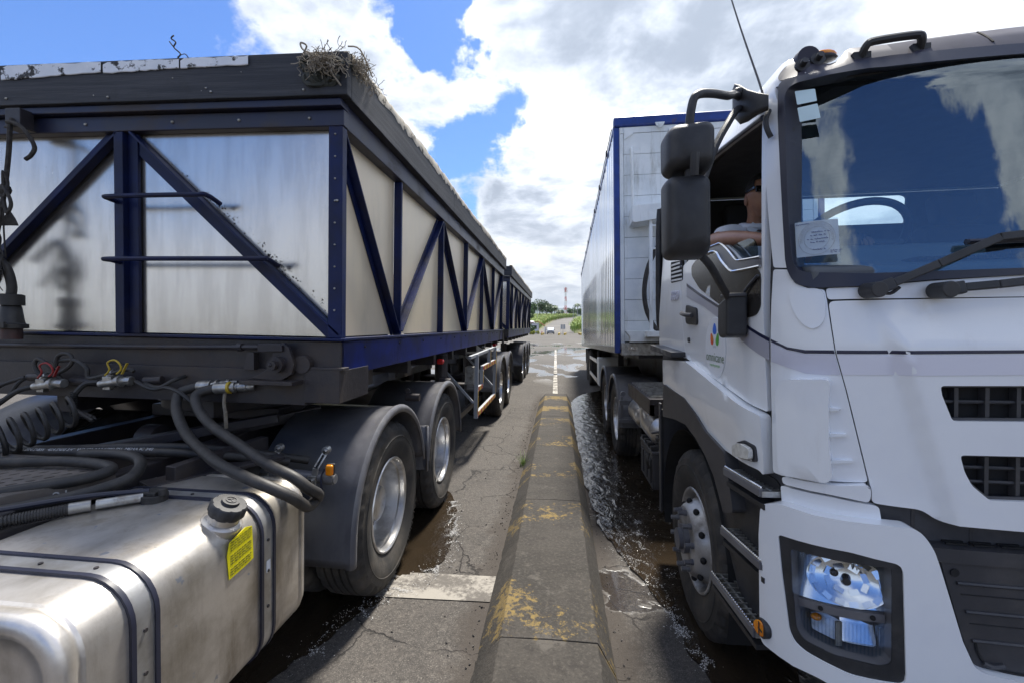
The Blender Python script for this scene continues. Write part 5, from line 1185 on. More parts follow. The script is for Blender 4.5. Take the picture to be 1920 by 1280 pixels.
PA('lower_panel','under',W_,.004,.03)
PA('cowl_panel',chain(UV['cowl']),W_,.0,.02,both=False)
(c0,c1)=UV['crease']
def hood_d(u,z):
    if u>UMAX: u=2*UMAX-u
    if z<1.15: t=1.3
    t=(c0[1]-z)/(c0[1]-c1[1]); uc=c0[0]+(c1[0]-c0[0])*t; amp=.032*_sm(1.84,1.70,z) if z>1.7 else .032
    return amp*(1 if u>uc+.030 else 0 if u<uc-.004 else (u-uc+.004)/.034)
g1,g2=chain(UV['gr1']),chain(UV['gr2'])
hood=patch('front_panel',chain(UV['hood']),W_,C,.002,.03,holes=[g1,g2],step=.02,dfun=hood_d,r=.02,rh=.012,bev=.006,seg=3)
for g,nv,zs in ((UV['gr1'],7,(1.533,)),(UV['gr2'],6,(1.322,1.276))):
    patch('grille_insert',chain(g),'dark_gap',C,-.022,.01,bev=0,r=0); 
    u0,u1=min(p[0] for p in g),UMAX; z0,z1=min(p[1] for p in g),max(p[1] for p in g)
    fr=chain(g); b=B(); b.tube([cab(u,z,.012) for u,z in fillet(fr,.012)],.009,6,1,closed=True); Q('grille_surround',b,'trim_plastic',smooth=True)
    fl=fillet(fr,.01)
    k=0; u=UMAX-.0
    for u in [UMAX+i*.083 for i in range(-12,13)]:
        zz=[z for z in (z0+i*(z1-z0)/40 for i in range(41)) if pip((u,z),fl)]
        if len(zz)>4: Q('grille_bar',B().bar(cab(u,min(zz),-.008),cab(u,max(zz),-.008),.012,.026,(0,1,0)),'trim_plastic')
    for z in zs:
        us=[x for x in (u0+i*(2*UMAX-2*u0)/160 for i in range(161)) if pip((x,z),fl)]
        Q('grille_bar',B().tube([cab(x,z,-.004) for x in us[::10]+[us[-1]]],.006,6,1),'trim_plastic')
# stripes
PA('stripe',chain(UV['stripeF']),'navy_stripe',.0045,.003,both=False,dfun=hood_d,r=0,bev=0,step=.028); PA('stripe','stripeC','navy_stripe',.0035,.003,r=0,bev=0); PA('stripe','stripeD','navy_stripe',.0035,.003,r=0,bev=0)
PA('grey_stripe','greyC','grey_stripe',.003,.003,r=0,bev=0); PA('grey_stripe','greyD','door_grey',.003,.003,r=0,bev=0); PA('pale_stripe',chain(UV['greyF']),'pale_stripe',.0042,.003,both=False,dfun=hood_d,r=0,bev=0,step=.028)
# rear side panel with vent and number
RP=[(.395,2.76),(.03,2.76),(.03,1.64),(.14,1.633),(.736,1.59),(.745,1.62),(.388,2.62)]
PA('rear_side_panel',RP,W_,0,.03)
vt=PA('side_vent',[(.30,2.235),(.62,2.205),(.645,2.075),(.345,2.085)],'dark_gap',.002,.01,r=.02)
for i in range(5):
    z=2.205-i*.027; Q('vent_slat',B().bar(cab(.35+.008*i,z,.006),cab(.60+.008*i,z-.012,.006),.006,.012),'white_paint')
bm=text_map('3339',.10,lambda x,y,z:cab(.485+x*1.05,1.985+y*.9-x*.05,.008+z),.004); obj('number_emblem',bm,'grey_stripe',C,fix=False)
PA('fender','fender',W_,.022,.05,r=.02,bev=.018,seg=4,dfun=lambda u,z:.014*_sm(1.24,1.42,z)*_sm(.2,.7,u if u<UMAX else 2*UMAX-u))
PA('step_plate',[(.12,1.648),(.745,1.628),(.74,1.596),(.12,1.612)],'trim_plastic',.085,.10,r=.006)
PA('wheel_arch_trim','arch','trim_plastic',.036,.06,r=.02,bev=.010,seg=3)
PA('step_housing','box','black_plastic',-.02,.05,r=.03)
# steps
for key,zb in (('step1',1.15),('step2',.87),('step3',.585)):
    (u0,z0),(u1,z1)=UV[key]; zz=(z0+z1)/2; s=Q('step_tread',None,None,mesh=None) if False else None
    for mrr in (0,1):
        U=lambda u:(2*UMAX-u if mrr else u)
        p,q=Vector(cab(U(u0),zz,.055)),Vector(cab(U(u1+.02),zz,.055)); inn=Vector((1 if not mrr else -1,0,0)); dep=.20
        b=B(); b.bar(p,q,.018,.032); st_=Q('step',b,'mud_plastic',bev=.003)
        b=B(); n=11
        for i in range(n+1):
            a=p.lerp(q,i/n)+Vector((0,0,-.004)); b.bar(a,a+inn*dep,.008,.022)
        for j in range(1,5):
            o=inn*dep*j/4.6; b.bar(p+o+Vector((0,0,-.006)),q+o+Vector((0,0,-.006)),.010,.020)
        obj('step_grid',b,'zinc',st_)
        b=B()
        for i in range(26):
            a=p.lerp(q,(i+.5)/26)+Vector((0,0,.020)); b.ball(a,.0062,1)
        obj('step_studs',b,'chrome',st_)
        obj('step_pan',B().bar(p+inn*dep*.5+Vector((0,0,-.05)),q+inn*dep*.5+Vector((0,0,-.05)),dep,.02),'black_plastic',st_)
# bumper with lamp recess
lw=UV['lampwin']; SR=UV['surr']
bm_ch=chain(UV['bump']); 
bump=patch('bumper',bm_ch,W_,C,.055,.06,holes=[SR,mir(SR)],step=.035,r=.02,rh=.015,bev=.014,seg=4)
for mrr in (0,1):
    f=mir if mrr else (lambda x:x)
    sr=f(SR); lwf=f(lw)
    s=patch('headlight_surround',sr,'black_plastic',C,.050,.06,holes=[lwf],step=.03,r=.015,rh=.015,bev=.004)
    # sloping sides of the recess
    bm=bmesh.new(); L1=fillet(lwf,.015); v1=[bm.verts.new(cab(u,z,.045)) for u,z in L1]; cu=sum(p[0] for p in L1)/len(L1); cz=sum(p[1] for p in L1)/len(L1); v2=[bm.verts.new(cab(cu+(u-cu)*.97,cz+(z-cz)*.97,-.06)) for u,z in L1]
    for i in range(len(L1)): bm.faces.new((v1[i],v1[(i+1)%len(L1)],v2[(i+1)%len(L1)],v2[i]))
    bm.faces.new(v2); obj('lamp_housing',bm,'mud_plastic',s)
    H=obj('headlight',B(),'lamp_dark',C) if False else None
    # reflector bowl with facets
    c=Vector(cab(*f([(2.060,.890)])[0],-.03)); u_=Vector(cab(*f([(2.10,.895)])[0],-.03))-Vector(cab(*f([(1.99,.895)])[0],-.03)); u_.normalize()
    if mrr: u_=-u_
    up=Vector((0,0,1)); nn=u_.cross(up)
    if nn.y>0: nn=-nn
    bm=bmesh.new(); G=[]; na,nr=30,8; rnd=random.Random(3+mrr)
    for j in range(nr+1):
        t=j/nr; row=[]
        for i in range(na):
            a=2*math.pi*i/na; rx,rz=.118*t,.080*t; px,pz=rx*math.cos(a),rz*math.sin(a)
            # bowl squared off towards the inner end
            dpt=.024*(1-t*t)+pz*.34; row.append(bm.verts.new(c+u_*px+up*pz-nn*dpt))
        G.append(row)
    for j in range(nr):
        for i in range(na):
            if j==0: bm.faces.new((G[0][i],G[1][i],G[1][(i+1)%na])) if i%1==0 else None
            else: bm.faces.new((G[j][i],G[j+1][i],G[j+1][(i+1)%na],G[j][(i+1)%na]))
    hl=obj('headlight',bm,'reflector',C,smooth=True,ang=60); 
    obj('lamp_plate',patch('lamp_plate',f([(1.905,.962),(2.165,.972),(2.166,.816),(1.91,.796)]),'rim_alloy',None,-.062,.004,r=.01,bev=0).data,None,hl) if False else patch('lamp_plate',f([(1.905,.962),(2.165,.972),(2.166,.816),(1.91,.796)]),'reflector',hl,-.036,.003,r=.01,rh=0,bev=0,step=.03,holes=[f([(2.062+.102*math.cos(R(a)),.889+.074*math.sin(R(a))) for a in range(0,360,15)])],dfun=lambda u,z:-.45*(z-.88))
    b=B(); b.cyl(c-nn*.05,c+nn*.0,.017,16,.012).cyl(c,c+nn*.006,.013,16); b.ball(c+u_*-.035+up*.012-nn*.02,.014,2); obj('bulb_cap',b,'lamp_dark',hl,smooth=True)
    bq=bmesh.new()
    for t,k_ in ((.48,8),(.86,16)):
        for i in range(k_):
            a=2*math.pi*(i+.5)/k_; rad_=(u_*math.cos(a)+up*math.sin(a)); o=c+u_*(.118*t*math.cos(a))+up*(.080*t*math.sin(a))-nn*(.024*(1-t*t)+.080*t*math.sin(a)*.34-.005); n_=(nn+up*(.50+rnd.uniform(-.08,.08))-rad_*.30*((i%2)-.3)).normalized(); e1=n_.cross(rad_).normalized(); e2=n_.cross(e1); w_=.098*t*math.pi/k_*.8; h_=.009
            bq.faces.new([bq.verts.new(o+e1*i_*w_+e2*j_*h_) for i_,j_ in ((-1,-1),(1,-1),(1,1),(-1,1))])
    ff=obj('reflector_prisms',bq,'reflector',hl,fix=False); tag(ff,kind='stuff')
    b=B()
    for i in range(7): 
        a=c+u_*(.02+.012*i)+up*(.045-.004*i)-nn*.030; b.box(a-Vector((.005,.004,.010)),a+Vector((.005,.004,.010)),Matrix.Rotation(.3*i,3,'Z'))
    for i in range(5):
        a=c+u_*(.01+.018*i)+up*(-.05)-nn*.014; b.box(a-Vector((.008,.004,.016)),a+Vector((.008,.004,.016)),Matrix.Rotation(.4+.2*i,3,'Z')@Matrix.Rotation(.3,3,'X'))
    obj('reflector_facets',b,'reflector',hl)
    b=B()
    for i in range(5): b.bar(cab(*f([(1.91+.010*i,.955)])[0],-.02),cab(*f([(1.912+.010*i,.80)])[0],-.02),.004,.004)
    obj('lens_flutes',b,'clear_lens',hl)
    patch('headlight_lens',f(UV['lensU']),'clear_lens',hl,.006,.004,r=.012,bev=0)
    bar=patch('lamp_divider',f(UV['lensbar']),'mud_plastic',C,.018,.02,r=.004)
    for u,z in ((1.985,.792),(2.125,.803)): p=Vector(cab(*f([(u,z)])[0],.016)); obj('divider_screw',B().cyl(p,p+nn*.006,.008,12),'dark_gap',bar)
    lo=patch('turn_signal',f(UV['lensL']),'clear_lens',C,.008,.004,r=.015,bev=0)
    patch('signal_reflector',f([(1.925,.752),(2.155,.765),(2.155,.672),(2.016,.668),(1.945,.676)]),'rim_alloy',lo,-.03,.004,r=.01,bev=0,dfun=lambda u,z:-.55*(z-.665))
    patch('fog_reflector',f([(2.04,.758),(2.155,.764),(2.155,.68),(2.04,.675)]),'reflector',lo,-.022,.003,r=.01,bev=0,dfun=lambda u,z:-.55*(z-.665))
    p=Vector(cab(*f([(1.965,.735)])[0],-.02)); obj('amber_bulb',B().ball(p,.016,2,(1.2,1,.8)),'amber_lens',lo,smooth=True)
    b=B()
    for i in range(22):
        u=1.925+i*.0106; ztop=.754+.015*(u-1.92)/.24; zbot=.668 if u>1.95 else .682
        p,q=cab(*f([(u,ztop)])[0],.010),cab(*f([(u,zbot)])[0],.010); b.tube([p,q],.0024,5,1)
    obj('lens_flutes',b,'clear_lens',lo)
    b=B(); b.bar(cab(*f([(2.035,.755)])[0],.0),cab(*f([(2.035,.67)])[0],.0),.006,.02); obj('lens_rib',b,'zinc',lo)
    mp=Vector(cab(*f([(1.816,.633)])[0],.060)); sx=-1 if not mrr else 1
    mk_=Q('side_reflector',B().cyl(mp+Vector((-sx*.02,0,0)),mp+Vector((sx*.004,-.002,0)),.036,24),'black_plastic',bev=.002); b=B().cyl(mp+Vector((sx*.003,-.001,0)),mp+Vector((sx*.010,-.004,0)),.029,24); obj('reflector_disc',b,'amber_lens',mk_,bev=.003); obj('reflector_cross',B().bar(mp+Vector((sx*.0112,-.004,-.027)),mp+Vector((sx*.0112,-.004,.027)),.004,.003).bar(mp+Vector((sx*.0112,-.028,0)),mp+Vector((sx*.0112,.02,0)),.003,.004),'black_plastic',mk_)
    sl_=patch('side_turn_lamp',f(UV['lampside']),'trim_plastic',C,.032,.04,r=.012); patch('side_lens',f([(1.64,1.285),(1.70,1.312),(1.755,1.306),(1.758,1.262),(1.645,1.243)]),'pale_lens',sl_,.056,.02,r=.015,bev=.006,seg=3)
    b=B()
    for i in range(6): z=1.256+i*.009; b.tube([cab(*f([(1.65,z-.004)])[0],.040),cab(*f([(1.70,z+.002)])[0],.040),cab(*f([(1.752,z+.002)])[0],.040)],.0035,5,1)
    obj('lens_flutes',b,'rim_alloy',sl_)
    # door furniture
    hd=Q('door_handle',B(),'black_plastic') if False else patch('door_handle',f([(.78,1.915),(1.0,1.885),(1.015,1.79),(.79,1.80)]),'black_plastic',C,.010,.02,r=.03)
    b=B(); b.tube([cab(*f([(.78,1.862)])[0],.03),cab(*f([(.86,1.858)])[0],.045),cab(*f([(.93,1.850)])[0],.045),cab(*f([(.99,1.845)])[0],.03)],.013,8,5); obj('handle_grip',b,'trim_plastic',hd,smooth=True)
    p=Vector(cab(*f([(.841,1.705)])[0],.0)); Q('door_lock',B().cyl(p,p+Vector((sx*.010,0,0)),.014,14),'trim_plastic')
    # mirrors and their arms
    mx=lambda x:(x if not mrr else -x)
    mr=Q('mirror_arm',B().tube([(mx(-1.30),.43,1.82),(mx(-1.308),.41,1.885),(mx(-1.36),.36,1.95),(mx(-1.44),.25,2.02),(mx(-1.535),.13,2.08),(mx(-1.55),.12,2.16),(mx(-1.55),.12,2.44),(mx(-1.538),.12,2.56),(mx(-1.515),.13,2.600),(mx(-1.45),.18,2.625),(mx(-1.36),.28,2.66),(mx(-1.30),.38,2.71),(mx(-1.22),.48,2.73)],.015,10,6).tube([(mx(-1.46),.25,2.34),(mx(-1.40),.30,2.48),(mx(-1.34),.34,2.58),(mx(-1.28),.40,2.66),(mx(-1.20),.5,2.70)],.014,8,5).ball((mx(-1.27),.42,2.735),.022,2),'black_plastic',smooth=True)
    def mbox(lo,hi,rr,nm,tp=.0):
        b=B(); cxm,czm=(lo[0]+hi[0])/2,(lo[2]+hi[2])/2; hw,hh=(hi[0]-lo[0])/2,(hi[2]-lo[2])/2; G=[]
        for y,sc in ((lo[1]-.0,.62),(lo[1]+.012,.82),(lo[1]+.03,.93),(lo[1]+.055,.985),(lo[1]+.09,1.0),(hi[1],1.0)):
            G.append([b.b.verts.new((mx(cxm+p[0]*sc),y,czm+p[1]*sc+(tp*(p[0]/hw) if p[1]>0 else 0))) for p in rrect(hw,hh,rr)])
        n=len(G[0])
        for i in range(len(G)-1):
            for k in range(n): b.b.faces.new((G[i][k],G[i][(k+1)%n],G[i+1][(k+1)%n],G[i+1][k]))
        b.b.faces.new(G[0]); b.b.faces.new(G[-1])
        m_=obj(nm,b,'black_plastic',mr,smooth=True,ang=50); obj('mirror_glass',B().prism([(mx(cxm+p[0]*.93),czm+p[1]*.93) for p in rrect(hw,hh,rr)],'y',hi[1]+.001,hi[1]+.004),'chrome',m_); return m_
    mbox((-1.628,.07,2.332),(-1.464,.20,2.496),.035,'upper_mirror',.006); mbox((-1.628,.075,2.034),(-1.478,.20,2.322),.030,'lower_mirror')
    obj('mirror_stay',B().tube([(mx(-1.55),.045,2.37),(mx(-1.55),.05,2.34),(mx(-1.55),.06,2.30)],.015,8,3),'black_plastic',mr,smooth=True)
    # kerb-view mirror by the pillar top
    b=B(); G=[]; c3=Vector((mx(-1.30),.33,2.66))
    for (x,y,z,hw,hh) in ((-1.262,.50,2.735,.018,.050),(-1.258,.485,2.73,.030,.068),(-1.252,.45,2.70,.036,.074),(-1.240,.40,2.672,.030,.058),(-1.225,.34,2.650,.022,.038),(-1.20,.31,2.64,.016,.026)):
        G.append([b.b.verts.new((mx(x+p[0]*.4),y+p[0]*.9,z+p[1])) for p in rrect(hw,hh,min(hw,hh)*.6,4)])
    for i in range(len(G)-1):
        for k in range(len(G[0])): b.b.faces.new((G[i][k],G[i][(k+1)%len(G[0])],G[i+1][(k+1)%len(G[0])],G[i+1][k]))
    b.b.faces.new(G[0]); b.b.faces.new(G[-1]); Q('kerb_mirror',b,'black_plastic',smooth=True,ang=50)
    b=B(); b.prism([(.385,1.915),(.50,1.882),(.505,1.76),(.48,1.735),(.39,1.745)],'x',mx(-1.245),mx(-1.330)); br=Q('mirror_bracket',b,'black_plastic',bev=.014,seg=3); obj('bracket_cap',B().box((mx(-1.255),.375,1.905),(mx(-1.325),.48,1.92)),'trim_plastic',br,bev=.004)
    b=B(); b.tube([cab(*f([(1.742,2.626)])[0],.012),cab(*f([(1.748,2.59)])[0],.028),cab(*f([(1.757,2.55)])[0],.028),cab(*f([(1.762,2.515)])[0],.012)],.010,8,4); Q('grab_handle',b,'black_plastic',smooth=True)
    # wheels, arch liner, flap
    wt_=wheel(C,(mx(-1.222),1.30,.485),-1 if not mrr else 1,rim=ME_RIMF,letters=False,dual=False,rot=.2)
    b=B()
    for i in range(10):
        a=2*math.pi*i/10; c=Vector((.030,.167*math.cos(a),.167*math.sin(a))); b.cyl(c,c+Vector((.020,0,0)),.018,8).cyl(c+Vector((.02,0,0)),c+Vector((.052,0,0)),.014,6)
    b.cyl((.028,0,0),(.060,0,0),.085,24).cyl((.06,0,0),(.085,0,0),.062,24); obj('hub',b,'mud_plastic',wt_,smooth=True,ang=40)
    b=B()
    for i in range(10):
        a=2*math.pi*(i+.5)/10; c=Vector((-.004,.222*math.cos(a),.222*math.sin(a))); b.ball(c,.020,2,(.9,1,1))
    obj('rim_hole',b,'dark_gap',wt_,smooth=True)
    bm=bmesh.new(); G=[]
    for i in range(19):
        a=R(200-215*i/18); y,z=1.30+.66*math.cos(a),.485+.66*math.sin(a); G.append([bm.verts.new((mx(x),y,z)) for x in (-1.235,-1.1,-.62)])
    for i in range(18):
        for j in range(2): bm.faces.new((G[i][j],G[i+1][j],G[i+1][j+1],G[i][j+1]))
    Q('arch_liner',bm,'dark_gap'); Q('inner_wing',B().box((mx(-.66),.55,.30),(mx(-.62),2.0,1.3)),'dark_gap')
    Q('mud_flap',B().box((mx(-1.245),2.03,.36),(mx(-.70),2.055,1.15)).box((mx(-1.25),2.00,.36),(mx(-1.236),2.055,1.2)),'trim_plastic',bev=.004)
    Q('cab_underside',B().box((mx(-1.2),.45,.50),(mx(-.62),.68,1.2)),'dark_gap')
# centre of the bumper: dark grille panel, shelf and gap behind
gp=patch('bumper_grille',chain(UV['grille']),'trim_plastic',C,.022,.04,step=.05,r=.03,bev=.008,seg=3)
for zz,u0 in ((.951,2.354),(.860,2.378),(.768,2.396)):
    us=[u0+(2*UMAX-2*u0)*i/30 for i in range(31)]; b=B(); b.tube([cab(u,zz,.024) for u in us],.006,6,1); obj('grille_rib',b,'trim_plastic',gp,smooth=True)
for zz,u0 in ((.915,2.366),(.822,2.39)):
    us=[u0+(2*UMAX-2*u0)*i/30 for i in range(31)]; b=B(); b.tube([cab(u,zz,.0225) for u in us],.0022,4,1); obj('grille_groove',b,'dark_gap',gp)
b=B(); p=Vector(cab(2.348,.984,.022)); b.cyl(p,p+Vector((0,-.004,0)),.013,14); obj('panel_screw',b,'dark_gap',gp)
b=B(); p,q=cab(2.425,.700,.026),cab(2.48,.697,.026); b.tube([p,cab(2.45,.692,.028),q],.008,6,3); obj('panel_handle',b,'trim_plastic',gp,smooth=True)
Q('towing_cover',B().tube([cab(u,z,.024) for u,z in ((2.405,.765),(2.412,.73),(2.43,.70),(2.47,.68),(2.55,.672))],.004,5,4),'dark_gap')
b=B(); N_=26
for i in range(N_):
    ua,ub=2.262+(2*UMAX-4.524)*i/N_,2.262+(2*UMAX-4.524)*(i+1)/N_
    for a,bq in ((-.10,.030),):
        p=[Vector(cab(ua,1.062,a)),Vector(cab(ub,1.062,a)),Vector(cab(ub,1.062,bq)),Vector(cab(ua,1.062,bq))]; lo=[v-Vector((0,0,.045)) for v in p]
        vs=[b.b.verts.new(v) for v in p+lo]
        for f_ in ((0,1,2,3),(7,6,5,4),(0,4,5,1),(1,5,6,2),(2,6,7,3),(3,7,4,0)): b.b.faces.new([vs[k] for k in f_])
sh_=Q('bumper_step',b,'trim_plastic')
b=B()
for j in range(4):
    us=[2.34+(2*UMAX-4.68)*i/40 for i in range(41)]
    for i in range(0,40,2): b.bar(cab(us[i],1.066,-.005-.02*j),cab(us[i+1]+.02,1.066,-.005-.02*j),.008,.006)
obj('step_slots',b,'dark_gap',sh_)
patch('gap_backing',chain([(UMAX-.5,1.19),(2.10,1.20),(2.12,1.00),(UMAX-.5,1.00)]),'dark_gap',C,-.12,.02,r=0,bev=0)
for i in range(-5,6):
    u=UMAX+i*.165; Q('gap_post',B().bar(cab(u,1.06,-.045),cab(u,1.17,-.045),.055,.03,(0,1,0)),'trim_plastic')
# windscreen
fr=chain([(UMAX,2.737)]+UV['frame'][:-1]+[(2.555,1.934)]); fr=chain(UV['frame'])
patch('windscreen_frame',fr,'rubber_frame',C,.010,.085,holes=[chain(UV['glass'])],step=.05,r=.012,rh=.02,bev=.008,seg=3)
ws=patch('windscreen',chain([(u-.006 if z<2.6 else u-.004,z+(.006 if z>2.4 else -.006)) for u,z in UV['glass']]),'windscreen_glass',C,-.006,.003,step=.035,r=.02,bev=0,surf=wsurf)
HD=chain([(2.742,2.738),(2.264,2.742),(1.9,2.728),(1.80,2.735),(1.745,2.745),(1.715,2.775),(1.725,2.81),(1.80,2.842),(2.0,2.844),(2.4,2.846),(2.742,2.846)])
patch('front_header',HD,'header_paint',C,.004,.02,step=.045,r=.015)
# roof
bm=bmesh.new(); us=[2*UMAX*i/120 for i in range(121)]; G=[]
for z in (2.725,2.75,2.775,2.80,2.82,2.835,2.845):
    G.append([bm.verts.new(cab(u,z,-.004 if z<2.75 else 0)) for u in us])
for i in range(len(G)-1):
    for k in range(120): bm.faces.new((G[i][k],G[i][k+1],G[i+1][k+1],G[i+1][k]))
cen=bm.verts.new((0,1.25,2.885))
for k in range(120): bm.faces.new((G[-1][k],G[-1][k+1],cen))
bm.faces.new((G[-1][120],G[-1][0],cen))
Q('roof',bm,W_,smooth=True,ang=70)
rl=[(-1.1,2.06,2.86),(-1.02,1.0,2.90)]
for q in (2.60,2*UMAX-2.60): Q('roof_seam',B().tube([cab(q,z,.003) for z in (2.765,2.79,2.82,2.843)],.004,5,2),'dark_gap')
for mrr in (0,1):
    f=(lambda u:2*UMAX-u) if mrr else (lambda u:u)
    Q('header_grip',B().tube([cab(f(2.205),2.775,.0),cab(f(2.213),2.803,.045),cab(f(2.235),2.816,.060),cab(f(2.35),2.822,.060),cab(f(2.373),2.808,.045),cab(f(2.38),2.782,.0)],.014,8,4).box(*[tuple(Vector(cab(f(2.205),2.775,.0))+Vector((s*.03,s*.01,s*.015))) for s in (-1,1)]).box(*[tuple(Vector(cab(f(2.38),2.782,.0))+Vector((s*.03,s*.01,s*.015))) for s in (-1,1)]),'black_plastic',smooth=True)
    ps=Vector((-.974 if not mrr else .974,.365,2.818)); ml=Q('roof_marker',B().ball(ps,.04,2,(1.3,.8,.4)),'black_plastic',smooth=True); obj('marker_lens',B().ball(ps+Vector((0,0,.012)),.036,2,(1.35,.8,.5)),'amber_lens',ml,smooth=True)
    ps=Vector((-1.039 if not mrr else 1.039,.37,2.815)); Q('roof_horn',B().lathe([(-.03,.001),(-.03,.042),(0,.044),(.03,.040),(.05,.028),(.058,.001)],ps,'y',20).cyl(ps+Vector((0,.02,-.07)),ps+Vector((0,.02,0)),.015),'header_paint',smooth=True)
    for xx_,yy_,zz_ in ((-1.078,.318,2.768),(-1.019,.324,2.790)):
        ps=Vector((xx_ if not mrr else -xx_,yy_,zz_)); Q('header_stud',B().cyl(ps,ps+Vector((0,-.010,.002)),.026,16).cyl(ps,ps+Vector((0,-.03,.010)),.012,12),'black_plastic',smooth=True)
Q('aerial',B().tube([(-1.165,.42,2.66),(-1.17,.44,2.75),(-1.19,.60,3.10),(-1.21,.80,3.55)],lambda t:.0055-.003*t,6,4).cyl((-1.168,.42,2.63),(-1.166,.425,2.70),.011,10),'trim_plastic',smooth=True)
# wipers
def wiper(arm,blade):
    pts=[cab(u,z,.06) for u,z in arm]; bb=B()
    for a,c in zip(pts[:-1],pts[1:]): bb.bar(a,c,.026,.016,(0,-1,.2))
    v0=Vector(pts[0]); bb.cyl(v0+Vector((0,-.022,0)),v0+Vector((0,.05,0)),.026,20).bar(pts[0],pts[1],.040,.026,(0,-1,.2))
    o=Q('wiper',bb,'black_plastic',bev=.004)
    b=B(); b.tube([cab(u,z,.026) for u,z in blade],.010,6,3); b.tube([cab(u,z,.040) for u,z in blade],.006,6,3); obj('wiper_blade',b,'rubber_frame',o,smooth=True); return o
w1=wiper([(2.123,1.898),(2.170,1.918),(2.30,1.975),(2.47,2.052),(2.56,2.058)],[(2.40,2.046),(2.56,2.045),(2.85,2.052),(UMAX+.05,2.06)])
obj('washer_pipe',B().tube([cab(2.13,1.895,.05),cab(2.165,1.885,.045),cab(2.19,1.905,.05)],.006,6,4),'black_plastic',w1,smooth=True)
w2=wiper([(2.313,1.891),(2.36,1.897),(2.45,1.903),(2.75,1.93),(2.95,1.965)],[(2.75,1.975),(2.95,1.985),(UMAX+.35,2.0)])
# papers behind the glass
sq=UV['sq']; patch('permit_square',[(1.832,2.668),(1.920,2.655),(1.932,2.606),(1.850,2.611)],'pale_card',C,-.013,.002,r=.004,bev=0); patch('permit_square',[(1.851,2.599),(1.935,2.596),(1.951,2.54),(1.866,2.542)],'pale_card',C,-.013,.002,r=.004,bev=0)
cdp=patch('permit_card',[(1.868,2.165),(2.030,2.160),(2.038,2.034),(1.884,2.034)],'card_paper',C,-.016,.002,r=.004,bev=0)
patch('card_sleeve',[(1.868,2.17),(2.030,2.165),(2.042,1.998),(1.888,1.998)],'clear_lens',cdp,-.0125,.001,r=.004,bev=0)
cu_,cz_=1.955,2.098
def seal(x,y,z):
    return cab(cu_+x,cz_+y,-.0125)
def circ(s,size,rad,mid,inv=False):
    def f(px,py,pz):
        a=R(mid)-px/rad if not inv else R(mid)+px/rad; r=rad+py if not inv else rad-py
        return seal(r*math.cos(a),r*math.sin(a)*.9,0)
    return text_map(s,size,f)
obj('seal_lettering',circ('MAURITIUS PORTS AUTHORITY',.0145,.056,90),'grey_ink',cdp,fix=False)
b=B(); b.tube([seal(.066*math.cos(R(a)),.060*math.sin(R(a)),0) for a in range(0,360,15)],.0007,4,1,closed=True).tube([seal(.046*math.cos(R(a)),.042*math.sin(R(a)),0) for a in range(0,360,15)],.0007,4,1,closed=True); obj('seal_ring',b,'grey_ink',cdp)
b=B(); rnd=random.Random(8)
for (u,z,w) in ((-.02,.022,.06),(-.024,.010,.05),(-.034,-.003,.075),(-.022,-.015,.05),(-.012,-.042,.04),(.05,-.05,.03),(.05,-.056,.028),(-.08,.056,.05)):
    x=u
    while x<u+w:
        l=rnd.uniform(.004,.009); b.tube([seal(x,z,0),seal(x+l*.3,z+rnd.uniform(.001,.004),0),seal(x+l*.6,z-rnd.uniform(0,.002),0),seal(x+l,z+rnd.uniform(-.001,.002),0)],.0009,4,1); x+=l+rnd.choice((.001,.001,.006))
obj('handwriting',b,'pen_ink',cdp)
# door sticker
def stk(x,y,d=.0045): return cab(1.292+x,1.680+y-.0*x,d)
el=[(1.292+.140*math.cos(R(a)),1.680+.150*math.sin(R(a))) for a in range(0,360,10)]
sk=patch('company_sticker',el,'white_sticker',C,.0055,.004,r=0,bev=0,step=.06); sk['label']='round white company sticker on the driver door'
obj('sticker_name',text_map('omnicane',.072,lambda x,y,z:stk(x*.92,y*.9-.048+.0,.0068)),'dkgreen_ink',sk,fix=False); obj('sticker_motto',text_map('integrating energies',.020,lambda x,y,z:stk(x*.92,y-.086,.0068)),'green_ink',sk,fix=False)
obj('sticker_small',text_map('group',.016,lambda x,y,z:stk(x,y+.006,.0068)),'grey_ink',sk,fix=False)
def petal(cx_,cy_,rx,ry,rot,m,n,dd=.0068):
    bm=bmesh.new(); v=[]
    for a in range(0,360,15):
        x,y=rx*math.cos(R(a)),ry*math.sin(R(a)); x*=1-.35*(y/ry); v.append(bm.verts.new(stk(cx_+x*math.cos(rot)-y*math.sin(rot),cy_+x*math.sin(rot)+y*math.cos(rot),dd)))
    bm.faces.new(v); obj(n,bm,m,sk)
petal(0,.092,.026,.028,0,'blue_ink','blue_petal'); petal(-.040,.042,.020,.030,.35,'red_ink','red_petal'); petal(-.033,.047,.010,.018,.35,'orange_ink','orange_petal',.0076); petal(.040,.042,.020,.032,-.35,'green_ink','green_petal')
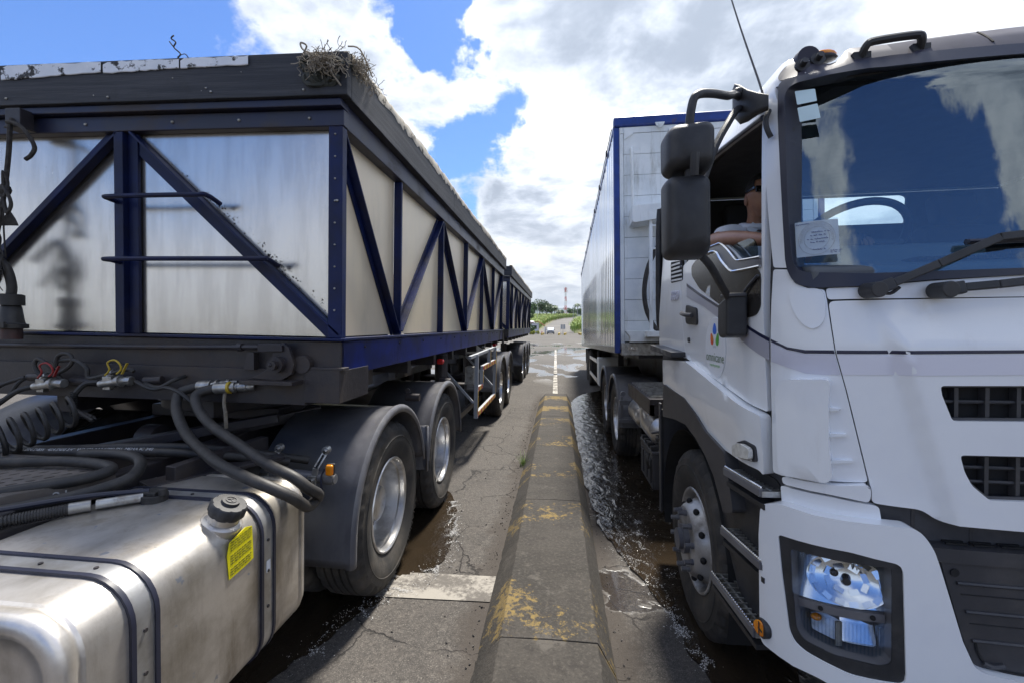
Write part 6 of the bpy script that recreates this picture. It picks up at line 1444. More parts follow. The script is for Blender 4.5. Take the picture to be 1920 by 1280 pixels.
# ---------------------------------------------------------------- cab interior
bw=[(-1.18,1.30),(1.18,1.30),(1.18,2.72),(-1.18,2.72)]; rw=[(-.66,2.52),(.50,2.50),(.515,2.53),(.515,2.73),(.48,2.76),(-.66,2.76)]
rw=[(-.60,2.50),(.505,2.50),(.515,2.69),(.48,2.705),(-.60,2.71)]
patch('back_wall',bw,'cab_trim',C,0,.02,holes=[rw],step=.3,r=0,rh=.02,surf=lambda u,v,d:(u,2.05-d,v),bev=0)
Q('back_cap',B().box((-1.12,2.04,2.725),(1.12,2.075,2.93)),W_)
Q('cab_floor',B().box((-1.18,.25,1.22),(1.18,2.04,1.26)),'cab_trim'); Q('roof_lining',B().box((-1.08,.42,2.735),(1.08,2.03,2.75)),'cab_trim')
dsh=Q('dashboard',B().prism([(.18,1.30),(.16,1.99),(.30,2.02),(.52,2.00),(.62,1.92),(.60,1.5),(.45,1.30)],'x',-1.12,1.12),'dash_trim',bev=.02)
b=B()
for i in range(60): x=-.75+i*.026; b.box((x,.195,2.008),(x+.012,.275,2.020))
obj('dash_vent',b,'dark_gap',dsh)
Q('instrument_hood',B().prism([(.40,2.0),(.42,2.10),(.55,2.12),(.66,2.04),(.62,1.95)],'x',-.90,-.34),'dash_trim',bev=.02)
sw=Q('steering_wheel',B().tube([(-.62+.235*math.cos(R(a)),.80+.235*math.sin(R(a))*.72,2.17-.235*math.sin(R(a))*.66) for a in range(0,360,15)],.017,10,2,closed=True),'rubber_frame',smooth=True)
obj('steering_spokes',B().bar((-.85,.80,2.17),(-.39,.80,2.17),.05,.02).cyl((-.62,.76,2.08),(-.62,.80,2.18),.07,16).cyl((-.62,.62,1.9),(-.62,.78,2.12),.04,12),'rubber_frame',sw)
for x in (-.68,.68):
    s_=Q('seat',B().box((x-.27,1.15,1.66),(x+.27,1.68,1.80)),'seat_cloth',bev=.04); obj('seat_back',B().bar((x,1.66,1.78),(x,1.86,2.42),.52,.13,(0,-1,0)),'seat_cloth',s_,bev=.04); obj('headrest',B().bar((x,1.86,2.45),(x,1.90,2.64),.28,.10,(0,-1,0)),'seat_cloth',s_,bev=.03); obj('seat_base',B().box((x-.2,1.2,1.26),(x+.2,1.62,1.66)),'cab_trim',s_)
# ---------------------------------------------------------------- chassis behind the cab
for s in (-1,1): Q('chassis_rail',B().box((s*.42-.04,.4,.72),(s*.42+.04,7.2,1.02)),'grimy_steel')
for a in (5.0,6.35):
    Q('axle',B().cyl((-.95,a,.50),(.95,a,.50),.08,12),'grimy_steel',smooth=True)
    for s in (-1,1):
        wheel(C,(s*1.235,a,.485),s,letters=False,rot=.5*a)
        mudguard('mudguard',C,a,.485,s*1.255,.58,a1=12,skirt=.62,rad=.62,side=s)
mg=Q('mudguard_stay',B().box((-1.262,4.25,.80),(-.7,4.29,.86)).cyl((-1.22,4.245,.95),(-1.22,4.20,.95),.03).bar((-1.22,4.33,.90),(-1.22,4.33,.62),.03,.012,(0,1,0)).box((-1.26,4.33,.56),(-.7,4.36,.60)),'mud_plastic')
cw=Q('catwalk',B().box((-1.18,2.75,1.06),(-.25,4.05,1.11)),'grimy_steel'); b=B()
for i in range(12): b.bar((-1.15,2.85+i*.10,1.116),(-.3,2.85+i*.10,1.116),.018,.014)
obj('tread_bars',b,'zinc',cw); Q('catwalk_frame',B().box((-1.18,2.75,.96),(-1.14,4.05,1.058)).box((-1.18,2.75,.96),(-.25,2.79,1.058)),'grimy_steel')
for y0_,y1_,x,z,r_ in ((3.55,4.15,-1.03,.78,.15),(2.75,3.35,-1.02,.80,.16)):
    Q('air_tank',B().lathe([(0,.001),(.004,.06),(.02,.11),(.05,r_*.97),(.07,r_),(y1_-y0_-.07,r_),(y1_-y0_-.02,.11),(y1_-y0_,.001)],(x,y0_,z),'y',28),'rim_alloy',smooth=True)
Q('air_tank',B().lathe([(0,.001),(.004,.08),(.02,.12),(.05,.145),(.07,.15),(.5,.15),(.55,.001)],(-1.10,4.0,.80),'y',28) if False else B().lathe([(0,.001),(.005,.06),(.02,.11),(.045,.14),(.06,.145),(.5,.145),(.55,.001)],(-1.19,3.2,.86),'x',28),'rim_alloy',smooth=True)
bt=Q('battery_box',B().box((-1.17,2.70,.28),(-.75,3.3,.60)).box((-1.175,2.69,.60),(-.74,3.31,.635)),'trim_plastic',bev=.01); b=B()
for i in range(4): b.bar((-1.176,2.75+i*.15,.66),(-.75,2.75+i*.15,.66),.05,.03)
for i in range(3): b.box((-1.182,2.75+i*.18,.33),(-1.170,2.87+i*.18,.55))
obj('battery_ribs',b,'black_plastic',bt)
b=B(); rnd=random.Random(6)
for i in range(14): b.bar((-1.20+rnd.uniform(0,.1),2.72+rnd.uniform(0,.2),.82-i*.016),(-1.10+rnd.uniform(0,.06),2.75,.83-i*.017),.03,.012)
Q('cable_bundle',b,'trim_plastic'); Q('earth_strap',B().tube([(-1.2,2.72,.62),(-1.22,2.70,.55),(-1.20,2.72,.48)],.012,8,4),'rubber_hose')
Q('air_intake',B().tube([(-1.20,2.16,2.70),(-1.21,2.16,2.55),(-1.215,2.16,2.2),(-1.215,2.16,1.9),(-1.20,2.17,1.78),(-1.12,2.2,1.74)],.026,10,6).box((-1.19,2.12,1.95),(-1.02,2.3,2.72)),'black_plastic',smooth=True,ang=50)
Q('engine_cover',B().box((-.5,1.2,.6),(.5,2.6,1.2)),'dark_gap')
# ---------------------------------------------------------------- driver
D=thing('person','driver in grey polo shirt and dark sunglasses leaning on the open cab window sill','person',FR,(-.80,1.45,1.80))
def skin(name,V,E,m,par,sub=2):
    me=bpy.data.meshes.new(name); me.from_pydata([v[:3] for v in V],E,[]); o=bpy.data.objects.new(name,me); COL.objects.link(o)
    md=o.modifiers.new('s','SKIN'); 
    if not me.skin_vertices: me.attributes
    for i,v in enumerate(V):
        sv=me.skin_vertices[0].data[i] if me.skin_vertices else None
        if sv: sv.radius=(v[3],v[4] if len(v)>4 else v[3])
    if me.skin_vertices: me.skin_vertices[0].data[0].use_root=True
    s=o.modifiers.new('u','SUBSURF'); s.levels=sub; s.render_levels=sub
    dg=bpy.context.evaluated_depsgraph_get(); bpy.context.view_layer.update(); dg=bpy.context.evaluated_depsgraph_get()
    me2=bpy.data.meshes.new_from_object(o.evaluated_get(dg)); bpy.data.objects.remove(o)
    me2.materials.clear(); me2.materials.append(MATS[m]); me2.polygons.foreach_set('use_smooth',[True]*len(me2.polygons)); me2.name=name
    return obj(name,None,None,par,mesh=me2)
hx,hy,hz=-.845,1.20,2.50
# one continuous body: pelvis, spine, neck, skull, both arms, thighs
V=[(-.74,1.44,1.90,.15),(-.76,1.46,2.06,.145,.13),(-.79,1.42,2.22,.165,.12),(-.82,1.36,2.32,.09,.08),(-.835,1.29,2.385,.056),(hx+.0,hy+.05,2.455,.060),(hx,hy+.03,2.515,.088,.098),(hx,hy+.045,2.575,.080,.092),
   (-.945,1.33,2.325,.064),(-1.035,1.32,2.305,.056),(-1.105,1.27,2.272,.050),(-1.115,1.12,2.262,.050),(-1.10,.95,2.240,.045),(-1.07,.78,2.205,.037),(-1.045,.66,2.175,.029),
   (-.65,1.38,2.30,.075),(-.55,1.30,2.20,.058),(-.50,1.15,2.08,.046),(-.54,.98,2.10,.038),(-.58,.84,2.16,.028),
   (-.85,1.30,1.86,.095),(-.87,1.02,1.87,.08),(-.87,.86,1.84,.065),(-.62,1.30,1.86,.095),(-.60,1.02,1.87,.08),(-.60,.86,1.84,.065)]
E=[(0,1),(1,2),(2,3),(3,4),(4,5),(5,6),(6,7),(2,8),(8,9),(9,10),(10,11),(11,12),(12,13),(13,14),(2,15),(15,16),(16,17),(17,18),(18,19),(0,20),(20,21),(21,22),(0,23),(23,24),(24,25)]
try:
    body=skin('body',V,E,'skin',D)
except Exception as e:
    print('SKIN FAIL',e); body=None
# shirt over torso and upper arms
Vs=[(-.74,1.44,1.90,.17),(-.76,1.46,2.06,.165,.15),(-.79,1.42,2.22,.185,.138),(-.82,1.365,2.315,.105,.098),(-.83,1.33,2.345,.072,.068),(-.945,1.33,2.325,.086),(-1.015,1.325,2.312,.078),(-1.055,1.315,2.298,.072),(-.65,1.38,2.30,.09),(-.55,1.30,2.20,.072),(-.53,1.25,2.16,.066)]
Es=[(0,1),(1,2),(2,3),(3,4),(2,5),(5,6),(6,7),(2,8),(8,9),(9,10)]
skin('shirt',Vs,Es,'polo_cloth',D)
b=B(); b.tube([(-.83+.085*math.cos(R(a)),1.32+.075*math.sin(R(a))-.01,2.372+.02*math.sin(R(a))) for a in range(0,360,30)],.019,8,3,closed=True).bar((-.86,1.245,2.365),(-.90,1.235,2.325),.05,.012,(0,-1,.4)).bar((-.80,1.245,2.365),(-.77,1.235,2.325),.05,.012,(0,-1,.4)); obj('collar',b,'polo_cloth',D,smooth=True)
# face and hair
bm=bmesh.new(); bmesh.ops.create_uvsphere(bm,u_segments=28,v_segments=20,radius=1)
for v in bm.verts:
    x,y,z=v.co
    ww=.074*(1-.22*max(0,-z)) ; jaw=1-.18*max(0,-z-.2)
    v.co=Vector((hx+x*ww*jaw,hy+.02+y*(.098-.012*max(0,-z))-(.016 if z<-.3 and y<0 else 0)*(-z),hz+.022+z*.122))
obj('face',bm,'skin',D,smooth=2)
b=B(); b.ball((hx,hy-.082,hz+.005),.016,2,(.9,1.2,1.3)); b.ball((hx,hy-.072,hz-.040),.022,2,(1.2,.5,.35)); b.ball((hx,hy-.070,hz-.078),.024,2,(1,.7,.7))
for s in (-1,1): b.ball((hx+s*.075,hy+.035,hz+.005),.026,2,(.35,.75,1.25))
obj('nose_mouth_ears',b,'skin',D,smooth=True)
bm=bmesh.new(); bmesh.ops.create_uvsphere(bm,u_segments=28,v_segments=20,radius=1)
bmesh.ops.delete(bm,geom=[f for f in bm.faces if f.calc_center_median().z<.20 and not (f.calc_center_median().y>.25 and f.calc_center_median().z>-.35) or (f.calc_center_median().y<-.55 and f.calc_center_median().z<.62)],context='FACES')
for v in bm.verts: x,y,z=v.co; v.co=Vector((hx+x*.080,hy+.024+y*.104,hz+.026+z*.127))
obj('hair',bm,'hair',D,smooth=2)
sg=obj('sunglasses',B().box((hx-.066,hy-.078,hz+.022),(hx-.010,hy-.068,hz+.058)).box((hx+.010,hy-.078,hz+.022),(hx+.066,hy-.068,hz+.058)).box((hx-.012,hy-.080,hz+.042),(hx+.012,hy-.072,hz+.052)),'sunglass',D,bev=.004)
obj('glasses_arm',B().bar((hx-.070,hy-.072,hz+.050),(hx-.079,hy+.035,hz+.048),.005,.012).bar((hx+.070,hy-.072,hz+.050),(hx+.079,hy+.035,hz+.048),.005,.012),'sunglass',sg)
# hands: palm, four unequal fingers, thumb
def hand(c,fwd,up,side,grip):
    b=B(); c,fwd,up,side=Vector(c),Vector(fwd).normalized(),Vector(up).normalized(),Vector(side).normalized()
    b.tube([c,c+fwd*.04,c+fwd*.085],lambda t:.022+.012*math.sin(math.pi*min(1,t*.7+.2)),10,3)
    for i,l in enumerate((.062,.074,.070,.055)):
        o=c+fwd*.085+side*(-.027+.018*i); b.tube([o-fwd*.03,o,o+fwd*l*.45-up*grip*.35*l,o+fwd*l*.7-up*grip*.8*l,o+fwd*l*.75-up*grip*1.2*l],lambda t:.0095-.002*t,8,4)
    o=c+fwd*.03-side*.03; b.tube([o,o-side*.018+fwd*.02,o-side*.022+fwd*.045-up*.008,o-side*.015+fwd*.065-up*.016],lambda t:.011-.002*t,8,4); return b
obj('hand',hand((-1.042,.65,2.17),(.2,-1,-.25),(0,-.2,1),(1,.2,0),.5),'skin',D,smooth=True); obj('hand',hand((-.575,.86,2.15),(-.1,-1,.5),(0,.4,1),(1,0,0),.9),'skin',D,smooth=True)
# ---------------------------------------------------------------- box trailer on the right
FT=Frame((.755,5.90,0),lean=-.6,yaw=-1.1,pitch=-2.0)
K=thing('box_trailer','tall box trailer with shiny ribbed side, white planked front and blue edges','trailer',FT,(1.2,.2,0))
KQ=lambda n,b,m,par=None,**k: obj(n,b,m,par or K,**k)
LEN=13.4; ZB,ZT=1.39,4.25; WD=2.50
rnd=random.Random(21)
n=46; w=(LEN-.09)/n
for i in range(n):
    y=.085+i*w; tl=rnd.uniform(-.0022,.0022)
    bm=bmesh.new(); m1=8
    # thin extruded plank with a shallow rib at its edge
    prof=[(.004,0),(.004,.006),(.0,.012),(tl,w*.5),(0.0,w-.014),(-.005,w-.008),(-.005,w-.002),(.02,w-.002),(.02,0)]
    for zz in (0,): pass
    A_=[bm.verts.new((p[0],y+p[1],ZB+.06)) for p in prof]; B__=[bm.verts.new((p[0]+rnd.uniform(-.001,.001),y+p[1],ZT-.02)) for p in prof]
    for k in range(len(prof)): bm.faces.new((A_[k],A_[(k+1)%len(prof)],B__[(k+1)%len(prof)],B__[k]))
    bm.faces.new(A_); bm.faces.new(B__[::-1]); KQ('side_plank',bm,'trailer_side')
KQ('side_wall',B().box((WD-.03,.08,ZB+.06),(WD,LEN,ZT)),'trailer_side'); KQ('roof_tarp',B().box((.03,.05,ZT+.03),(WD-.03,LEN,ZT+.06)),'tarp_cloth'); KQ('rear_doors',B().box((.03,LEN-.04,ZB),(WD-.03,LEN,ZT)),'trailer_white')
KQ('bottom_rail',B().box((-.008,.06,ZB-.03),(.05,LEN,ZB+.058)),'zinc',bev=.004); KQ('top_rail',B().box((-.010,.07,ZT-.018),(.06,LEN,ZT+.055)),'royal_blue',bev=.006)
KQ('corner_post',B().box((-.010,-.012,ZB-.03),(.062,.082,ZT+.0)),'royal_blue',bev=.010,seg=3); KQ('corner_post',B().box((WD-.06,-.012,ZB-.03),(WD+.01,.08,ZT)),'royal_blue',bev=.01)
KQ('top_beam',B().box((-.010,-.03,ZT+.003),(WD+.01,.09,ZT+.135)),'royal_blue',bev=.03,seg=3)
bb=B()
for i in range(9): y=.9+i*(LEN-1.4)/8; bb.box((-.03,y,ZT+.02),(-.011,y+.07,ZT+.09))
for i in range(40): y=.2+i*.33; bb.tube([(-.014,y,ZT+.075),(-.02,y+.16,ZT+.060),(-.014,y+.33,ZT+.075)],.006,5,2)
KQ('tarp_hooks',bb,'dark_rope')
# planked front
zs=[ZB+.115+i*.2665 for i in range(11)]
KQ('front_backing',B().box((.06,.035,ZB),(WD-.06,.06,ZT)),'dark_gap')
for i in range(10):
    KQ('front_plank',B().box((.118,.0+rnd.uniform(-.0015,.0015),zs[i]+.002),(WD-.118,.03,zs[i+1]-.002)),'trailer_white',bev=.003)
KQ('front_header',B().box((.064,-.004,zs[10]+.004),(WD-.064,.03,ZT)),'trailer_white',bev=.003); 
for x in (.064,WD-.114): KQ('front_edge',B().box((x,-.004,ZB+.02),(x+.05,.03,zs[10]-.0)),'trailer_white',bev=.003)
KQ('front_sill',B().prism([(-.03,ZB-.03),(-.03,ZB+.08),(-.09,ZB+.02),(-.09,ZB-.03)],'x',.10,WD-.1) if False else B().box((.066,-.05,ZB-.06),(WD-.066,-.006,ZB+.10)),'zinc',bev=.01)
KQ('sill_tray',B().prism([(.10,1.64),(.16,1.56),(.16,1.50),(WD-.1,1.50),(WD-.1,1.64)],'y',-.17,-.052),'trailer_white',bev=.006)
KQ('tow_eye',B().lathe([(0,.001),(0,.014),(.02,.014),(.02,.001)],(.20,-.075,1.42),'y',16).box((.145,-.062,1.395),(.26,-.052,1.445)),'chrome',bev=.008)
KQ('top_hook',B().prism([(.50,4.27),(.62,4.27),(.60,4.225),(.56,4.20),(.52,4.225)],'y',-.06,-.036).cyl((.56,-.07,4.245),(.56,-.04,4.245),.02,12),'trailer_white',bev=.003)
KQ('corner_gusset',B().prism([(.12,4.24),(.24,4.16),(.12,4.09)],'y',-.016,-.006),'trailer_white')
KQ('handrail',B().tube([(.21,-.0,3.97),(.21,-.05,3.95),(.212,-.06,3.90),(.222,-.06,3.30),(.225,-.05,3.22),(.225,0,3.21)],.018,10,4),'trailer_white',smooth=True)
KQ('platform_bracket',B().prism([(.178,3.16),(.178,2.97),(.21,2.95),(.9,3.05),(.9,3.20)],'y',-.30,-.005),'trailer_white',bev=.005)
ld=KQ('ladder',B().box((.383,-.26,1.62),(.423,-.22,3.06)).box((.70,-.26,1.62),(.74,-.22,3.06)),'trailer_white',bev=.004)
for i in range(5): obj('ladder_rung',B().bar((.423,-.24,1.80+i*.28),(.70,-.24,1.80+i*.28),.03,.022),'trailer_white',ld,bev=.003)
KQ('ladder_foot',B().box((.33,-.30,1.56),(.95,-.02,1.63)),'trailer_white',bev=.004)
KQ('air_hose',B().tube([(.62,-.16,2.78),(.52,-.14,2.70),(.40,-.13,2.46),(.345,-.13,2.20),(.35,-.13,1.98),(.40,-.14,1.80),(.50,-.16,1.64),(.75,-.3,1.46)],.030,10,6),'rubber_hose',smooth=True)
KQ('white_conduit',B().bar((.70,-.02,3.3),(.70,-.02,4.2),.05,.03,(0,1,0)),'trailer_white')
for s,x in ((1,.36),(-1,WD-.36)): KQ('chassis_rail',B().box((x+.35*s-.06,.2,.98),(x+.35*s+.06,LEN,ZB-.04)),'grimy_steel')
KQ('kingpin_plate',B().box((.3,.1,ZB-.10),(WD-.3,2.2,ZB-.035)),'grimy_steel')
for a in (8.15,9.45):
    zc=.485-.002+a*.035-.03
    for s,x in ((-1,.045),(1,WD-.045)):
        t_=wheel(K,(x,a,zc),s,letters=False,rot=a)
    KQ('axle',B().cyl((.3,a,zc),(WD-.3,a,zc),.07,12),'grimy_steel',smooth=True)
KQ('mud_flap',B().box((.03,10.1,.80),(.62,10.115,1.30)).box((WD-.62,10.1,.80),(WD-.03,10.115,1.3)),'black_plastic')
sgd=KQ('side_guard',B().box((.02,4.2,1.05),(.05,7.2,1.13)).box((.02,4.2,.62),(.05,7.2,.70)),'rim_alloy',bev=.004)
KQ('tool_box',B().box((.03,3.6,.60),(.6,4.15,1.18)),'trailer_white',bev=.01); KQ('guard_posts',B().box((.05,4.3,.6),(.09,4.36,1.3)).box((.05,7.0,.6),(.09,7.06,1.3)),'grimy_steel')
KQ('landing_leg',B().box((.35,2.9,.45),(.45,3.0,1.35)).box((WD-.45,2.9,.45),(WD-.35,3.0,1.35)),'grimy_steel')
# ---------------------------------------------------------------- far side of the yard
def at(px,y): return (px-1046)/853*y*1.008      # rough lateral metres at distance y (survey helper)
def leaves(name,m,par,n,rad,ctr,size,seed,shape=(1,1,1),lumps=9,kind=None):
    rnd=random.Random(seed); bm=bmesh.new(); L_=[]
    for i in range(lumps):
        d=Vector((rnd.gauss(0,1),rnd.gauss(0,1),rnd.gauss(0,.8))).normalized()*rnd.uniform(.25,.75); L_.append((Vector((d.x*shape[0],d.y*shape[1],d.z*shape[2]))*rad,rnd.uniform(.28,.5)*rad))
    for i in range(n):
        c,r=rnd.choice(L_); d=Vector((rnd.gauss(0,1),rnd.gauss(0,1),rnd.gauss(0,1))).normalized()*r*rnd.random()**.35; p=Vector(ctr)+c+d
        a=Vector((rnd.gauss(0,1),rnd.gauss(0,1),rnd.gauss(0,.6))).normalized(); b=a.cross(Vector((rnd.gauss(0,1),rnd.gauss(0,1),rnd.gauss(0,1)))).normalized(); s=size*rnd.uniform(.6,1.4)
        bm.faces.new([bm.verts.new(p+a*s),bm.verts.new(p+b*s*.55),bm.verts.new(p-a*s),bm.verts.new(p-b*s*.55)])
    return obj(name,bm,m,par,fix=False)
def tree(x,y,h,rad,m,label,seed,shape=(1,1,.75)):
    z=gz(x,y)-.1; t=thing('tree',label,'tree',None,(x,y,z),'trees beyond the cane field')
    rnd=random.Random(seed); b=B().tube([(x,y,z),(x+.2,y,z+h*.3),(x-.1,y,z+h*.6)],lambda q:.30-.16*q,7,3)
    for k in range(5): a=rnd.uniform(0,6.28); b.tube([(x,y,z+h*.42),(x+math.cos(a)*rad*.35,y+math.sin(a)*rad*.35,z+h*.58),(x+math.cos(a)*rad*.6,y+math.sin(a)*rad*.6,z+h*.72)],lambda q:.12-.07*q,5,2)
    obj('trunk',b,'bark',t); leaves('crown',m,t,1500,rad,(x,y,z+h*.68),.36,seed,shape,12); return t
def palm(x,y,h,label,seed,fr=2.9):
    z=gz(x,y)-.1; t=thing('palm_tree',label,'palm tree',None,(x,y,z),'palms by the mast'); rnd=random.Random(seed)
    obj('trunk',B().tube([(x,y,z),(x+.25,y,z+h*.5),(x+.15,y,z+h)],lambda q:.22-.09*q,8,3),'bark',t)
    for k in range(15):
        a=6.28*k/15+rnd.uniform(-.2,.2); el=rnd.uniform(-.1,1.1); bm=bmesh.new(); top=Vector((x+.15,y,z+h)); d=Vector((math.cos(a),math.sin(a),0)); prev=None
        for i in range(8):
            u=i/7; p=top+d*fr*u*math.cos(el*.5)+Vector((0,0,fr*(math.sin(el)*u-1.0*u*u))); w=.34*math.sin(math.pi*min(1,u*.9+.08)); s=Vector((-d.y,d.x,0))
            row=[bm.verts.new(p+s*w-Vector((0,0,w*.6))),bm.verts.new(p),bm.verts.new(p-s*w-Vector((0,0,w*.6)))]
            if prev:
                for q in range(2): bm.faces.new((prev[q],prev[q+1],row[q+1],row[q]))
            prev=row
        obj('frond',bm,'leaf_palm',t,fix=False)
    return t
TL_=[('tall bushy tree at the left end of the row, beside the trailer',997,235,9.5,4.2,'leaf_a'),('broad round tree second along from the trailer',1012,240,11.0,5.0,'leaf_b'),('dark spreading tree in the middle of the row behind the cane',1024,250,9.5,4.6,'leaf_b'),('lower tree just before the palms, with a lamp post before it',1034,255,8.2,3.8,'leaf_a'),('low dark bush tree right of the mast foot',1071,300,5.5,3.6,'leaf_b'),('small round tree at the foot of the lattice mast',1050,330,5.0,3.2,'leaf_b'),('bright green young tree close behind the booth',994,170,5.6,2.6,'leaf_a'),('dark tree behind the tall palm, partly hidden by the box trailer',1086,290,7.0,4.0,'leaf_b')]
for i,(lab,px,y,h,r_,m) in enumerate(TL_): tree(at(px,y),y,h,r_,m,lab,40+i)
for i,(lab,px,y,h,f) in enumerate([('palm leaning at the right end of the tree row',1039,245,6.6,3.0),('shorter palm between the tree row and the mast',1046,250,4.8,2.8),('tall single palm standing beside the box trailer edge',1081,240,8.2,2.8)]): palm(at(px,y),y,h,lab,70+i,f)
# more trees out to the sides, where the trailers reflect them
for i,(x,y,h,r_) in enumerate([(-22,190,9,5),(-34,185,10,5.5),(-48,190,9,5),(24,250,8,5),(36,240,9,5),(50,245,9,5.5),(66,240,9,5),(-64,190,10,6)]): tree(x,y,h,r_,'leaf_b','wide tree in the long row, hidden from the lane by the lorries',90+i)['group']='trees hidden behind the lorries'
# lattice mast
mx_,my_=at(1060,420),420; mz=gz(0,420)-.2; mh=29
mt=thing('lattice_mast','red and white lattice telecom mast rising behind the cane','mast',None,(mx_,my_,mz))
for s in range(7):
    z0,z1=mz+mh*s/7,mz+mh*(s+1)/7; w0,w1=1.0-.085*s,1.0-.085*(s+1); b=B()
    for a in ((-1,-1),(1,-1),(1,1),(-1,1)): b.bar((mx_+a[0]*w0,my_+a[1]*w0,z0),(mx_+a[0]*w1,my_+a[1]*w1,z1),.30,.30)
    for k in range(3):
        za,zb_=z0+(z1-z0)*k/3,z0+(z1-z0)*(k+1)/3
        for a,c in (((-1,-1),(1,-1)),((1,-1),(1,1)),((1,1),(-1,1)),((-1,1),(-1,-1))):
            if k%2: a,c=c,a
            b.bar((mx_+a[0]*w0,my_+a[1]*w0,za),(mx_+c[0]*w0,my_+c[1]*w0,zb_),.16,.16); b.bar((mx_+a[0]*w0,my_+a[1]*w0,zb_),(mx_+c[0]*w0,my_+c[1]*w0,zb_),.14,.14)
    obj('mast_section',b,('tower_red','tower_white')[s%2],mt)
for k,(z,n) in enumerate(((mh-1.2,9),(mh-3.4,6),(mh*.60,3),(mh*.34,8),(mh*.2,8))):
    for i in range(n):
        a=6.28*i/n; r_=1.3 if k not in (3,4) else 1.9; obj('antenna_panel',B().box((mx_+r_*math.cos(a)-.14,my_+r_*math.sin(a)-.1,mz+z-1.0),(mx_+r_*math.cos(a)+.14,my_+r_*math.sin(a)+.1,mz+z+1.0)).bar((mx_,my_,mz+z),(mx_+r_*math.cos(a),my_+r_*math.sin(a),mz+z),.07,.07),('tower_white','tower_red')[(i+k)%2],mt)
obj('lightning_rod',B().cyl((mx_,my_,mz+mh),(mx_,my_,mz+mh+2.6),.05,6),'galvanised',mt)
def post(name,px,y,h,label,r_=.07,arm=True):
    x=at(px,y); z=gz(x,y)-.1; t=thing(name,label,'lamp post',None,(x,y,z)); obj('pole',B().cyl((x,y,z),(x,y,z+h),r_,8),'galvanised',t); obj('lamp_head',B().box((x-.1,y-.5,z+h),(x+.1,y+.2,z+h+.12)),'tower_white',t)
post('lamp_post',1074,190,5.4,'pale slim lamp post at the bend of the far road',.10); post('lamp_post',1008,185,7.4,'thin grey lamp post before the dark trees',.08); post('lamp_post',1081.5,215,5.2,'white post standing under the tall single palm',.11)
# cane
def cane(name,foot,n,seed,lab,h=2.5):
    rnd=random.Random(seed); bm=bmesh.new(); xs=[p[0] for p in foot]; ys=[p[1] for p in foot]; k=0
    while k<n:
        x,y=rnd.uniform(min(xs),max(xs)),rnd.uniform(min(ys),max(ys))
        if not pip((x,y),foot): continue
        k+=1; z=gz(x,y); hh=h*rnd.uniform(.75,1.12); a=rnd.uniform(0,6.28); d=Vector((math.cos(a),math.sin(a),0)); s=Vector((-d.y,d.x,0)); w=rnd.uniform(.05,.11); b0=Vector((x,y,z+hh*rnd.uniform(.0,.55))); 
        p1=b0+Vector((0,0,(z+hh-b0.z)*.75))+d*.18; p2=Vector((x,y,z+hh))+d*rnd.uniform(.4,.8); p3=p2+d*.35-Vector((0,0,rnd.uniform(.1,.5)))
        r0=[bm.verts.new(b0+s*w),bm.verts.new(b0-s*w)]; r1=[bm.verts.new(p1+s*w),bm.verts.new(p1-s*w)]; r2=[bm.verts.new(p2+s*w*.7),bm.verts.new(p2-s*w*.7)]; r3=bm.verts.new(p3)
        bm.faces.new((r0[0],r0[1],r1[1],r1[0])); bm.faces.new((r1[0],r1[1],r2[1],r2[0])); bm.faces.new((r2[0],r2[1],r3))
    tag(obj(name,bm,'cane_leaf',fix=False),lab,kind='stuff')
cane('sugar_cane',[(-30,128),(-5.6,118),(-4.6,160),(-3.2,200),(-.6,232),(6,275),(14,300),(-30,300)],15000,1,'bright green sugar cane left of the climbing road')
cane('sugar_cane',[(2.9,112),(40,112),(40,240),(16,240),(9.0,200),(5.8,165),(4.6,140)],12000,2,'bright green sugar cane right of the climbing road')
cane('sugar_cane',[(-70,160),(-30,150),(-30,240),(-70,240)],2500,3,'sugar cane far out to the left behind the trailers'); cane('sugar_cane',[(40,112),(80,112),(80,200),(40,200)],4000,4,'sugar cane far out to the right behind the trailers')
# hills
def hill(name,y,pts,lab,m='far_hill'):
    bm=bmesh.new(); G=[]
    for (x,h) in pts: G.append([bm.verts.new((x,y-1200,-5)),bm.verts.new((x,y-500,h*.55)),bm.verts.new((x,y,h)),bm.verts.new((x,y+900,-5))])
    for i in range(len(G)-1):
        for k in range(3): bm.faces.new((G[i][k],G[i+1][k],G[i+1][k+1],G[i][k+1]))
    tag(obj(name,bm,m,smooth=2,fix=True),lab,kind='structure')
hill('hills',4200,[(-2600,30),(-1800,90),(-1200,150),(-700,130),(-300,175),(-80,172),(60,165),(260,140),(520,110),(900,80),(1600,120),(2600,40)],'long low wooded hill on the horizon, blue with distance')
# guard booth, tank, hedge, bushes
bx,by=at(1006,104),104; bz=gz(bx,by)
bo=thing('guard_booth','small white booth with sloping red roof beside the yard exit','booth',None,(bx,by,bz))
obj('wall',B().box((bx-1.3,by,bz),(bx+.55,by+2.2,bz+2.5)),'booth_wall',bo); obj('window',B().box((bx-.9,by-.03,bz+1.1),(bx+.1,by-.005,bz+1.9)),'car_glass',bo)
obj('roof',B().prism([(-1.5,2.62),(.5,2.95),(2.2,1.55),(2.2,1.40),(.5,2.75),(-1.5,2.45)],'y',0,1).b if False else B().bar((bx+.35,by+1.1,bz+2.85),(bx+2.0,by+1.1,bz+1.75),2.9,.10).bar((bx+.4,by+1.1,bz+2.85),(bx-1.5,by+1.1,bz+2.5),2.9,.10),'red_roof',bo)
obj('porch_post',B().box((bx+1.85,by-.2,bz),(bx+1.97,by-.08,bz+1.75)),'booth_wall',bo); obj('door',B().box((bx+.56,by+.5,bz),(bx+.59,by+1.4,bz+2.0)),'car_glass',bo)
wx,wy=at(997,112),112; wz=gz(wx,wy)
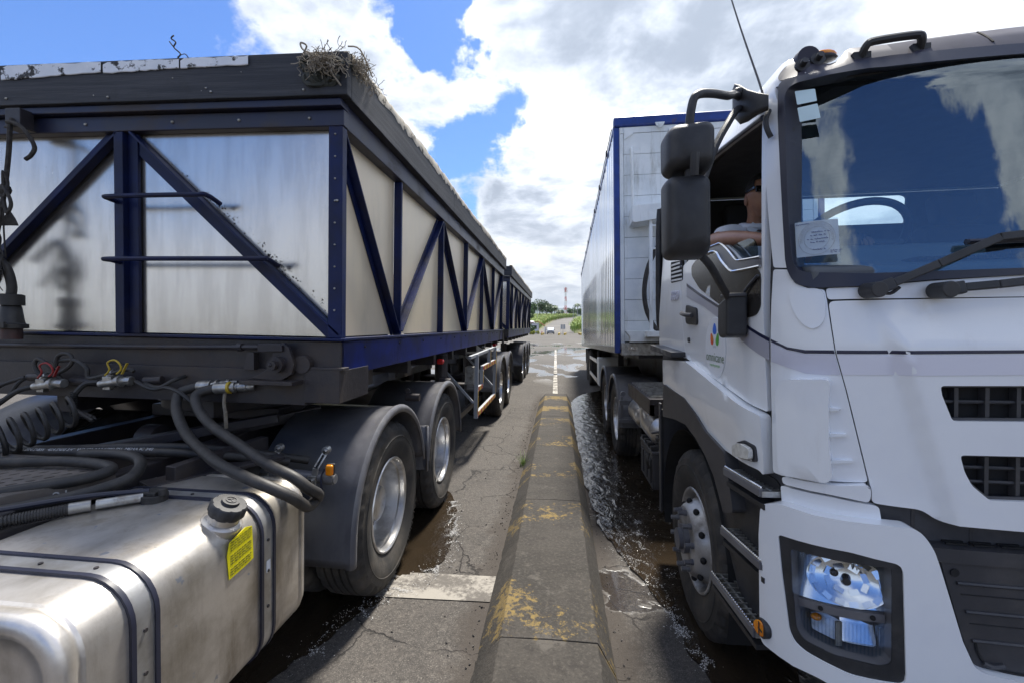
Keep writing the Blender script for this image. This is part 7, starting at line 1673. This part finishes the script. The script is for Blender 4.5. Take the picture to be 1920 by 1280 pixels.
wk=thing('water_tank','white domed tank standing behind the bush left of the booth','tank',None,(wx,wy,wz)); obj('tank_body',B().lathe([(0,.001),(0,.95),(2.5,.95),(2.9,.75),(3.1,.3),(3.12,.001)],(wx,wy,wz),'z',24),'booth_wall',wk,smooth=True); obj('tank_stand',B().box((wx-1,wy-1.2,wz),(wx+1,wy-1,wz+1.6)),'galvanised',wk)
def bush(px,y,r_,label,m='hedge_leaf',n=700,sz=.14,shape=(1,1,1),name='bush',cat='bush'):
    x=at(px,y); z=gz(x,y); t=thing(name,label,cat,None,(x,y,z)); leaves('foliage',m,t,n,r_,(x,y,z+r_*shape[2]*.8),sz,int(px),shape,10); obj('stem',B().cyl((x,y,z),(x,y,z+r_),.05,6),'bark',t)
bush(996,96,1.25,'leafy green bush growing before the white tank',shape=(.9,.9,1.1)); bush(1001,92,.75,'clipped yellow flowering hedge along the yard edge','yellow_leaf',900,.10,(1.7,.6,.7),'flower_hedge','hedge')
# white pickup at the exit
vx,vy=at(1032.5,99),99; vz=gz(vx,vy)
cr=thing('white_car','small white car seen head on, standing at the yard exit','car',None,(vx,vy,vz))
obj('body',B().prism([(-.78,.22),(.78,.22),(.80,.62),(.76,.90),(-.76,.90),(-.80,.62)],'y',vy,vy+3.4).b,'car_white',cr,loc=None)
for o in cr.children: o.location=Vector((0,0,0))
cb=cr.children[0]; cb.data.transform(Matrix.Translation((0,-vy,0)))
def cpart(n,b,m,par=None): o=obj(n,b,m,par or cr,bev=.02); o.location=(0,0,0); return o
cpart('cabin',B().prism([(.75,.90),(1.30,1.46),(2.5,1.46),(2.9,.90)],'x',-.68,.68),'car_white'); cpart('windscreen',B().quad((-.62,.80,.93),(.62,.80,.93),(.56,1.27,1.40),(-.56,1.27,1.40)),'car_glass').modifiers.clear()
for s in (-1,1):
    cpart('side_window',B().prism([(1.0,.95),(1.38,1.38),(2.4,1.38),(2.7,.95)],'x',s*.683,s*.690),'car_glass'); cpart('headlight',B().box((s*.74,-.02,.60),(s*.46,.05,.74)),'reflector'); cpart('wing_mirror',B().box((s*.72,.95,.92),(s*.92,1.05,1.05)),'black_plastic')
    for y in (.6,2.75): cpart('wheel',B().cyl((s*.62,y,.30),(s*.80,y,.30),.30,20),'tyre_rubber')
cpart('grille',B().box((-.42,-.015,.56),(.42,.03,.72)),'barrier_black'); cpart('bumper',B().box((-.80,-.05,.28),(.80,.05,.52)),'barrier_black'); cpart('number_plate',B().box((-.26,-.062,.36),(.26,-.052,.48)),'white_sticker')
# striped barriers and sign boards at the weighbridge
def barrier(px,y,px2,y2,label,w=.22,h=.42):
    x,x2=at(px,y),at(px2,y2); t=thing('kerb_barrier',label,'barrier',None,(x,y,gz(x,y)))
    n=5
    for i in range(n):
        a,c=Vector((x+(x2-x)*i/n,y+(y2-y)*i/n,h/2)),Vector((x+(x2-x)*(i+1)/n,y+(y2-y)*(i+1)/n,h/2)); obj('barrier_block',B().bar(a,c,w,h),('barrier_yellow','barrier_black')[i%2] if i%2==0 or True else '',t)
barrier(1047.5,86,1049.5,96,'short yellow and black barrier left of the twin sign boards'); barrier(1061,96,1058,88,'short yellow and black barrier right of the twin sign boards'); barrier(1084,98,1088.5,88,'yellow and black barrier beside the box trailer edge'); barrier(1020,95,1016,88,'yellow and black barrier beside the red bollard')
x=at(1016.5,89); o=thing('red_bollard','red bollard at the end of the yellow barrier','bollard',None,(x,89,0)); obj('shaft',B().cyl((x,89,0),(x,89,.75),.11,10),'tower_red',o,bev=.02); obj('band',B().cyl((x,89,.5),(x,89,.58),.118,10),'tower_white',o)
for i,(px,lab) in enumerate(((1053,'left of two grey sign boards on thin posts'),(1057.5,'right of two grey sign boards on thin posts'))):
    x,y=at(px,97),97; t=thing('sign_board',lab,'sign'); t.location=(x,y,0); BASE[t]=Vector((0,0,0)); o=obj('board',B().box((-.22,-.02,1.1),(.22,.02,2.1)),'galvanised',t); o.location=(0,0,0); o=obj('posts',B().cyl((-.17,0,0),(-.17,0,1.1),.03,6).cyl((.17,0,0),(.17,0,1.1),.03,6),'galvanised',t); o.location=(0,0,0)
x,y=at(1023.5,100),100; t=thing('gate_post','grey gate post beside the white car','post',None,(x,y,0)); obj('post',B().box((x-.1,y-.1,0),(x+.1,y+.1,1.5)),'galvanised',t); obj('post_cap',B().box((x-.13,y-.13,1.5),(x+.13,y+.13,1.56)),'galvanised',t)
# grass tuft at the kerb foot
gx_,gy_=-.415,5.55; gt=thing('grass_tuft','small tuft of fresh grass growing at the foot of the kerb','grass',None,(gx_,gy_,-.01)); rnd=random.Random(12); 
for k in range(46):
    a=rnd.uniform(0,6.28); l=rnd.uniform(.07,.19); ln=rnd.uniform(.1,.75); d=Vector((math.cos(a),math.sin(a),0)); s=Vector((-d.y,d.x,0))*.0035; bm=bmesh.new(); o=Vector((gx_+rnd.gauss(0,.022),gy_+rnd.gauss(0,.05),-.012)); prev=None
    for i in range(5):
        u=i/4; p=o+Vector((0,0,l*u*(1-.25*ln*u)))+d*l*ln*u*u; row=[bm.verts.new(p+s*(1-u*.9)),bm.verts.new(p-s*(1-u*.9))]
        if prev: bm.faces.new((prev[0],prev[1],row[1],row[0]))
        prev=row
    obj('blade',bm,'grass_blade',gt,fix=False)

# joined pieces too small to pick apart one by one
for o in bpy.data.objects:
    if o.parent and o.name.split('.')[0] in ('handwriting','rivets','nail_heads','step_studs','step_grid','lens_flutes','dash_vent','cable_tie_threads','frayed_strands','tread_bars','step_slots','tarp_hooks','small_print','tape_wrap','rim_hole','battery_ribs','cross_members','rail_bolts','stay_bolt','reflector_facets','cable_bundle'): o['kind']='stuff'
# the air over the far fields
tag(obj('haze',B().box((-6500,-6500,-8),(6500,6500,190)),'haze_air'),'thin pale haze lying over the far cane and hills',kind='stuff')
